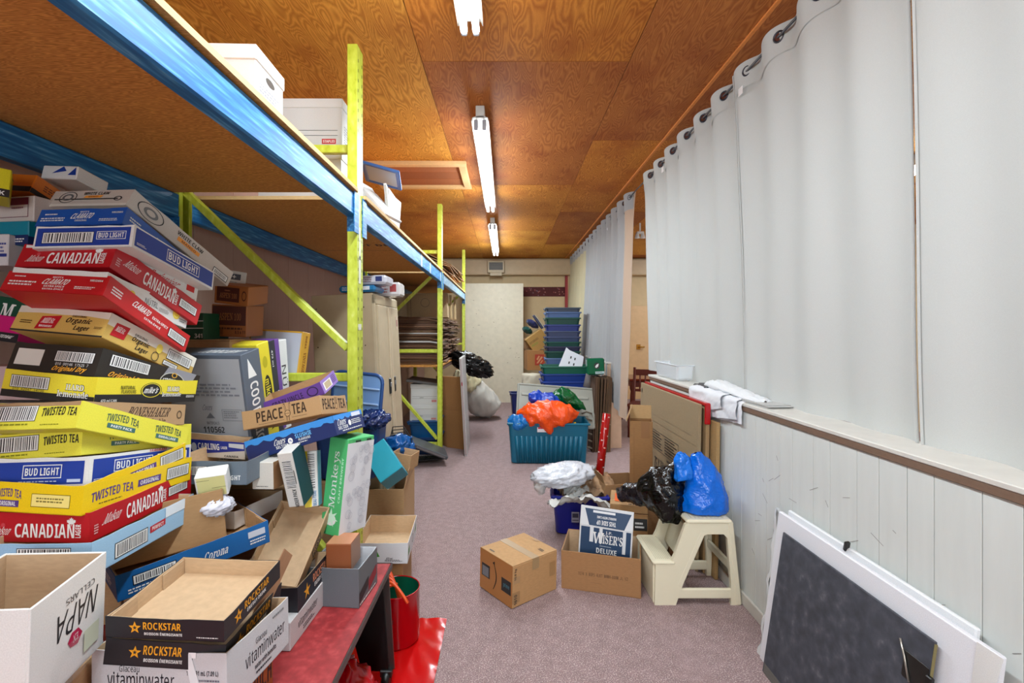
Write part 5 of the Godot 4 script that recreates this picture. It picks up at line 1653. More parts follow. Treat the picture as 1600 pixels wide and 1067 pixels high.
func build_middle_pile():
	var f: Ink
	var a := []
	# plain cartons underneath
	for q in [[Vector3(-1.05, 0.504, -2.03), Vector3(0.40, 0.443, 0.09), "plain brown carton supporting the dark grey beer trays by the racking"], [Vector3(-1.36, 0.0, -2.30), Vector3(0.34, 0.66, 0.32), "tall plain carton at the wall under the ream boxes"], [Vector3(-1.36, 0.66, -2.30), Vector3(0.30, 0.79, 0.30), "tall plain carton directly carrying the ream boxes"]]:
		var sp := thing("carton", q[2], "carton", xf(q[0]))
		carton_body(sp, q[1], KRAFT)
	var steel := Color(0.36, 0.40, 0.45)
	a = closed_box("carton_grey", "drink_carton", "upright light grey beer carton standing on edge with a stencilled product number", steel)
	f = ink("front", a[1])
	f.rect(0.0, 0.0, 0.965, 0.965, Color(0.62, 0.63, 0.65))
	f.text("110562", 0.38, 0.32, 0.66, 0.375, DARK).text("M 5331", 0.37, 0.20, 0.58, 0.24, DARK, {"font": "M"}).text("MATERIALS", 0.44, 0.395, 0.60, 0.42, DARK, {"font": "M"}).text("Coors", 0.40, 0.52, 0.55, 0.57, Color(0.3, 0.32, 0.35), {"font": "R", "shear": 0.2})
	f.poly([Vector2(0.44, 0.45), Vector2(0.50, 0.50), Vector2(0.56, 0.45)], Color(0.4, 0.42, 0.45)).frame(0.66, 0.43, 0.92, 0.53, Color(0.35, 0.36, 0.38), 0.004).fine(0.68, 0.45, 0.90, 0.52, 4, Color(0.45, 0.46, 0.48)).fine(0.25, 0.64, 0.95, 0.76, 4, Color(0.46, 0.47, 0.5)).bars(0.44, 0.02, 0.72, 0.14)
	f.done(a[0])
	f = ink("right", a[1])
	f.text("COORS LIGHT", 0.28, 0.06, 0.72, 0.74, WHITE, {"rot": 270, "shear": 0.0}).poly([Vector2(0.24, 0.78), Vector2(0.70, 0.78), Vector2(0.30, 0.95)], WHITE)
	f.done(a[0])
	f = ink("top", a[1])
	f.text("COORS LIGHT", 0.35, 0.25, 0.95, 0.62, WHITE, {"shear": 0.2})
	f.done(a[0])
	a = closed_box("flat_yellow", "drink_carton", "upright yellow and black carton squeezed right behind the light grey beer carton", YEL)
	f = ink("right", a[1])
	f.ell(0.52, 0.50, 0.30, 0.16, DARK).text("mike's", 0.32, 0.38, 0.72, 0.62, YEL, {"rot": 270}).text("HARD TEA", 0.35, 0.08, 0.72, 0.30, DARK, {"rot": 270}).ell(0.5, 0.80, 0.2, 0.06, Color(0.75, 0.70, 0.15))
	f.done(a[0])
	a = closed_box("flat_purple", "drink_carton", "upright purple and charcoal carton standing between the yellow and white flats", Color(0.45, 0.30, 0.62))
	f = ink("right", a[1])
	f.poly([Vector2(0, 0), Vector2(0.72, 0), Vector2(0.62, 1), Vector2(0, 1)], Color(0.20, 0.20, 0.23)).ell(0.60, 0.34, 0.22, 0.11, WHITE).ell(0.60, 0.34, 0.19, 0.095, Color(0.35, 0.28, 0.42)).text("VIZZY", 0.48, 0.25, 0.72, 0.43, WHITE, {"rot": 270}).text("473 ml", 0.3, 0.72, 0.42, 0.9, WHITE, {"rot": 270})
	f.done(a[0])
	a = closed_box("flat_white", "drink_carton", "upright white seltzer carton with tall dark letters, next to the gold one", WHITE)
	f = ink("right", a[1])
	f.text("NÜTRL", 0.15, 0.16, 0.85, 0.72, Color(0.25, 0.25, 0.26), {"rot": 270, "font": "S"})
	f.done(a[0])
	a = closed_box("flat_gold", "drink_carton", "golden carton with a pale lilac face, farthest of the upright flats by the racking", Color(0.90, 0.68, 0.22))
	f = ink("front", a[1])
	f.rect(0.03, 0.0, 0.985, 0.965, Color(0.76, 0.77, 0.82))
	f.done(a[0])
	f = ink("right", a[1])
	f.text("VINTAGE", 0.42, 0.16, 0.74, 0.58, Color(0.52, 0.28, 0.08), {"rot": 270, "font": "RB"}).text("BIÈRE", 0.46, 0.66, 0.70, 0.92, Color(0.52, 0.28, 0.08), {"rot": 270})
	f.done(a[0])
	var g := "ream boxes by the wall"
	a = closed_box("paper_brown_b", "paper_box", "larger brown ream box with a dark lettered panel, lowest by the papered wall", Color(0.66, 0.40, 0.19), g, "box")
	f = ink("front", a[1]).rect(0.03, 0.36, 0.98, 0.96, Color(0.32, 0.15, 0.09)).text("ASPEN 100", 0.22, 0.52, 0.84, 0.74, Color(0.70, 0.45, 0.25), {"font": "R"}).fine(0.1, 0.2, 0.95, 0.32, 1, Color(0.3, 0.16, 0.08)).bars(0.12, 0.06, 0.34, 0.24, Color(0.3, 0.16, 0.08)).text("8.5 x 11", 0.68, 0.10, 0.97, 0.2, Color(0.25, 0.13, 0.07))
	f.done(a[0])
	a = closed_box("paper_brown_a", "paper_box", "smaller brown ream box with an oval stamp, between white and larger brown boxes", Color(0.70, 0.43, 0.21), g, "box")
	f = ink("front", a[1]).rect(0.07, 0.14, 0.73, 0.88, Color(0.32, 0.15, 0.09)).text("ASPEN 100", 0.16, 0.32, 0.66, 0.58, Color(0.75, 0.5, 0.3), {"font": "R"}).ring(0.87, 0.5, 0.07, 0.26, 0.25, Color(0.3, 0.15, 0.08)).fine(0.3, 0.66, 0.5, 0.76, 1, Color(0.7, 0.45, 0.3))
	f.done(a[0])
	a = closed_box("paper_white", "paper_box", "small white box with a dark square logo, topmost on the brown ream boxes", WHITE, g, "box")
	f = ink("front", a[1]).rect(0.36, 0.38, 0.80, 0.80, Color(0.28, 0.29, 0.34)).star(0.58, 0.59, 0.08, WHITE, 4, 0.4).fine(0.36, 0.14, 0.8, 0.26, 1, Color(0.6, 0.6, 0.6))
	f.done(a[0])
	a = closed_box("carton_green_end", "drink_carton", "narrow dark green carton end showing between the red trays and the ream boxes", Color(0.05, 0.30, 0.19))
	f = ink("front", a[1]).rect(0, 0.44, 1, 0.47, WHITE).rect(0, 0.70, 1, 0.73, WHITE).text("341", 0.6, 0.1, 0.95, 0.26, WHITE)
	f.done(a[0])
	g = "loose trays between the racking and the table"
	a = tray("tray_grey_low", "drink_tray", "slate grey beer tray with a white barcode under the blue-banded carton", g, Color(0.40, 0.45, 0.50))
	f = ink("front", a[1]).code(0.15, 0.38, 0.5, 0.78).text("LIGHT", 0.74, 0.20, 0.92, 0.40, WHITE).poly([Vector2(0.68, 0.44), Vector2(0.74, 0.44), Vector2(0.71, 0.6)], WHITE)
	f.done(a[0])
	a = tray("tray_carling", "drink_tray", "white tray with a broad blue lager band lying against the upright grey carton", g, Color(0.80, 0.79, 0.77))
	f = ink("front", a[1]).poly([Vector2(0, 0.05), Vector2(0.2, 0.05), Vector2(1, 0.52), Vector2(1, 1), Vector2(0, 1)], Color(0.07, 0.16, 0.55)).text("CARLING", 0.41, 0.46, 0.68, 0.82, WHITE).text("LAGER", 0.70, 0.54, 0.78, 0.70, WHITE).ell(0.36, 0.55, 0.035, 0.26, Color(0.75, 0.76, 0.8)).poly([Vector2(0.80, 0.90), Vector2(0.99, 0.9), Vector2(0.99, 0.62), Vector2(0.80, 0.68)], Color(0.75, 0.77, 0.80)).text("CANADA", 0.74, 0.08, 0.92, 0.2, DARK)
	f.done(a[0])
	a = tray("tray_seltzer", "drink_tray", "navy seltzer tray with a dripping sky-blue edge, slanting across the pile", g, Color(0.10, 0.17, 0.40), KRAFT_IN)
	f = ink("front", a[1])
	f.wave(0.66, 0.12, Color(0.22, 0.55, 0.85), 1.0, 7)
	f.text("Coors", 0.31, 0.36, 0.46, 0.66, WHITE, {"font": "RB", "shear": 0.2}).text("SELTZER", 0.33, 0.18, 0.47, 0.32, WHITE).ell(0.50, 0.40, 0.027, 0.15, WHITE).text("7%", 0.487, 0.34, 0.513, 0.46, BLUE)
	f.text("SLUSHIE", 0.56, 0.44, 0.74, 0.64, Color(0.45, 0.75, 0.95)).text("FLAVOURS", 0.59, 0.28, 0.72, 0.40, WHITE).fine(0.47, 0.16, 0.69, 0.24, 1, WHITE)
	f.done(a[0])
	f = ink("right", a[1])
	f.wave(0.72, 0.1, Color(0.22, 0.55, 0.85), 1.0, 4).text("Coors", 0.08, 0.44, 0.40, 0.76, WHITE, {"font": "RB", "shear": 0.2}).text("SELTZER", 0.09, 0.24, 0.41, 0.40, WHITE).ell(0.49, 0.46, 0.05, 0.15, WHITE).fine(0.56, 0.34, 0.95, 0.62, 3, WHITE).rect(0.6, 0.74, 0.92, 0.95, Color(0.85, 0.86, 0.9)).fine(0.2, 0.1, 0.9, 0.2, 1, WHITE)
	f.done(a[0])
	a = tray("tray_peace", "drink_tray", "kraft tea tray with a line-drawn hand, resting on the navy seltzer tray", g, Color(0.74, 0.59, 0.42))
	f = ink("front", a[1])
	var br := Color(0.22, 0.16, 0.13)
	f.text("PEACE", 0.18, 0.24, 0.52, 0.80, br).text("TEA", 0.64, 0.30, 0.82, 0.84, br)
	f.rect(0.2, 0.12, 0.53, 0.135, br).rect(0.63, 0.16, 0.82, 0.175, br)
	for q in [[0.555, 0.55, -0.12], [0.595, 0.55, 0.10]]:
		f.poly([Vector2(q[0], 0.5), Vector2(q[0] + 0.018, 0.5), Vector2(q[0] + 0.018 + q[2] * 0.15, 0.95), Vector2(q[0] + q[2] * 0.15, 0.95)], br).poly([Vector2(q[0] + 0.004, 0.52), Vector2(q[0] + 0.014, 0.52), Vector2(q[0] + 0.014 + q[2] * 0.15, 0.91), Vector2(q[0] + 0.004 + q[2] * 0.15, 0.91)], Color(0.74, 0.59, 0.42))
	f.ell(0.582, 0.42, 0.038, 0.17, br).ell(0.582, 0.42, 0.032, 0.145, Color(0.74, 0.59, 0.42)).rect(0.55, 0.40, 0.61, 0.42, br).rect(0.565, 0.03, 0.57, 0.28, br).rect(0.595, 0.03, 0.60, 0.28, br)
	f.done(a[0])
	f = ink("right", a[1])
	f.text("PEACE", 0.07, 0.24, 0.50, 0.82, br).text("TEA", 0.66, 0.26, 0.94, 0.82, br).ell(0.57, 0.4, 0.05, 0.18, br).ell(0.57, 0.4, 0.04, 0.15, Color(0.74, 0.59, 0.42)).rect(0.54, 0.5, 0.555, 0.9, br).rect(0.59, 0.5, 0.605, 0.9, br)
	f.done(a[0])
	a = tray("tray_purple", "drink_tray", "violet tray tipped on top of the kraft tea tray, its kraft inside showing", g, Color(0.40, 0.25, 0.60), Color(0.72, 0.57, 0.40))
	f = ink("front", a[1]).text("CRAZY UNCLE", 0.28, 0.25, 0.72, 0.72, Color(0.16, 0.10, 0.28)).ring(0.86, 0.5, 0.08, 0.36, 0.2, Color(0.16, 0.10, 0.28))
	f.done(a[0])
	f = ink("right", a[1]).rect(0, 0, 1, 1, Color(0.55, 0.42, 0.72)).rect(0.12, 0.14, 0.62, 0.76, WHITE).rect(0.18, 0.2, 0.56, 0.7, Color(0.72, 0.64, 0.5)).fine(0.66, 0.2, 0.95, 0.85, 5, Color(0.25, 0.15, 0.4))
	f.done(a[0])
	a = closed_box("box_white_small", "small_box", "small plain white box under the lower end of the navy seltzer tray", Color(0.86, 0.84, 0.80), "", "box")
	f = ink("front", a[1]).fine(0.2, 0.08, 0.8, 0.14, 1, Color(0.4, 0.4, 0.4))
	f.done(a[0])
	f = ink("right", a[1]).rect(0, 0, 1, 1, Color(0.60, 0.45, 0.31))
	f.done(a[0], "kraft_side")
	a = closed_box("flat_barcode_white", "drink_carton", "white carton with tall barcode and dark teal side, tilted under the seltzer tray", Color(0.86, 0.85, 0.83))
	f = ink("front", a[1]).code(0.2, 0.36, 0.8, 0.86, true).text("MIXER PACK", 0.48, 0.0, 0.74, 0.33, DARK, {"rot": 90}).fine(0.82, 0.3, 0.9, 0.8, 1, Color(0.4, 0.4, 0.4))
	f.done(a[0])
	f = ink("right", a[1]).rect(0, 0, 1, 1, Color(0.05, 0.23, 0.28))
	f.done(a[0], "teal_side")
	a = closed_box("flat_barcode_yellow", "drink_carton", "yellow and sky-blue carton with a tall barcode, on end beside the mint green carton", Color(0.86, 0.86, 0.84))
	f = ink("front", a[1]).rect(0, 0, 0.26, 1, Color(0.93, 0.85, 0.10)).rect(0, 0.0, 0.5, 0.3, Color(0.93, 0.85, 0.10)).code(0.26, 0.32, 0.80, 0.94, true).text("BEAU FIORE", 0.60, 0.02, 0.86, 0.28, Color(0.15, 0.45, 0.65), {"rot": 90})
	f.done(a[0])
	f = ink("right", a[1]).rect(0, 0, 1, 1, Color(0.30, 0.66, 0.80)).rect(0.0, 0.0, 0.4, 1.0, Color(0.42, 0.74, 0.86))
	f.done(a[0], "blue_side")
	a = closed_box("carton_mint", "drink_carton", "tall mint green carton with white lettering and a bubble-patterned side", Color(0.33, 0.74, 0.45))
	f = ink("front", a[1])
	f.text("Monkeys", 0.30, 0.28, 0.72, 0.86, WHITE, {"rot": 90, "font": "R"}).text("CRAFT BREWERY", 0.78, 0.34, 0.88, 0.80, Color(0.75, 0.92, 0.8), {"rot": 90}).ell(0.5, 0.16, 0.28, 0.06, WHITE).star(0.5, 0.18, 0.4, Color(0.8, 0.93, 0.84), 7, 0.4)
	f.done(a[0])
	f = ink("right", a[1])
	f.rect(0.0, 0.0, 1, 0.955, Color(0.84, 0.84, 0.85))
	var r := RandomNumberGenerator.new()
	r.seed = 5
	for i in 40:
		var x := r.randf_range(0.1, 0.9)
		var y := r.randf_range(0.05, 0.9)
		var q := r.randf_range(0.05, 0.11)
		f.ring(x, y, q, q * 0.46, 0.12, Color(0.72, 0.72, 0.75))
		f.ring(x, y, q * 0.6, q * 0.27, 0.15, Color(0.76, 0.76, 0.79))
	f.rect(0.2, 0.962, 0.4, 0.985, Color(0.12, 0.25, 0.16)).rect(0.62, 0.962, 0.8, 0.985, Color(0.12, 0.25, 0.16))
	f.done(a[0])
	a = closed_box("carton_cyan", "paper_box", "plain turquoise box dropped corner-down into an open brown carton", Color(0.10, 0.62, 0.72), "", "box")
	add("dark_side", Mb.new().c(Color(0.05, 0.47, 0.55)).box(Vector3(a[1].x * 0.5 + 0.0006, a[1].y * 0.5, 0), Vector3(0.001, a[1].y - 0.004, a[1].z - 0.004)), M.coat, a[0])
	a = open_carton("carton_kraft_tall", "carton", "tall open brown carton on the carpet holding the turquoise box", KRAFT, "", [["right", 0.12, 12.0], ["back", 0.14, 60.0]])
	var fan := thing("paper_fan", "crumpled shiny blue gift bag with dark cord handles in the open brown carton", "gift bag", Transform3D(Basis(), Vector3(-0.72, 0.683, -3.3)))
	add("bag", loft([[Vector3(0, -0.12, 0), 0.05, 0.05], [Vector3(0, -0.04, 0), 0.08, 0.05], [Vector3(-0.01, 0.04, 0), 0.10, 0.06], [Vector3(-0.02, 0.10, 0), 0.06, 0.04]], 0.05, 14.0, 91, Color(0.06, 0.32, 0.58), true, -1.0), M.shiny, fan)
	for i in 3:
		add("cord", Mb.new(true).c(Color(0.15, 0.12, 0.12)).tube([Vector3(-0.06 + 0.02 * i, 0.07, 0), Vector3(-0.04, 0.16 - 0.02 * i, 0.01 * i), Vector3(0.03, 0.165 - 0.02 * i, 0), Vector3(0.09 - 0.02 * i, 0.08, 0), Vector3(0.085, 0.0, 0.02)], 0.004, 6), M.cloth, fan)
	fan.position.y += 0.0
	a = open_carton("carton_brown_end", "carton", "small open kraft box with a slanted rim beside the crumpled blue gift bag", KRAFT, "", [])
	a = tray("tray_leaf", "drink_tray", "white tray with a green leaf sign, on a brown carton past the red table", "", Color(0.86, 0.86, 0.87), KRAFT_IN, false)
	var green := Color(0.25, 0.55, 0.15)
	f = ink("front", a[1])
	f.poly([Vector2(0.32, 0.28), Vector2(0.48, 0.34), Vector2(0.42, 0.62), Vector2(0.34, 0.66)], green).text("473 ml", 0.60, 0.20, 0.72, 0.30, DARK).fine(0.58, 0.1, 0.92, 0.2, 2, DARK)
	f.done(a[0])
	f = ink("right", a[1])
	f.poly([Vector2(0.05, 0.3), Vector2(0.18, 0.3), Vector2(0.16, 0.7), Vector2(0.06, 0.62)], green).ring(0.5, 0.5, 0.06, 0.22, 0.25, DARK).poly([Vector2(0.72, 0.4), Vector2(0.9, 0.4), Vector2(0.86, 0.75)], green)
	f.done(a[0])
	var lc := thing("carton", "brown carton on the carpet under the white leaf tray, with a printed curl", "carton", xf(Vector3(-0.665, 0.0, -2.66), 4))
	carton_body(lc, Vector3(0.26, 0.31, 0.37), Color(0.66, 0.50, 0.32))
	f = ink("front", Vector3(0.26, 0.31, 0.37)).ring(0.72, 0.6, 0.14, 0.2, 0.08, Color(0.45, 0.45, 0.2)).ring(0.78, 0.3, 0.1, 0.14, 0.08, Color(0.45, 0.45, 0.2))
	f.done(lc)


func build_table_goods():
	var f: Ink
	var a := []
	# the low red table on a black folding leg
	var tb := thing("low_table", "low red-topped table with a grey edge and a black wheeled leg", "table", Transform3D())
	var x0 := -1.68
	var x1 := -0.486
	add("tabletop", Mb.new().box(Vector3((x0 + x1) * 0.5, 0.494, -0.80), Vector3(x1 - x0, 0.018, 2.56), 0.003), M.redtop, tb)
	add("edge_band", Mb.new().c(Color(0.22, 0.20, 0.19)).box(Vector3(x1 + 0.002, 0.492, -0.80), Vector3(0.006, 0.026, 2.57), 0.002).box(Vector3((x0 + x1) * 0.5, 0.492, -2.082), Vector3(x1 - x0, 0.026, 0.006), 0.002), M.plastic, tb)
	add("apron", Mb.new().c(Color(0.07, 0.07, 0.075)).box(Vector3(-1.08, 0.465, -0.80), Vector3(1.02, 0.04, 2.3), 0.004), M.plastic, tb)
	for z in [-2.058, 0.30]:
		var lg := Mb.new().c(Color(0.055, 0.055, 0.06))
		lg.plate([Vector2(-1.60, 0.46), Vector2(-0.515, 0.46), Vector2(-0.488, 0.07), Vector2(-0.60, 0.07), Vector2(-0.66, 0.30), Vector2(-1.50, 0.30), Vector2(-1.56, 0.07), Vector2(-1.66, 0.07)], 0.03, Transform3D(Basis(), Vector3(0, 0, z)))
		var leg := add("leg", lg, M.plastic, tb)
		add("metal_edge", Mb.new().c(Color(0.42, 0.41, 0.40)).bar(Vector3(-0.508, 0.46, z), Vector3(-0.483, 0.07, z), 0.034, 0.008, Vector3.BACK), M.metal, leg)
		for x in [-0.498, -1.62]:
			var cs := Mb.new(true).c(Color(0.05, 0.05, 0.05))
			cs.lathe([Vector2(0.001, -0.016), Vector2(0.030, -0.016), Vector2(0.036, -0.008), Vector2(0.036, 0.008), Vector2(0.030, 0.016), Vector2(0.001, 0.016)], 20, Transform3D(Basis(Vector3.FORWARD, PI / 2), Vector3(x, 0.036, z + 0.012)))
			var c := add("caster", cs, M.plastic, tb)
			add("caster_fork", Mb.new().c(Color(0.3, 0.3, 0.3)).box(Vector3(x, 0.062, z + 0.01), Vector3(0.05, 0.03, 0.03), 0.004), M.metal, c)
	# things on the table
	var nb := thing("carton", "plain brown carton on the red table under the upside-down wine carton", "carton", xf(Vector3(-1.07, 0.504, -1.06), 9.8))
	carton_body(nb, Vector3(0.20, 0.216, 0.22), KRAFT)
	a = open_carton("carton_napa", "wine_carton", "open white wine carton standing upside down at the bottom corner of the picture", WHITE, "", [], M.coat)
	f = ink("right", a[1])
	f.text("NAPA", 0.26, 0.46, 0.88, 0.72, Color(0.13, 0.13, 0.14), {"rot": 180, "font": "S", "shear": 0.1}).text("CELLARS", 0.42, 0.76, 0.82, 0.82, Color(0.3, 0.3, 0.3), {"rot": 180, "font": "S"})
	f.poly([Vector2(0.50, 0.30), Vector2(0.60, 0.28), Vector2(0.66, 0.36), Vector2(0.60, 0.44), Vector2(0.51, 0.44), Vector2(0.46, 0.37)], Color(0.70, 0.10, 0.28)).text("EN", 0.53, 0.33, 0.60, 0.40, WHITE, {"rot": 180, "font": "R"})
	for i in 9:
		f.ring(0.60 - 0.012 * i, 0.10 + 0.012 * i, 0.26, 0.16, 0.01, Color(0.80, 0.81, 0.80))
	f.rect(0.68, 0.12, 0.9, 0.34, Color(0.80, 0.83, 0.74))
	f.done(a[0])
	a = tray("tray_water", "drink_tray", "cut-down white water carton holding two black energy-drink trays", "", Color(0.80, 0.80, 0.81), KRAFT_IN)
	var ink_black := Color(0.10, 0.11, 0.15)
	f = ink("front", a[1])
	f.text("Glaceau", 0.21, 0.62, 0.36, 0.74, ink_black, {"font": "S"}).text("vitaminwater.", 0.12, 0.34, 0.64, 0.62, ink_black, {"font": "S"}).fine(0.14, 0.30, 0.42, 0.35, 1, Color(0.5, 0.5, 0.55)).text("water with benefits", 0.24, 0.10, 0.53, 0.22, ink_black)
	f.text("12 x 591 mL (7.09 L)", 0.71, 0.58, 0.94, 0.68, ink_black)
	f.fine(0.80, 0.16, 0.95, 0.54, 6, Color(0.4, 0.4, 0.45)).rect(0.70, 0.9, 0.78, 1.0, Color(0.93, 0.93, 0.94))
	f.poly([Vector2(0.69, 0.98), Vector2(0.74, 0.98), Vector2(0.86, 0.0), Vector2(0.78, 0.0)], Color(0.87, 0.88, 0.89))
	f.done(a[0])
	f = ink("right", a[1])
	f.text("vitaminwater", 0.26, 0.36, 0.92, 0.62, ink_black, {"font": "S"}).text("Glaceau", 0.42, 0.66, 0.6, 0.78, ink_black, {"font": "S"}).text("water with benefits", 0.40, 0.2, 0.76, 0.3, ink_black).fine(0.42, 0.08, 0.72, 0.16, 1, ink_black).fine(0.7, 0.82, 0.95, 0.9, 1, Color(0.5, 0.5, 0.5))
	f.done(a[0])
	var oc := thing("carton", "orange-brown printed carton under the white water carton on the red table", "carton", xf(Vector3(-0.812, 0.504, -1.262), -3))
	var os := Vector3(0.31, 0.105, 0.235)
	add("body", Mb.new().c(Color(0.68, 0.36, 0.18)).box(Vector3(0, os.y * 0.5, 0), os, 0.003), M.board, oc)
	f = ink("right", os)
	f.text("RICH", 0.60, 0.22, 0.96, 0.80, DARK).star(0.45, 0.5, 0.08, DARK, 5, 0.5).text("BA", 0.1, 0.2, 0.34, 0.8, DARK)
	f.done(oc)
	var amber := Color(0.90, 0.62, 0.12)
	for n in ["tray_star_b", "tray_star_a"]:
		a = tray(n, "drink_tray", "black energy-drink tray with a yellow star, uppermost in the water carton" if n == "tray_star_a" else "black energy-drink tray sunk into the white water carton beneath its twin", "black energy-drink trays", Color(0.15, 0.15, 0.16), Color(0.80, 0.68, 0.54), n == "tray_star_a")
		f = ink("front", a[1])
		f.star(0.25, 0.52, 0.055, amber).star(0.25, 0.52, 0.02, Color(0.15, 0.15, 0.16)).text("ROCKSTAR", 0.32, 0.46, 0.64, 0.80, amber).text("BOISSON ÉNERGISANTE", 0.33, 0.20, 0.65, 0.36, WHITE).fine(0.77, 0.14, 0.97, 0.22, 1, WHITE)
		f.done(a[0])
		f = ink("right", a[1])
		f.star(0.22, 0.50, 0.07, amber).star(0.22, 0.50, 0.025, Color(0.15, 0.15, 0.16)).text("ROCKSTAR", 0.32, 0.48, 0.76, 0.84, amber).text("ENERGY DRINK", 0.36, 0.22, 0.70, 0.40, WHITE)
		f.done(a[0])
	var ks := thing("cardboard_strip", "loose kraft cardboard strip slanting between the black trays and the water carton", "cardboard", Transform3D(Basis.from_euler(Vector3(0.75, -0.22, 0.1)), Vector3(-0.66, 0.767, -1.38)))
	add("strip", Mb.new().c(Color(0.64, 0.47, 0.34)).box(Vector3(), Vector3(0.004, 0.045, 0.20), 0.001), M.board, ks)
	var w2 := thing("drink_tray", "second white water carton on the red table, under the tilted black tray", "cardboard tray", xf(Vector3(-0.785, 0.504, -1.66), -2))
	var ws := Vector3(0.255, 0.088, 0.30)
	add("body", Mb.new().c(Color(0.80, 0.79, 0.79)).box(Vector3(0, ws.y * 0.5, 0), ws, 0.002), M.coat, w2)
	f = ink("right", ws).text("vitaminwater", 0.18, 0.42, 0.66, 0.72, ink_black, {"font": "S"}).fine(0.3, 0.16, 0.6, 0.34, 2, ink_black)
	f.done(w2)
	a = tray("tray_star_c", "drink_tray", "black energy-drink tray by the grey tray, a kraft tray leaning inside", "black energy-drink trays", Color(0.15, 0.15, 0.17), Color(0.78, 0.65, 0.5))
	f = ink("right", a[1])
	f.star(0.26, 0.50, 0.10, amber, 5, 0.35).text("ROCKSTAR", 0.44, 0.54, 0.90, 0.84, Color(0.85, 0.55, 0.4)).text("ENERGY DRINK", 0.48, 0.32, 0.86, 0.48, WHITE).ell(0.94, 0.66, 0.02, 0.1, WHITE)
	f.done(a[0])
	f = ink("front", a[1]).fine(0.66, 0.04, 0.98, 0.12, 1, WHITE)
	f.done(a[0])
	a = tray("tray_kraft_tilt", "drink_tray", "empty kraft tray tilted forward, with a dark printed label on its side", "", Color(0.70, 0.56, 0.40), Color(0.80, 0.68, 0.54), true)
	f = ink("right", a[1]).rect(0.42, 0.1, 0.68, 0.9, Color(0.20, 0.17, 0.15)).text("FRESH", 0.44, 0.2, 0.66, 0.8, Color(0.75, 0.62, 0.46), {"rot": 0})
	f.done(a[0])
	a = tray("tray_crown", "drink_tray", "long sky-blue beer tray with an open kraft inside, lying across the cartons", "", Color(0.06, 0.38, 0.64), Color(0.78, 0.63, 0.46), true)
	f = ink("front", a[1])
	f.bars(0.10, 0.30, 0.34, 0.62, Color(0.12, 0.22, 0.4)).code(0.09, 0.40, 0.35, 0.78).fine(0.06, 0.12, 0.3, 0.34, 2, WHITE).text("Corona", 0.52, 0.26, 0.70, 0.60, WHITE, {"font": "RB", "shear": 0.1}).rect(0.84, 0.50, 0.97, 0.78, Color(0.76, 0.78, 0.82)).fine(0.85, 0.18, 0.97, 0.42, 2, WHITE)
	f.done(a[0])
	f = ink("left", a[1]).fine(0.3, 0.2, 0.8, 0.6, 3, WHITE)
	f.done(a[0])
	a = tray("tray_grey_open", "drink_tray", "shiny grey carton tray at the table edge, white inside, holding a brown box", "", Color(0.40, 0.42, 0.44), Color(0.82, 0.83, 0.85))
	f = ink("right", a[1]).poly([Vector2(0.02, 0.08), Vector2(0.5, 0.28), Vector2(0.5, 0.52), Vector2(0.02, 0.36)], Color(0.14, 0.13, 0.14)).poly([Vector2(0.5, 0.1), Vector2(0.95, 0.3), Vector2(0.95, 0.55), Vector2(0.5, 0.4)], Color(0.55, 0.12, 0.18)).fine(0.05, 0.02, 0.9, 0.1, 1, WHITE)
	f.done(a[0])
	a = closed_box("box_brown", "small_box", "copper-brown lidless box standing in the shiny grey tray", Color(0.58, 0.33, 0.19), "", "box")
	f = ink("top", a[1]).rect(0.02, 0.02, 0.98, 0.98, Color(0.72, 0.50, 0.36))
	f.done(a[0], "pale_top")
	f = ink("right", a[1]).rect(0.0, 0.0, 1, 1, Color(0.60, 0.47, 0.40))
	f.done(a[0], "pale_side")
	a = tray("tray_kraft_back", "drink_tray", "empty kraft tray behind the sky-blue tray, its back wall beside the white small box", "", Color(0.80, 0.78, 0.76), Color(0.74, 0.60, 0.44), true)
	a = closed_box("box_paleyellow", "small_box", "small white box with a pale yellow end standing on the kraft trays", WHITE, "", "box")
	f = ink("front", a[1]).rect(0.06, 0.05, 0.94, 0.95, Color(0.84, 0.83, 0.58)).rect(0.05, 0.80, 0.45, 0.82, Color(0.5, 0.5, 0.35)).rect(0.5, 0.42, 0.95, 0.44, Color(0.5, 0.5, 0.35))
	f.done(a[0])
	var ob := thing("carton", "open kraft carton wedged behind the sky-blue tray, crumpled clear plastic inside", "carton", xf(Vector3(-1.091, 0.881, -1.58), 35, -4, 4))
	var hh := Vector3(0.30, 0.16, 0.2)
	var om := Mb.new().c(Color(0.64, 0.50, 0.34))
	for e in [-1.0, 1.0]:
		om.box(Vector3(e * hh.x * 0.5, 0, 0), Vector3(0.004, hh.y, hh.z), 0.001)
		om.box(Vector3(0, 0, e * hh.z * 0.5), Vector3(hh.x, hh.y, 0.004), 0.001)
	om.box(Vector3(0, -hh.y * 0.5, 0), Vector3(hh.x, 0.004, hh.z))
	add("body", om, M.board, ob)
	var cp := thing("plastic_wrap", "crumpled clear plastic wrap beneath the pale yellow box end", "plastic wrap", Transform3D(Basis(), Vector3(-0.952, 0.919, -1.6)))
	add("wrap", blob(Vector3(0.055, 0.03, 0.05), 0.5, 7.0, 15, Color(0.80, 0.80, 0.84)), M.shiny, cp)
	# under and behind the table
	var mt := thing("red_wrap", "sheet of glossy red gift wrap lying on the carpet under the red drum", "gift wrap", xf(Vector3(-0.57, 0.0, -2.22), 0))
	var r := RandomNumberGenerator.new()
	r.seed = 9
	var wn := noise(5.0, 3, FastNoiseLite.TYPE_SIMPLEX, 12)
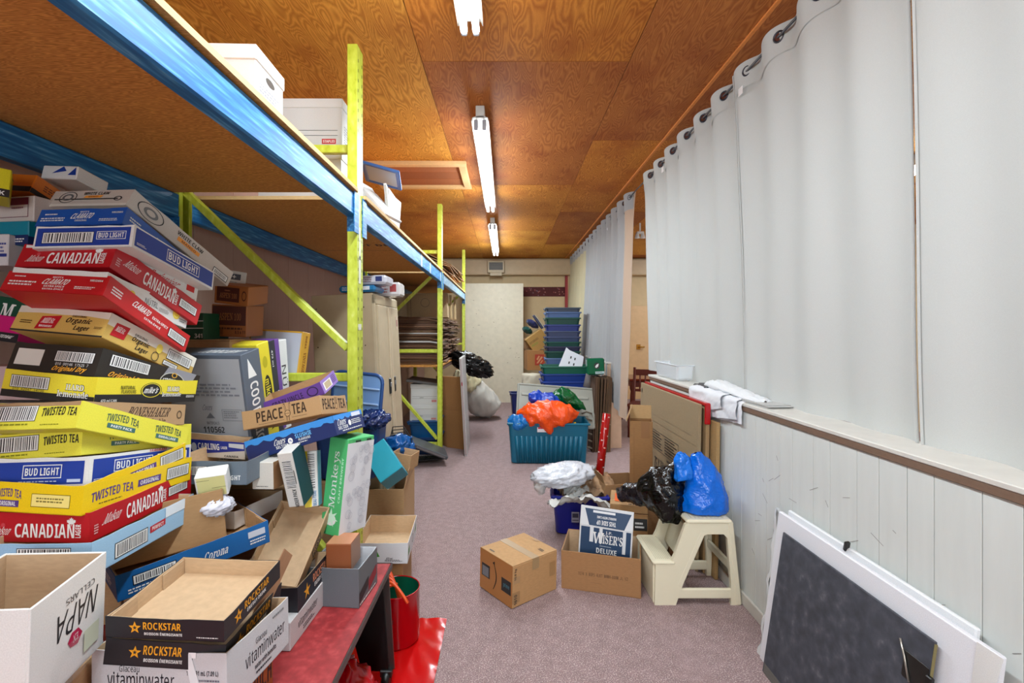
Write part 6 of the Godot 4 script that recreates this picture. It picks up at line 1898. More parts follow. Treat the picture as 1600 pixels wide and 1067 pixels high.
	add("sheet", Mb.new(true).c(Color(0.74, 0.08, 0.07)).sheet(24, 24, func(u, v): return Vector3(lerpf(-0.30, 0.258, v) + (0.01 if v > 0.9 else 0.0), 0.006 + 0.012 * absf(wn.get_noise_2d(u * 0.6, v * 0.6)) + 0.012 * v * (1 - v), lerpf(-0.30, 0.42, u))), M.shiny, mt)
	var tin := thing("popcorn_tin", "shiny red drum-shaped tin with a green inside, behind the table leg", "tin", Transform3D(Basis(), Vector3(-0.525, 0.016, -2.36)))
	add("body", Mb.new(true).c(Color(0.66, 0.03, 0.06)).lathe([Vector2(0.001, 0.0), Vector2(0.106, 0.0), Vector2(0.108, 0.004), Vector2(0.108, 0.236), Vector2(0.111, 0.24), Vector2(0.108, 0.243), Vector2(0.1055, 0.24)], 36), M.shiny, tin)
	add("green_lining", Mb.new(true).c(Color(0.02, 0.33, 0.24)).lathe([Vector2(0.1055, 0.238), Vector2(0.104, 0.02), Vector2(0.001, 0.018)], 36), M.plastic, tin)
	var sw := Mb.new(true).c(Color(0.05, 0.03, 0.03))
	for i in 4:
		var pts := []
		for j in 12:
			var an := 1.5 + 0.05 * j + 0.02 * sin(i)
			pts.append(Vector3(cos(an) * 0.1085, 0.08 + 0.02 * i + 0.012 * sin(j * 1.7 + i), sin(an) * 0.1085))
		sw.tube(pts, 0.0013, 4)
	add("script_lettering", sw, M.ink, tin)
	var oc2 := Mb.new(true).c(Color(0.86, 0.30, 0.10))
	for i in 4:
		var pts := []
		for j in 13:
			var t := j / 12.0
			pts.append(Vector3(-0.10 + 0.19 * t * (1.0 - 0.12 * i), 0.22 + 0.07 * sin(t * PI) + 0.012 * i - 0.04 * i * t, 0.03 - 0.05 * i + 0.10 * t))
		oc2.tube(pts, 0.007, 8)
	for i in 2:
		oc2.tube([Vector3(-0.10, 0.16 - 0.06 * i, 0.115), Vector3(-0.06, 0.22, 0.10), Vector3(-0.01, 0.265, 0.05 + 0.02 * i), Vector3(0.01, 0.24, 0.0)], 0.007, 8)
	var oo := add("extension_cord", oc2, M.plastic)
	oo.position = Vector3(-0.535, 0.03, -2.36)
	tag(oo, "orange cord looped over the rim of the shiny red tin", "cord")
	var rb := thing("red_bag", "dark red gift bag with gold curls slumped under the red table", "gift bag", xf(Vector3(-0.585, 0.0, -1.80), 20))
	add("bag", loft([[Vector3(0, 0.0, 0), 0.13, 0.09], [Vector3(0, 0.06, 0), 0.14, 0.10], [Vector3(-0.02, 0.16, 0.0), 0.11, 0.07], [Vector3(-0.05, 0.25, -0.02), 0.05, 0.03]], 0.06, 9.0, 44, Color(0.60, 0.02, 0.07)), M.shiny, rb)
	var gc := Mb.new(true).c(Color(0.70, 0.52, 0.25))
	for i in 3:
		gc.tube([Vector3(0.0 + 0.03 * i, 0.14, 0.085), Vector3(0.02 + 0.03 * i, 0.10, 0.115), Vector3(0.0 + 0.03 * i, 0.07, 0.12)], 0.004, 6)
	add("gold_curl", gc, M.metal, rb)


# ---------------------------------------------------------------- the far end of the aisle
func build_back_area():
	var r := RandomNumberGenerator.new()
	r.seed = 31
	var wp := thing("wall_sheet", "big cream painted sheet leaning against the end wall", "panel", xf(Vector3(-0.24, -0.003, -10.2), 0, -1.5, 0))
	add("sheet", Mb.new().c(Color(0.85, 0.81, 0.72)).box(Vector3(0, 1.245, 0), Vector3(1.22, 2.49, 0.02), 0.003), M.painted, wp)
	var dm := Mb.new().c(Color(0.52, 0.46, 0.38))
	for i in 24:
		var l := r.randf_range(0.008, 0.04)
		dm.box(Vector3(r.randf_range(-0.5, 0.55), r.randf_range(0.3, 2.3), 0.0103), Vector3(l, 0.008, 0.0006), 0.0, Basis(Vector3.BACK, r.randf_range(-1, 1)))
	add("scratches", dm, M.ink, wp)
	# tall column of nested bins
	var cols := [Color(0.20, 0.24, 0.31), Color(0.28, 0.38, 0.56), Color(0.03, 0.25, 0.20), Color(0.10, 0.16, 0.44), Color(0.20, 0.24, 0.37), Color(0.18, 0.23, 0.38), Color(0.03, 0.26, 0.22), Color(0.15, 0.14, 0.27), Color(0.03, 0.25, 0.20), Color(0.32, 0.42, 0.60), Color(0.10, 0.40, 0.50)]
	var names := ["slate blue", "pale blue", "green", "royal blue", "greyish navy", "dull navy", "sea green", "dark violet", "bottle green", "steel blue", "teal"]
	var ord := ["topmost", "second from the top", "third from the top", "fourth from the top", "fifth from the top", "sixth from the top", "seventh from the top", "eighth from the top", "ninth from the top", "tenth from the top", "lowest one showing"]
	var ys := [480, 487, 496, 507, 517, 526, 534, 541.5, 549, 560, 571]
	var base := 9.0
	for i in ys.size():
		var rim: float = 1.49 - (ys[i] - 517.0) * 7.8 / 765.0
		tote("storage_bin", "%s nested bin, %s in the tall bin column by the curtain" % [names[i], ord[i]], xf(Vector3(0.925 + 0.004 * sin(i * 2.0), rim - 0.36, -8.06), 1.5 * sin(i * 1.3)), Vector3(0.545, 0.36, 0.40), cols[i], null, "tall column of nested bins", 0.16)
	var cs := thing("carton", "brown carton hidden under the tall bin column", "carton", xf(Vector3(0.925, 0, -8.06)))
	carton_body(cs, Vector3(0.4, 0.565, 0.32), KRAFT)
	var wide := [[Color(0.04, 0.34, 0.26), "wide green tote on top of the low tote stack before the bin column"], [Color(0.08, 0.20, 0.50), "wide royal blue tote, second in the low stack before the bin column"], [Color(0.09, 0.22, 0.55), "wide blue tote, third in the low stack before the bin column"], [Color(0.22, 0.34, 0.50), "wide steel blue tote, fourth in the low stack before the bin column"]]
	for i in wide.size():
		tote("storage_tote", wide[i][1], xf(Vector3(0.86, 0.655 - 0.105 * i, -7.0), 2.0 * sin(i)), Vector3(0.70, 0.345, 0.46), wide[i][0], null, "low stack of wide totes", 0.14)
	var c2 := thing("carton", "brown carton hidden under the low stack of wide totes", "carton", xf(Vector3(0.86, 0, -7.0)))
	carton_body(c2, Vector3(0.5, 0.33, 0.36), KRAFT)
	var pl := thing("white_plate", "white perforated plastic plate tilted in front of the bin column", "plate", Transform3D(Basis.from_euler(Vector3(-0.25, -0.1, -0.22)), Vector3(0.936, 1.081, -6.95)))
	add("plate", Mb.new().c(Color(0.86, 0.87, 0.90)).plate([Vector2(-0.16, -0.15), Vector2(0.17, -0.13), Vector2(0.16, 0.08), Vector2(-0.06, 0.13), Vector2(-0.11, 0.16)], 0.012), M.plastic, pl)
	var hl := Mb.new().c(Color(0.08, 0.08, 0.09))
	for q in [[-0.015, 0.03], [0.045, 0.02], [-0.025, -0.05], [0.045, -0.06]]:
		hl.box(Vector3(q[0], q[1], 0.0065), Vector3(0.018, 0.035, 0.001))
	add("slot", hl, M.ink, pl)
	# boxes between the cream sheet and the bin column
	var hb := thing("carton", "brown moving carton with an orange square logo beside the bin column", "carton", xf(Vector3(0.571, 0.776, -9.1), 6))
	carton_body(hb, Vector3(0.40, 0.36, 0.4), Color(0.66, 0.46, 0.26))
	var f := ink("front", Vector3(0.40, 0.36, 0.4)).rect(0.35, 0.25, 0.78, 0.80, Color(0.66, 0.20, 0.09)).poly([Vector2(0.42, 0.35), Vector2(0.50, 0.35), Vector2(0.72, 0.66), Vector2(0.64, 0.70)], Color(0.80, 0.56, 0.38)).poly([Vector2(0.42, 0.55), Vector2(0.48, 0.5), Vector2(0.58, 0.7), Vector2(0.52, 0.74)], Color(0.80, 0.56, 0.38)).poly([Vector2(0.58, 0.35), Vector2(0.64, 0.35), Vector2(0.72, 0.48), Vector2(0.68, 0.52)], Color(0.80, 0.56, 0.38))
	f.done(hb)
	var db := thing("carton", "yellow-brown carton tipped diagonally over the moving carton by the bin column", "carton", Transform3D(Basis.from_euler(Vector3(0, 0.1, 0.62)), Vector3(0.67, 1.179, -9.15)))
	carton_body(db, Vector3(0.36, 0.30, 0.3), Color(0.66, 0.50, 0.26))
	f = ink("front", Vector3(0.36, 0.30, 0.3)).text("RIPE BANANAS", 0.08, 0.60, 0.6, 0.74, Color(0.4, 0.28, 0.1)).text("PRODUCE", 0.1, 0.4, 0.45, 0.52, Color(0.4, 0.5, 0.15)).ell(0.86, 0.3, 0.1, 0.14, Color(0.3, 0.45, 0.1))
	f.done(db)
	var bx := thing("carton", "small brown carton tucked between the cream sheet and the tipped carton", "carton", xf(Vector3(0.425, 1.15, -9.3), 0))
	carton_body(bx, Vector3(0.16, 0.20, 0.3), Color(0.50, 0.36, 0.22))
	var cc := [[Color(0.03, 0.24, 0.20), "dark green folded cloth bag lying on the cartons by the cream sheet", Vector3(0.413, 1.502, -9.3), 0.09], [Color(0.12, 0.15, 0.32), "navy folded cloth bag on the cartons by the cream sheet", Vector3(0.508, 1.623, -9.25), 0.12]]
	for q in cc:
		var t := thing("cloth_bag", q[1], "bag", xf(q[2], 20, 0, -35))
		add("bag", blob(Vector3(q[3], 0.05, 0.12), 0.5, 6.0, 51, q[0], Vector3.ZERO), M.cloth, t)
	var hd := thing("clothes_hanger", "two dark blue folders standing slanted above the tipped carton", "folder", xf(Vector3(0.601, 1.658, -9.2), 0, 0, 35))
	add("cover", Mb.new().c(Color(0.10, 0.13, 0.27)).box(Vector3(0, 0, 0), Vector3(0.03, 0.30, 0.25), 0.004), M.plastic, hd)
	add("cover", Mb.new().c(Color(0.70, 0.68, 0.62)).box(Vector3(0.03, -0.01, 0), Vector3(0.014, 0.28, 0.24), 0.003), M.coat, hd)
	hd.name = numbered("folders")
	var sb := thing("white_bag", "rumpled cream plastic sack standing under the moving carton by the cream sheet", "sack", xf(Vector3(0.52, 0, -8.95), 0))
	add("sack", loft([[Vector3(0, 0.0, 0), 0.21, 0.18], [Vector3(0, 0.2, 0), 0.24, 0.20], [Vector3(0, 0.5, 0.0), 0.23, 0.20], [Vector3(0, 0.72, 0), 0.20, 0.17]], 0.05, 4.0, 61, Color(0.80, 0.76, 0.68)), M.cloth, sb)
	# navy bin, teal tote with its lid and the bags in it
	tote("storage_bin", "navy blue waste bin standing on the carpet behind the teal tote", xf(Vector3(0.255, 0, -8.4), 5), Vector3(0.34, 0.44, 0.28), Color(0.06, 0.13, 0.36), null, "", 0.2)
	var teal := Color(0.03, 0.37, 0.48)
	var tt = tote("storage_tote", "large ribbed teal tote on the carpet, heaped with coloured plastic bags", xf(Vector3(0.49, 0, -5.70), -2.5), Vector3(0.90, 0.46, 0.46), teal, null, "", 0.07, 14)
	var lab := ink("front", Vector3(0.90, 0.46, 0.46), 0.004)
	lab.rect(0.36, 0.78, 0.49, 0.90, Color(0.90, 0.88, 0.90)).rect(0.37, 0.86, 0.44, 0.90, Color(0.75, 0.15, 0.2)).star(0.46, 0.82, 0.015, Color(0.3, 0.3, 0.35), 3)
	lab.done(tt, "paper_label")
	var ld := thing("tub_lid", "large pale grey tote lid leaning behind the teal tote", "lid", Transform3D(Basis.from_euler(Vector3(deg_to_rad(62), -0.12, deg_to_rad(-9))), Vector3(0.617, 0.565, -6.05)))
	var lm := Mb.new().c(Color(0.62, 0.62, 0.58))
	lm.box(Vector3(), Vector3(0.94, 0.016, 0.50), 0.006)
	for e in [-1.0, 1.0]:
		lm.box(Vector3(0, 0.0, 0.25 * e), Vector3(0.94, 0.04, 0.028), 0.01)
		lm.box(Vector3(0.47 * e, 0.0, 0), Vector3(0.028, 0.04, 0.52), 0.01)
	add("lid_plate", lm, M.plastic, ld)
	for q in [[-0.26, 0.1], [0.24, 0.1], [-0.26, -0.12], [0.24, -0.12]]:
		add("raised_rib", Mb.new().c(Color(0.66, 0.66, 0.62)).box(Vector3(q[0], 0.014, q[1]), Vector3(0.34, 0.018, 0.035), 0.007), M.plastic, ld)
	var bags := [
		["orange plastic bag spilling over the front of the teal tote", Color(0.95, 0.32, 0.08), [[Vector3(-0.36, 0.05, 0.0), 0.05, 0.06], [Vector3(-0.22, 0.06, 0.04), 0.13, 0.14], [Vector3(0.02, 0.03, 0.06), 0.17, 0.15], [Vector3(0.22, 0.06, 0.04), 0.12, 0.14], [Vector3(0.36, 0.08, 0.0), 0.03, 0.04]], Vector3(0.485, 0.476, -5.62), 101],
		["bright blue plastic bag lying across the orange one in the teal tote", Color(0.05, 0.24, 0.66), [[Vector3(-0.2, 0.06, 0), 0.05, 0.05], [Vector3(-0.08, 0.04, 0), 0.09, 0.09], [Vector3(0.10, 0.0, 0.02), 0.08, 0.10], [Vector3(0.24, -0.04, 0), 0.03, 0.05]], Vector3(0.466, 0.641, -5.75), 102],
		["emerald green plastic bag highest in the teal tote", Color(0.01, 0.34, 0.16), [[Vector3(-0.2, 0.02, 0), 0.05, 0.05], [Vector3(-0.02, 0.07, 0), 0.09, 0.09], [Vector3(0.14, 0.02, 0.0), 0.08, 0.10], [Vector3(0.28, -0.08, 0.04), 0.02, 0.04]], Vector3(0.673, 0.641, -5.85), 103],
		["sky blue plastic film bunched at the corner of the teal tote", Color(0.05, 0.42, 0.70), [[Vector3(-0.16, 0.02, 0), 0.05, 0.05], [Vector3(0.0, 0.0, 0), 0.08, 0.07], [Vector3(0.18, -0.01, 0), 0.03, 0.04]], Vector3(0.181, 0.445, -5.55), 104],
		["yellow plastic bag corner under the orange bag in the teal tote", Color(0.82, 0.68, 0.06), [[Vector3(-0.12, 0.0, 0), 0.03, 0.03], [Vector3(0.0, 0.0, 0), 0.07, 0.06], [Vector3(0.13, 0.01, 0), 0.03, 0.04]], Vector3(0.683, 0.378, -5.56), 105]]
	for b in bags:
		var t := thing("plastic_bag", b[0], "bag", Transform3D(Basis(), b[3] - Vector3(0, 0.0, 0)), "bags in the teal tote")
		var run := Mb.new(true).c(b[1])
		var nz := noise(1.0, 3, FastNoiseLite.TYPE_SIMPLEX, b[4])
		nz.fractal_type = FastNoiseLite.FRACTAL_RIDGED
		var sc: Array = b[2]
		var last := sc.size() - 1
		run.sheet(40, last * 9, func(u: float, v: float) -> Vector3:
			var ff := v * last
			var i := mini(int(ff), last - 1)
			var q := ff - i
			var ss := q * q * (3 - 2 * q)
			var c: Vector3 = sc[i][0].lerp(sc[i + 1][0], ss)
			var ry := lerpf(sc[i][1], sc[i + 1][1], ss)
			var rz := lerpf(sc[i][2], sc[i + 1][2], ss)
			var e := sin(clampf(v, 0.002, 0.998) * PI)
			var k := pow(e, 0.4)
			var a := u * TAU
			var d := Vector3(0, cos(a) * ry * k, sin(a) * rz * k)
			var w := nz.get_noise_3d((c.x + d.x) * 4.0, (c.y + d.y) * 5.0, (c.z + d.z) * 5.0)
			var w2 := nz.get_noise_3d((c.x + d.x) * 11.0, (c.y + d.y) * 9.0, (c.z + d.z) * 11.0)
			return c + d + d.normalized() * (0.045 * w + 0.014 * w2), true)
		add("bag", run, M.crinkle, t)
	# brown bundle, green pack, grey tube at the far partition
	var rx := 1.165
	for i in 9:
		var bd := thing("folded_carton", "dark brown upright cardboard sheet, %s of the bundle beside the beige wall end" % nth(8 - i), "cardboard", xf(Vector3(rx - 0.10 + 0.026 * i, 0.0, -6.14 + 0.012 * sin(i * 2.2)), 4, 0, -2.5 + 1.1 * sin(i)), "upright bundle of cardboard")
		add("sheet", Mb.new().c(Color(0.33, 0.24, 0.17).lerp(Color(0.46, 0.35, 0.25), fmod(i * 0.37, 1.0))).box(Vector3(0, 0.46 + 0.008 * sin(i * 3.0), 0), Vector3(0.018, 0.92, 0.26), 0.002), M.board, bd)
	var gp := thing("green_pack", "emerald green pack with a white bird-like emblem set on the upright cardboard bundle", "pack", xf(Vector3(1.125, 0.945, -6.14), 0, 0, 2))
	var gs := Vector3(0.215, 0.205, 0.14)
	add("body", Mb.new().c(Color(0.01, 0.36, 0.23)).box(Vector3(0, gs.y * 0.5, 0), gs, 0.016), M.shiny, gp)
	f = ink("front", gs).ell(0.55, 0.55, 0.17, 0.19, DARK).poly([Vector2(0.44, 0.48), Vector2(0.52, 0.62), Vector2(0.66, 0.68), Vector2(0.62, 0.5), Vector2(0.52, 0.42)], WHITE).rect(0.45, 0.06, 0.97, 0.2, Color(0.75, 0.85, 0.85)).fine(0.48, 0.08, 0.95, 0.18, 2, Color(0.1, 0.3, 0.25))
	f.done(gp)
	var tb := thing("grey_tube", "short grey roll leaning beside the green pack", "roll", Transform3D())
	add("roll", Mb.new(true).c(Color(0.47, 0.45, 0.45)).tube([Vector3(1.046, 0.765, -6.3), Vector3(1.112, 1.037, -6.3)], 0.052, 20), M.plastic, tb)
	add("roll_core", Mb.new(true).c(Color(0.2, 0.19, 0.2)).tube([Vector3(1.109, 1.029, -6.3), Vector3(1.113, 1.045, -6.3)], 0.03, 16), M.plastic, tb)
	for i in 6:
		var g2 := thing("folding_frame", "grey folded wire frame, %s from the carpet, between teal tote and brown bundle" % nth(i), "frame", xf(Vector3(0.985, 0.06 + 0.085 * i, -6.02), 0), "stack of wire frames")
		add("frame", Mb.new(true).c(Color(0.44, 0.40, 0.34)).tube([Vector3(-0.05, 0, 0.06), Vector3(0.0, 0.022, 0.06), Vector3(0.06, 0.0, 0.06), Vector3(0.06, -0.02, -0.1), Vector3(-0.05, -0.02, -0.1), Vector3(-0.05, 0, 0.06)], 0.010, 6), M.plastic, g2)
	# a stained wooden chair in the room beyond
	var ch := thing("wooden_chair", "red-brown wooden chair beyond the doorway, half hidden by the brown cartons", "chair", xf(Vector3(1.98, 0, -6.95), -25))
	var wood := Color(0.36, 0.10, 0.04)
	add("seat", Mb.new().c(wood).box(Vector3(0, 0.45, 0), Vector3(0.44, 0.035, 0.42), 0.01), M.painted, ch)
	for x in [-0.19, 0.19]:
		add("leg", Mb.new(true).c(wood).tube([Vector3(x, 0, 0.18), Vector3(x, 0.2, 0.18), Vector3(x, 0.44, 0.17)], 0.02, 10), M.painted, ch)
		add("back_post", Mb.new(true).c(wood).tube([Vector3(x, 0, -0.2), Vector3(x, 0.45, -0.18), Vector3(x, 0.95, -0.26)], 0.021, 10), M.painted, ch)
		add("stretcher", Mb.new(true).c(wood).tube([Vector3(x, 0.2, 0.18), Vector3(x, 0.2, -0.19)], 0.012, 8), M.painted, ch)
	add("back_rail", Mb.new().c(wood).box(Vector3(0, 0.88, -0.25), Vector3(0.40, 0.09, 0.025), 0.008).box(Vector3(0, 0.62, -0.21), Vector3(0.38, 0.04, 0.02), 0.006), M.painted, ch)
	for i in 4:
		add("spindle", Mb.new(true).c(wood.lightened(0.05)).tube([Vector3(-0.11 + 0.075 * i, 0.62, -0.21), Vector3(-0.11 + 0.075 * i, 0.85, -0.25)], 0.011, 8), M.painted, ch)
	var tbl := thing("wooden_table", "dark red wooden table beyond the doorway with turned legs", "table", xf(Vector3(2.45, 0, -7.9), 0))
	add("tabletop", Mb.new().c(Color(0.42, 0.14, 0.05)).box(Vector3(0, 0.735, 0), Vector3(1.1, 0.035, 0.8), 0.008), M.shiny, tbl)
	add("apron", Mb.new().c(wood).box(Vector3(0, 0.67, 0.36), Vector3(1.0, 0.09, 0.02), 0.004).box(Vector3(0, 0.67, -0.36), Vector3(1.0, 0.09, 0.02), 0.004).box(Vector3(-0.5, 0.67, 0), Vector3(0.02, 0.09, 0.72), 0.004).box(Vector3(0.5, 0.67, 0), Vector3(0.02, 0.09, 0.72), 0.004), M.painted, tbl)
	for x in [-0.5, 0.5]:
		for z in [-0.35, 0.35]:
			add("leg", Mb.new(true).c(wood).lathe([Vector2(0.02, 0), Vector2(0.028, 0.1), Vector2(0.02, 0.16), Vector2(0.035, 0.3), Vector2(0.03, 0.5), Vector2(0.022, 0.56), Vector2(0.036, 0.6), Vector2(0.036, 0.72)], 14, Transform3D(Basis(), Vector3(x, 0, z))), M.painted, tbl)


# ---------------------------------------------------------------- beside the half wall
func build_right_area():
	var f: Ink
	var a := []
	# taped parcel with a smile mark
	a = [null, size_of("carton_smile")]
	var sm := thing("parcel", "closed brown parcel with a curved smile line, alone on the carpet", "carton", pose("carton_smile"))
	carton_body(sm, a[1], Color(0.74, 0.57, 0.38))
	f = ink("front", a[1])
	f.rect(0.0, 0.0, 1.0, 1.0, Color(0.66, 0.44, 0.23)).rect(0.06, 0.34, 0.32, 0.66, DARK).rect(0.08, 0.36, 0.28, 0.60, Color(0.45, 0.46, 0.48)).rect(0.68, 0.28, 0.96, 0.60, DARK).text("prime", 0.74, 0.37, 0.91, 0.51, Color(0.25, 0.45, 0.5))
	var arc := []
	for i in 15:
		var t := i / 14.0
		arc.append(Vector2(0.44 + 0.10 * sin(t * PI), 0.16 + 0.66 * t))
	for i in 15:
		var t := 1.0 - i / 14.0
		arc.append(Vector2(0.425 + 0.085 * sin(t * PI), 0.16 + 0.66 * t))
	f.poly(arc, Color(0.15, 0.10, 0.07)).poly([Vector2(0.40, 0.80), Vector2(0.47, 0.86), Vector2(0.47, 0.76)], Color(0.15, 0.10, 0.07))
	f.done(sm, "printed_end")
	f = ink("right", a[1])
	f.rect(0.0, 0.1, 0.16, 0.36, Color(0.62, 0.48, 0.32)).rect(0.02, 0.56, 0.16, 0.72, Color(0.66, 0.52, 0.36)).text("1610", 0.04, 0.06, 0.1, 0.3, DARK, {"rot": 90}).text("10.0 kg", 0.04, 0.64, 0.09, 0.92, DARK, {"rot": 90}).rect(0.82, 0.4, 0.96, 0.75, Color(0.64, 0.49, 0.32))
	f.done(sm)
	f = ink("top", a[1], 0.0035).fine(0.76, 0.72, 0.9, 0.8, 2, DARK).fine(0.2, 0.04, 0.36, 0.1, 1, DARK).rect(0.36, 0.92, 0.5, 0.99, Color(0.66, 0.52, 0.36))
	f.done(sm, "top_print")
	# open carton with the navy spirits carton in it
	a = open_carton("carton_open", "carton", "open brown carton on the carpet holding a navy and white spirits carton", Color(0.64, 0.47, 0.31), "", [])
	f = ink("front", a[1]).text("1074 X 80PS 4JET MRMH-808M JL V2", 0.22, 0.42, 0.84, 0.50, Color(0.22, 0.15, 0.1), {"font": "M"}).rect(0.36, 0.25, 0.52, 0.258, Color(0.5, 0.36, 0.24))
	f.done(a[0])
	var navy := Color(0.13, 0.24, 0.36)
	var ws := size_of("carton_wiser")
	var wz := thing("spirits_carton", "navy and white spirits carton tilted inside the open brown carton", "carton", pose("carton_wiser"))
	add("body", Mb.new().c(Color(0.86, 0.87, 0.88)).box(Vector3(0, ws.y * 0.5, 0), ws, 0.003), M.coat, wz)
	f = ink("front", ws)
	f.rect(0.03, 0.0, 0.97, 0.97, navy).rect(0.20, 0.62, 0.27, 1.0, Color(0.84, 0.85, 0.86)).rect(0.38, 0.62, 0.44, 1.0, Color(0.84, 0.85, 0.86)).rect(0.82, 0.44, 0.88, 1.0, Color(0.84, 0.85, 0.86))
	f.text("J.P.", 0.50, 0.84, 0.62, 0.92, WHITE, {"font": "RB"}).text("W", 0.26, 0.60, 0.47, 0.87, WHITE, {"font": "RB"}).text("ISER'S", 0.45, 0.62, 0.82, 0.83, WHITE, {"font": "RB"}).fine(0.40, 0.54, 0.66, 0.57, 1, Color(0.75, 0.78, 0.8)).text("DELUXE", 0.34, 0.38, 0.72, 0.50, WHITE).ell(0.3, 0.29, 0.08, 0.05, WHITE)
	f.done(wz)
	var tf := Mb.new().c(Color(0.85, 0.86, 0.87))
	var tb := Basis(Vector3.RIGHT, -0.18)
	tf.box(Vector3(0, ws.y, ws.z * 0.5) + tb * Vector3(0, 0.055, 0), Vector3(ws.x, 0.11, 0.004), 0.001, tb)
	var flap := add("flap", tf, M.coat, wz)
	var fi := Ink.new()
	fi.root = self
	fi.o = Vector3(-ws.x * 0.5, ws.y, ws.z * 0.5 + 0.0024)
	fi.u = Vector3(ws.x, 0, 0)
	fi.v = tb * Vector3(0, 0.11, 0)
	fi.n = fi.u.cross(fi.v).normalized()
	fi.poly([Vector2(0.18, 0.04), Vector2(0.84, 0.02), Vector2(0.96, 0.85), Vector2(0.08, 0.88)], navy)
	fi.text("THIS SIDE UP", 0.32, 0.12, 0.68, 0.34, WHITE, {"rot": 180}).text("HANDLE WITH CARE", 0.32, 0.44, 0.68, 0.56, WHITE, {"rot": 180}).rect(0.24, 0.70, 0.66, 0.82, Color(0.85, 0.86, 0.87))
	fi.done(flap)
	# cobalt bin of paper
	tote("storage_bin", "cobalt blue bin on the carpet, overflowing with white and kraft paper", xf(Vector3(0.555, 0, -3.72), -4), Vector3(0.40, 0.29, 0.34), Color(0.06, 0.09, 0.52), null, "", 0.12)
	f = Ink.new()
	f.root = self
	var bl := thing("bin_label", "small grey printed label on the cobalt blue bin", "label", xf(Vector3(0.503, 0.147, -3.53), -4))
	add("sticker", Mb.new().c(Color(0.55, 0.55, 0.62)).box(Vector3(), Vector3(0.055, 0.075, 0.002)).c(Color(0.2, 0.2, 0.28)).box(Vector3(0, 0.012, 0.0012), Vector3(0.042, 0.03, 0.0006)).box(Vector3(0, -0.022, 0.0012), Vector3(0.042, 0.006, 0.0006)), M.coat, bl)
	var wbg := thing("white_bag", "puffy white plastic bag lying across the cobalt blue bin", "bag", Transform3D(Basis.from_euler(Vector3(0.0, 0.1, 0.10)), Vector3(0.431, 0.418, -3.66)))
	add("bag", blob(Vector3(0.225, 0.075, 0.17), 0.42, 5.0, 27, Color(0.82, 0.83, 0.86)), M.crinkle, wbg)
	add("tail", loft([[Vector3(-0.17, -0.02, 0), 0.03, 0.05], [Vector3(-0.19, -0.06, 0.02), 0.035, 0.05], [Vector3(-0.18, -0.12, 0.03), 0.01, 0.02]], 0.03, 16.0, 6, Color(0.80, 0.79, 0.78), true, -1.0), M.shiny, wbg)
	var wn := noise(3.2, 4, FastNoiseLite.TYPE_SIMPLEX, 77)
	var papers := [["crumpled white paper sheet draped over the rim of the cobalt blue bin", Vector3(0.517, 0.296, -3.5), Vector2(0.42, 0.26), Color(0.84, 0.84, 0.82), 0.045, -0.35], ["crumpled kraft paper sheet under the puffy white bag", Vector3(0.59, 0.324, -3.7), Vector2(0.34, 0.24), Color(0.66, 0.54, 0.42), 0.05, 0.1], ["stiff white packing sheet standing in the cobalt blue bin", Vector3(0.538, 0.32, -3.58), Vector2(0.20, 0.12), Color(0.78, 0.79, 0.78), 0.035, 0.5], ["smooth kraft paper sheet at the wrapping roll foot", Vector3(0.754, 0.347, -3.72), Vector2(0.17, 0.22), Color(0.72, 0.58, 0.44), 0.02, 0.5]]
	for i in papers.size():
		var q: Array = papers[i]
		var t := thing("packing_paper", q[0], "paper", Transform3D(Basis.from_euler(Vector3(q[5], 0.1 * i, -0.05)), q[1]), "packing paper in the blue bin")
		var sz: Vector2 = q[2]
		var am: float = q[4]
		add("sheet", Mb.new(true).c(q[3]).sheet(26, 20, func(u, v): return Vector3((u - 0.5) * sz.x, am * 1.4 * wn.get_noise_3d(u * 1.0 + i * 3.0, v * 1.0, 0.0) - am * 1.2 * pow(absf(u - 0.5) * 2.0, 2.0), (0.5 - v) * sz.y)), M.board, t)
	# kraft cartons crowding behind the bin and under the black bag
	var kc := [
		[Vector3(0.841, 0.054, -3.3), Vector3(0.20, 0.30, 0.26), -10.0, Color(0.66, 0.50, 0.33), "brown carton with a dark label standing behind the spirits carton"],
		[Vector3(1.01, 0.027, -3.36), Vector3(0.16, 0.31, 0.24), 4.0, Color(0.58, 0.43, 0.29), "brown carton between the dark-labelled one and the step stool"],
		[Vector3(1.198, -0.033, -3.32), Vector3(0.24, 0.27, 0.30), -6.0, Color(0.50, 0.35, 0.22), "dark brown carton with a black ringed label seen through the step stool"],
		[Vector3(1.432, -0.016, -3.34), Vector3(0.10, 0.34, 0.24), 0.0, Color(0.60, 0.44, 0.27), "narrow brown carton at the half wall behind the step stool"]]
	for i in kc.size():
		var q: Array = kc[i]
		var p: Vector3 = q[0]
		p.y = 0.0
		var t := thing("carton", q[4], "carton", xf(p, q[2]), "cartons behind the step stool")
		carton_body(t, q[1], q[3])
		f = ink("front", q[1])
		if i == 0: f.rect(0.55, 0.66, 0.98, 0.92, DARK).fine(0.6, 0.7, 0.92, 0.86, 2, WHITE)
		if i == 2: f.rect(0.14, 0.34, 0.52, 0.70, DARK).ring(0.34, 0.52, 0.07, 0.065, 0.35, Color(0.6, 0.55, 0.5)).rect(0.6, 0.0, 0.9, 0.18, DARK)
		f.done(t)
	var og := thing("carton", "open-topped brown carton with an orange sticker under the black bag", "carton", xf(Vector3(0.83, 0.315, -3.30), -14, 6))
	carton_body(og, Vector3(0.24, 0.05, 0.22), Color(0.70, 0.54, 0.36))
	f = ink("top", Vector3(0.24, 0.05, 0.22), 0.004).rect(0.12, 0.2, 0.6, 0.75, Color(0.92, 0.40, 0.16)).bars(0.5, 0.02, 0.95, 0.12, DARK, false, 10)
	f.done(og, "orange_sticker")
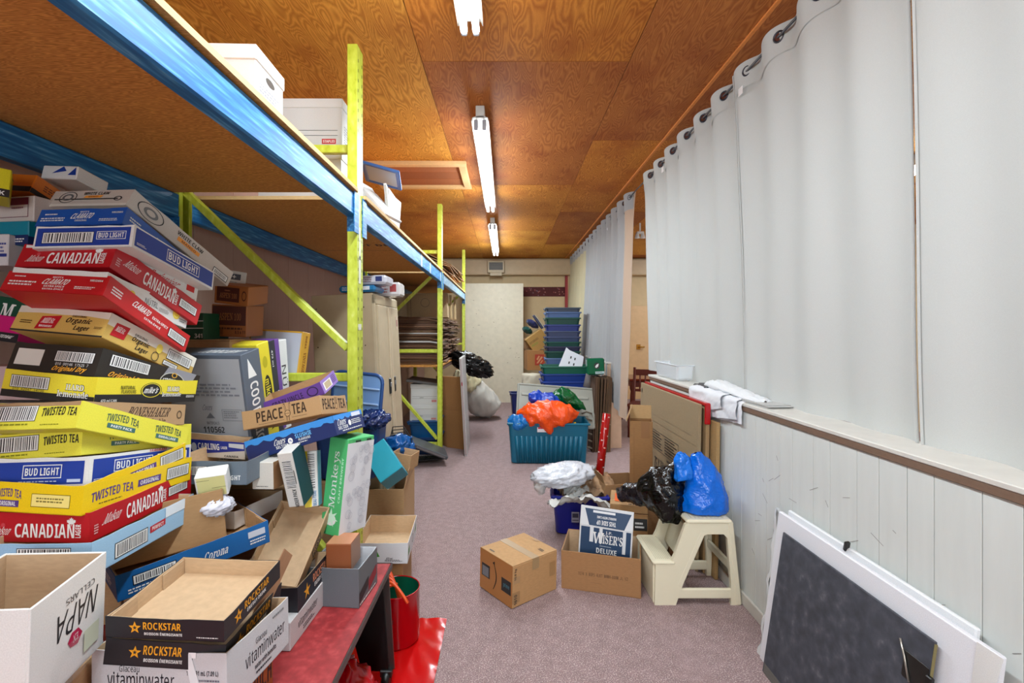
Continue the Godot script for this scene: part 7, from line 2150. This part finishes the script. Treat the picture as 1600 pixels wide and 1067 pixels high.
	var of := thing("carton", "kraft carton with raised open flaps behind the cobalt blue bin", "carton", xf(Vector3(0.858, 0.225, -3.75), 8))
	of.position.y = 0.0
	var os := Vector3(0.30, 0.36, 0.28)
	var om := Mb.new().c(Color(0.66, 0.51, 0.35))
	for e in [-1.0, 1.0]:
		om.box(Vector3(e * os.x * 0.5, os.y * 0.5, 0), Vector3(0.005, os.y, os.z), 0.001)
		om.box(Vector3(0, os.y * 0.5, e * os.z * 0.5), Vector3(os.x, os.y, 0.005), 0.001)
	om.box(Vector3(0, 0.003, 0), Vector3(os.x, 0.006, os.z))
	add("body", om, M.board, of)
	add("flap", Mb.new().c(Color(0.74, 0.60, 0.42)).box(Vector3(os.x * 0.5 + 0.05, os.y + 0.015, 0), Vector3(0.12, 0.004, os.z), 0.001, Basis(Vector3.BACK, 0.28)), M.board, of)
	add("flap", Mb.new().c(Color(0.72, 0.57, 0.40)).box(Vector3(-os.x * 0.5 - 0.01, os.y + 0.035, 0), Vector3(0.004, 0.08, os.z), 0.001, Basis(Vector3.BACK, 0.3)), M.board, of)
	var rp := thing("wrapping_roll", "red gift-wrap roll with pale ornaments standing in the open kraft carton", "gift wrap roll", Transform3D())
	var p0 := Vector3(0.724, 0.378, -3.78)
	var p1 := Vector3(0.795, 0.841, -3.85)
	add("roll", Mb.new(true).c(Color(0.62, 0.05, 0.08)).tube([p0, p1], 0.032, 20), M.shiny, rp)
	var fl := Mb.new().c(Color(0.85, 0.70, 0.68))
	var ax: Vector3 = (p1 - p0).normalized()
	var sx := ax.cross(Vector3.BACK).normalized()
	var sz2 := sx.cross(ax)
	for i in 26:
		var an := i * 2.4
		var c := p0.lerp(p1, (i + 0.5) / 26.0)
		var nn := sx * cos(an) + sz2 * sin(an)
		fl.lathe([Vector2(0.0005, 0.0), Vector2(0.010, -0.0022)], 7, Transform3D(Basis(ax.cross(nn), nn, ax).orthonormalized(), c + nn * 0.0328))
	add("ornament_print", fl, M.ink, rp).set_meta("kind", "stuff")
	add("roll_core", Mb.new(true).c(Color(0.72, 0.6, 0.5)).tube([p1 - ax * 0.002, p1 + ax * 0.001], 0.022, 16), M.board, rp)
	# the tall narrow carton and the big flattened ones by the wall
	var tc := thing("carton", "tall narrow brown carton standing open with its flap folded out, near the doorway", "carton", xf(Vector3(1.0, 0.0, -3.62), -14))
	var ts := Vector3(0.155, 0.835, 0.15)
	var tm := Mb.new().c(Color(0.60, 0.44, 0.27))
	for e in [-1.0, 1.0]:
		tm.box(Vector3(e * ts.x * 0.5, ts.y * 0.5, 0), Vector3(0.005, ts.y, ts.z), 0.001)
		tm.box(Vector3(0, ts.y * 0.5, e * ts.z * 0.5), Vector3(ts.x, ts.y, 0.005), 0.001)
	tm.box(Vector3(0, 0.003, 0), Vector3(ts.x, 0.006, ts.z))
	add("body", tm, M.board, tc)
	add("flap", Mb.new().c(Color(0.68, 0.54, 0.37)).box(Vector3(-ts.x * 0.5 - 0.005, ts.y + 0.05, 0.0), Vector3(0.004, 0.11, ts.z), 0.001, Basis(Vector3.BACK, -0.35)), M.board, tc)
	add("flap", Mb.new().c(Color(0.72, 0.58, 0.40)).box(Vector3(0, ts.y + 0.045, -ts.z * 0.5 - 0.008), Vector3(ts.x, 0.10, 0.004), 0.001, Basis(Vector3.RIGHT, -0.2)), M.board, tc)
	add("tape", Mb.new().c(Color(0.55, 0.38, 0.2)).box(Vector3(0.03, ts.y - 0.06, ts.z * 0.5 + 0.0032), Vector3(0.06, 0.12, 0.001)).box(Vector3(-0.05, 0.4, ts.z * 0.5 + 0.0032), Vector3(0.004, 0.78, 0.001)), M.coat, tc)
	var bf := thing("flattened_carton", "large grey-brown flattened carton with faded print leaning on the half wall", "cardboard", xf(Vector3(1.185, 0.0, -3.68), 0, 0, -1.2))
	var face := Vector3(0.02, 1.035, 1.30)
	add("sheet", Mb.new().c(Color(0.60, 0.52, 0.40)).box(Vector3(0, 0.5175, 0), face, 0.003), M.board, bf)
	f = Ink.new()
	f.root = self
	f.o = Vector3(-0.0103, 0, -0.65)
	f.u = Vector3(0, 0, 1.30)
	f.v = Vector3(0, 1.035, 0)
	f.n = Vector3.LEFT
	var fade := Color(0.25, 0.21, 0.17)
	f.rect(0.14, 0.79, 0.92, 0.793, Color(0.5, 0.42, 0.32)).rect(0.02, 0.74, 0.98, 0.744, Color(0.50, 0.43, 0.33))
	f.frame(0.26, 0.54, 0.74, 0.68, fade, 0.004).fine(0.28, 0.55, 0.48, 0.67, 6, fade).fine(0.52, 0.55, 0.72, 0.67, 6, fade).fine(0.56, 0.5, 0.72, 0.53, 1, fade)
	f.text("25 X 1/2 X 52", 0.34, 0.40, 0.62, 0.485, fade, {"rot": 180}).text("INSTRUCTIONS", 0.38, 0.345, 0.58, 0.375, fade, {"rot": 180}).text("MADE IN CHINA", 0.36, 0.285, 0.58, 0.325, fade, {"rot": 180}).text("FRAGILE", 0.40, 0.19, 0.56, 0.26, fade, {"rot": 180}).text("FRAGILE", 0.30, 0.12, 0.5, 0.17, fade, {"rot": 180})
	f.star(0.27, 0.36, 0.02, fade, 3, 0.5).ell(0.035, 0.94, 0.012, 0.02, fade)
	f.done(bf)
	var b2 := thing("flattened_carton", "flattened carton with a red wrapped rim directly behind the large grey-brown one", "cardboard", xf(Vector3(1.225, 0.0, -3.66), 0, 0, -1.2))
	add("sheet", Mb.new().c(Color(0.62, 0.50, 0.34)).box(Vector3(0, 0.515, 0), Vector3(0.024, 1.03, 1.30), 0.003), M.board, b2)
	add("red_rim", Mb.new().c(Color(0.66, 0.06, 0.10)).box(Vector3(-0.004, 1.035, 0), Vector3(0.036, 0.022, 1.31), 0.006).box(Vector3(-0.004, 0.98, 0.652), Vector3(0.036, 0.13, 0.012), 0.004), M.shiny, b2)
	var b3 := thing("flattened_carton", "narrow-edged tan carton sheet last against the half wall, behind the red-rimmed one", "cardboard", xf(Vector3(1.262, 0.0, -3.60), 0, 0, -0.8))
	add("sheet", Mb.new().c(Color(0.66, 0.53, 0.34)).box(Vector3(0, 0.47, 0), Vector3(0.022, 0.94, 1.34), 0.003), M.board, b3)
	step_stool()
	bags_on_stool()
	# on the ledge
	var ct := thing("clear_tub", "shallow clear plastic tub on the ledge end by the doorway", "tub", Transform3D(Basis(Vector3.UP, PI / 2), Vector3(1.388, 1.0985, -4.05)))
	add("body", tub_shell(Vector3(0.56, 0.125, 0.135), Color(1, 1, 1), 0.08, 0.003, 0.02), M.clear, ct)
	add("rim", Mb.new().c(Color(0.86, 0.88, 0.91)).box(Vector3(0, 0.123, 0.069), Vector3(0.58, 0.006, 0.008), 0.002).box(Vector3(0, 0.123, -0.069), Vector3(0.58, 0.006, 0.008), 0.002).box(Vector3(0.285, 0.123, 0), Vector3(0.008, 0.006, 0.14), 0.002).box(Vector3(-0.285, 0.123, 0), Vector3(0.008, 0.006, 0.14), 0.002), M.plastic, ct)
	var bc := thing("black_case", "small black folded case on the ledge next to the white cloth", "case", xf(Vector3(1.355, 1.0985, -3.27), -8))
	add("body", Mb.new().c(Color(0.09, 0.10, 0.13)).box(Vector3(0, 0.018, 0), Vector3(0.10, 0.036, 0.22), 0.014), M.plastic, bc)
	add("tongue", Mb.new().c(Color(0.07, 0.08, 0.11)).box(Vector3(-0.02, 0.010, -0.15), Vector3(0.06, 0.02, 0.12), 0.008), M.plastic, bc)
	ledge_cloth()
	var ps := thing("paper_stack", "thin stack of grey-white sheets on the ledge beyond the white cloth end", "paper", xf(Vector3(1.375, 1.0985, -2.60), 4), "")
	for i in 4:
		add("sheet", Mb.new().c(Color(0.80, 0.80, 0.79).darkened(0.06 * (i % 2))).box(Vector3(0.003 * (i % 2), 0.002 + 0.004 * i, 0.01 * (i % 3)), Vector3(0.13, 0.003, 0.24), 0.0006), M.coat, ps)
	# boards leaning at the corner of the picture
	board_stack()


func step_stool():
	var t := thing("step_stool", "cream plastic two-step stool with open A-shaped sides against the half wall", "step stool", Transform3D(Basis(), Vector3(0.0, 0, -2.66)))
	var k := Color(0.88, 0.85, 0.745)
	var w := 0.345
	# side panels, cut out under the step and under the top
	for z in [-0.012, -w + 0.012]:
		var sd := Mb.new().c(k)
		sd.plate([Vector2(0.81, 0.0), Vector2(0.925, 0.0), Vector2(1.03, 0.30), Vector2(1.075, 0.375), Vector2(1.095, 0.385), Vector2(1.185, 0.385), Vector2(1.205, 0.365), Vector2(1.225, 0.12), Vector2(1.225, 0.0), Vector2(1.275, 0.0), Vector2(1.262, 0.07), Vector2(1.232, 0.43), Vector2(1.215, 0.452), Vector2(1.0, 0.452), Vector2(0.975, 0.435), Vector2(0.918, 0.27), Vector2(0.90, 0.235), Vector2(0.815, 0.235)], 0.024, Transform3D(Basis(), Vector3(0, 0, z)))
		var s := add("side_frame", sd, M.plastic, t)
		add("side_rail", Mb.new().c(k).box(Vector3(1.085, 0.06, z), Vector3(0.30, 0.055, 0.02), 0.006), M.plastic, s)
		add("edge_flange", Mb.new().c(k.lightened(0.03)).bar(Vector3(1.268, 0.0, z + 0.006), Vector3(1.222, 0.45, z + 0.006), 0.030, 0.02, Vector3.BACK, 0.005).bar(Vector3(0.945, 0.10, z + 0.006), Vector3(1.075, 0.40, z + 0.006), 0.03, 0.014, Vector3.BACK, 0.004), M.plastic, s)
	add("top_step", Mb.new().c(k).box(Vector3(1.108, 0.452, -w * 0.5), Vector3(0.25, 0.024, w + 0.01), 0.009), M.plastic, t)
	add("lower_step", Mb.new().c(k).box(Vector3(0.862, 0.229, -w * 0.5), Vector3(0.125, 0.024, w + 0.01), 0.009), M.plastic, t)
	add("riser", Mb.new().c(k).box(Vector3(0.812, 0.115, -w * 0.5), Vector3(0.014, 0.225, w - 0.03), 0.004), M.plastic, t)
	add("back_brace", Mb.new().c(k.darkened(0.05)).box(Vector3(1.235, 0.20, -w * 0.5), Vector3(0.018, 0.05, w - 0.03), 0.005).box(Vector3(1.0, 0.30, -w * 0.5), Vector3(0.016, 0.18, w - 0.03), 0.004, Basis(Vector3.BACK, -0.32)), M.plastic, t)
	var gr := Mb.new().c(k.darkened(0.10))
	for i in 9:
		gr.box(Vector3(0.825 + 0.0105 * i, 0.2416, -w * 0.5), Vector3(0.004, 0.0016, w - 0.05))
		gr.box(Vector3(1.02 + 0.0215 * i, 0.4646, -w * 0.5), Vector3(0.006, 0.0016, w - 0.05))
	add("tread_ridges", gr, M.plastic, t)


func bags_on_stool():
	var bb := thing("blue_bag", "crinkled bright blue woven shopping bag standing on the step stool top", "bag", xf(Vector3(1.13, 0.465, -2.80), 4))
	add("bag", loft([[Vector3(0.0, 0.0, 0), 0.125, 0.10], [Vector3(0.0, 0.05, 0), 0.130, 0.105], [Vector3(0.0, 0.13, 0.0), 0.112, 0.09], [Vector3(-0.012, 0.21, 0), 0.088, 0.065], [Vector3(-0.03, 0.28, 0.0), 0.052, 0.04], [Vector3(-0.045, 0.325, 0.0), 0.022, 0.02]], 0.026, 7.0, 141, Color(0.04, 0.40, 0.82)), M.crinkle, bb)
	add("bag_ear", loft([[Vector3(-0.13, 0.18, 0.03), 0.05, 0.03], [Vector3(-0.135, 0.26, 0.03), 0.048, 0.03], [Vector3(-0.13, 0.315, 0.02), 0.028, 0.02], [Vector3(-0.12, 0.33, 0.02), 0.01, 0.01]], 0.03, 9.0, 142, Color(0.05, 0.44, 0.85)), M.crinkle, bb)
	var kb := thing("black_bag", "glossy black plastic bag slumped off the step stool beside the blue bag", "bag", Transform3D())
	var sc := [[Vector3(0.933, 0.388, -2.8), 0.035, 0.05], [Vector3(0.936, 0.469, -2.82), 0.09, 0.10], [Vector3(0.912, 0.537, -2.86), 0.135, 0.12], [Vector3(0.957, 0.611, -2.86), 0.10, 0.09], [Vector3(1.039, 0.664, -2.86), 0.055, 0.06], [Vector3(1.106, 0.681, -2.84), 0.022, 0.03]]
	add("bag", loft(sc, 0.045, 6.0, 151, Color(0.035, 0.037, 0.045)), M.crinkle, kb)
	var tail := [[Vector3(0.873, 0.515, -2.88), 0.05, 0.07], [Vector3(0.825, 0.507, -2.95), 0.065, 0.06], [Vector3(0.773, 0.481, -3.05), 0.05, 0.05], [Vector3(0.725, 0.432, -3.15), 0.02, 0.03]]
	add("bag_fold", loft(tail, 0.03, 7.0, 152, Color(0.04, 0.042, 0.05)), M.crinkle, kb)


func ledge_cloth():
	var t := thing("white_cloth", "folded white tablecloth lying on the ledge and hanging over its edge", "cloth", Transform3D())
	var n := noise(1.6, 4, FastNoiseLite.TYPE_SIMPLEX, 5)
	var layer := func(z0: float, z1: float, drop0: float, drop1: float, out: float, lift: float, sd: float) -> Mb:
		return Mb.new(true).c(Color(0.87, 0.88, 0.90)).sheet(30, 34, func(u, v):
			var z := lerpf(z0, z1, u)
			var drop: float = lerpf(drop0, drop1, u)
			var run: float = 0.13 + 0.03 + drop
			var s: float = v * run
			var p := Vector3()
			var w := n.get_noise_3d(u * 1.6 + sd, v * 1.2, sd)
			if s < 0.13:
				p = Vector3(1.435 - s, 1.102 + lift + 0.016 * absf(w), z)
			elif s < 0.16:
				var a: float = (s - 0.13) / 0.03 * PI * 0.5
				p = Vector3(1.305 - sin(a) * (0.02 + out), 1.102 + lift - (1 - cos(a)) * 0.02 + 0.01 * absf(w), z)
			else:
				p = Vector3(1.285 - out - 0.012 * w, 1.082 + lift - (s - 0.16), z + 0.03 * (s - 0.16) * w)
			return p)
	add("lower_fold", layer.call(-2.66, -3.00, 0.10, 0.125, 0.002, 0.0, 1.0), M.cloth, t)
	add("middle_fold", layer.call(-2.70, -3.10, 0.09, 0.14, 0.012, 0.008, 4.0), M.cloth, t)
	add("upper_fold", layer.call(-2.86, -3.36, 0.06, 0.165, 0.026, 0.016, 8.0), M.cloth, t)
	add("bunched_top", loft([[Vector3(1.37, 1.112, -2.58), 0.04, 0.008], [Vector3(1.375, 1.118, -2.75), 0.055, 0.014], [Vector3(1.37, 1.13, -2.95), 0.06, 0.022], [Vector3(1.36, 1.14, -3.14), 0.06, 0.03], [Vector3(1.355, 1.13, -3.26), 0.03, 0.02]], 0.02, 12.0, 171, Color(0.87, 0.88, 0.89)), M.cloth, t)
	add("grommet", Mb.new().c(Color(0.35, 0.35, 0.36)).lathe([Vector2(0.003, 0.001), Vector2(0.008, 0.0)], 12, Transform3D(Basis(Vector3.BACK, PI / 2), Vector3(1.245, 0.955, -2.97))), M.metal, t)


func board_stack():
	# wrapped white boards and a slate board lean on the half wall
	var lean := 8.0
	var at := func(x: float, z: float, roll: float) -> Transform3D: return xf(Vector3(x, 0.0, z), 0, 0, -roll)
	var w1 := thing("foam_board", "large white wrapped board behind the others, leaning on the half wall", "board", at.call(1.205, -1.76, 6.0))
	add("sheet", Mb.new().c(Color(0.90, 0.91, 0.92)).box(Vector3(0, 0.345, 0), Vector3(0.016, 0.69, 0.88), 0.004), M.coat, w1)
	var w2 := thing("foam_board", "large white board with a loose wrapped edge, in the middle of the leaning boards", "board", at.call(1.165, -1.73, 7.5))
	add("sheet", Mb.new().c(Color(0.90, 0.90, 0.92)).box(Vector3(0, 0.338, 0), Vector3(0.02, 0.676, 1.0), 0.004), M.coat, w2)
	var n := noise(2.2, 3, FastNoiseLite.TYPE_SIMPLEX, 15)
	add("wrapping_edge", Mb.new(true).c(Color(0.86, 0.87, 0.87)).sheet(6, 30, func(u, v): return Vector3(0.014 - 0.012 * u + 0.008 * n.get_noise_2d(v * 2.0, u), v * 0.675, -0.495 - 0.04 * sin(u * PI) - 0.03 * n.get_noise_2d(v * 1.2, 5.0) - 0.02 * u)), M.coat, w2)
	add("torn_corner", Mb.new(true).c(Color(0.87, 0.86, 0.85)).sheet(10, 10, func(u, v): return Vector3(-0.012 - 0.03 * u * v, 0.676 * (1.0 - v * 0.5), 0.44 + 0.07 * u - 0.02 * v * u)), M.coat, w2)
	var sb := thing("slate_board", "dusty black chalkboard in front of the leaning white boards", "chalkboard", at.call(1.128, -1.765, 8.5))
	add("sheet", Mb.new().box(Vector3(0, 0.308, 0), Vector3(0.009, 0.616, 0.76), 0.002), M.slate, sb)
	add("worn_edge", Mb.new().c(Color(0.40, 0.38, 0.36)).box(Vector3(-0.0052, 0.022, -0.02), Vector3(0.001, 0.04, 0.70)).c(Color(0.50, 0.46, 0.30)).box(Vector3(-0.001, 0.35, 0.381), Vector3(0.008, 0.52, 0.002)), M.board, sb)
	var br := Mb.new().c(Color(0.11, 0.11, 0.10)).box(Vector3(-0.0065, 0.50, 0.335), Vector3(0.003, 0.075, 0.085), 0.001)
	add("corner_patch", br, M.plastic, sb)
	add("wire", Mb.new(true).c(Color(0.75, 0.74, 0.70)).tube([Vector3(-0.010, 0.56, 0.275), Vector3(-0.012, 0.52, 0.30), Vector3(-0.010, 0.46, 0.325)], 0.003, 6), M.metal, sb)
	add("clip", Mb.new().c(Color(0.05, 0.05, 0.05)).box(Vector3(-0.008, 0.495, 0.385), Vector3(0.014, 0.05, 0.02), 0.003), M.plastic, sb)
	var hk := thing("black_clip", "small black clip gripping the rim of the leaning white boards", "clip", Transform3D(Basis.from_euler(Vector3(0.5, 0, 0.2)), Vector3(1.268, 0.69, -1.82)))
	add("body", Mb.new().c(Color(0.06, 0.06, 0.06)).box(Vector3(), Vector3(0.02, 0.045, 0.014), 0.004), M.plastic, hk)
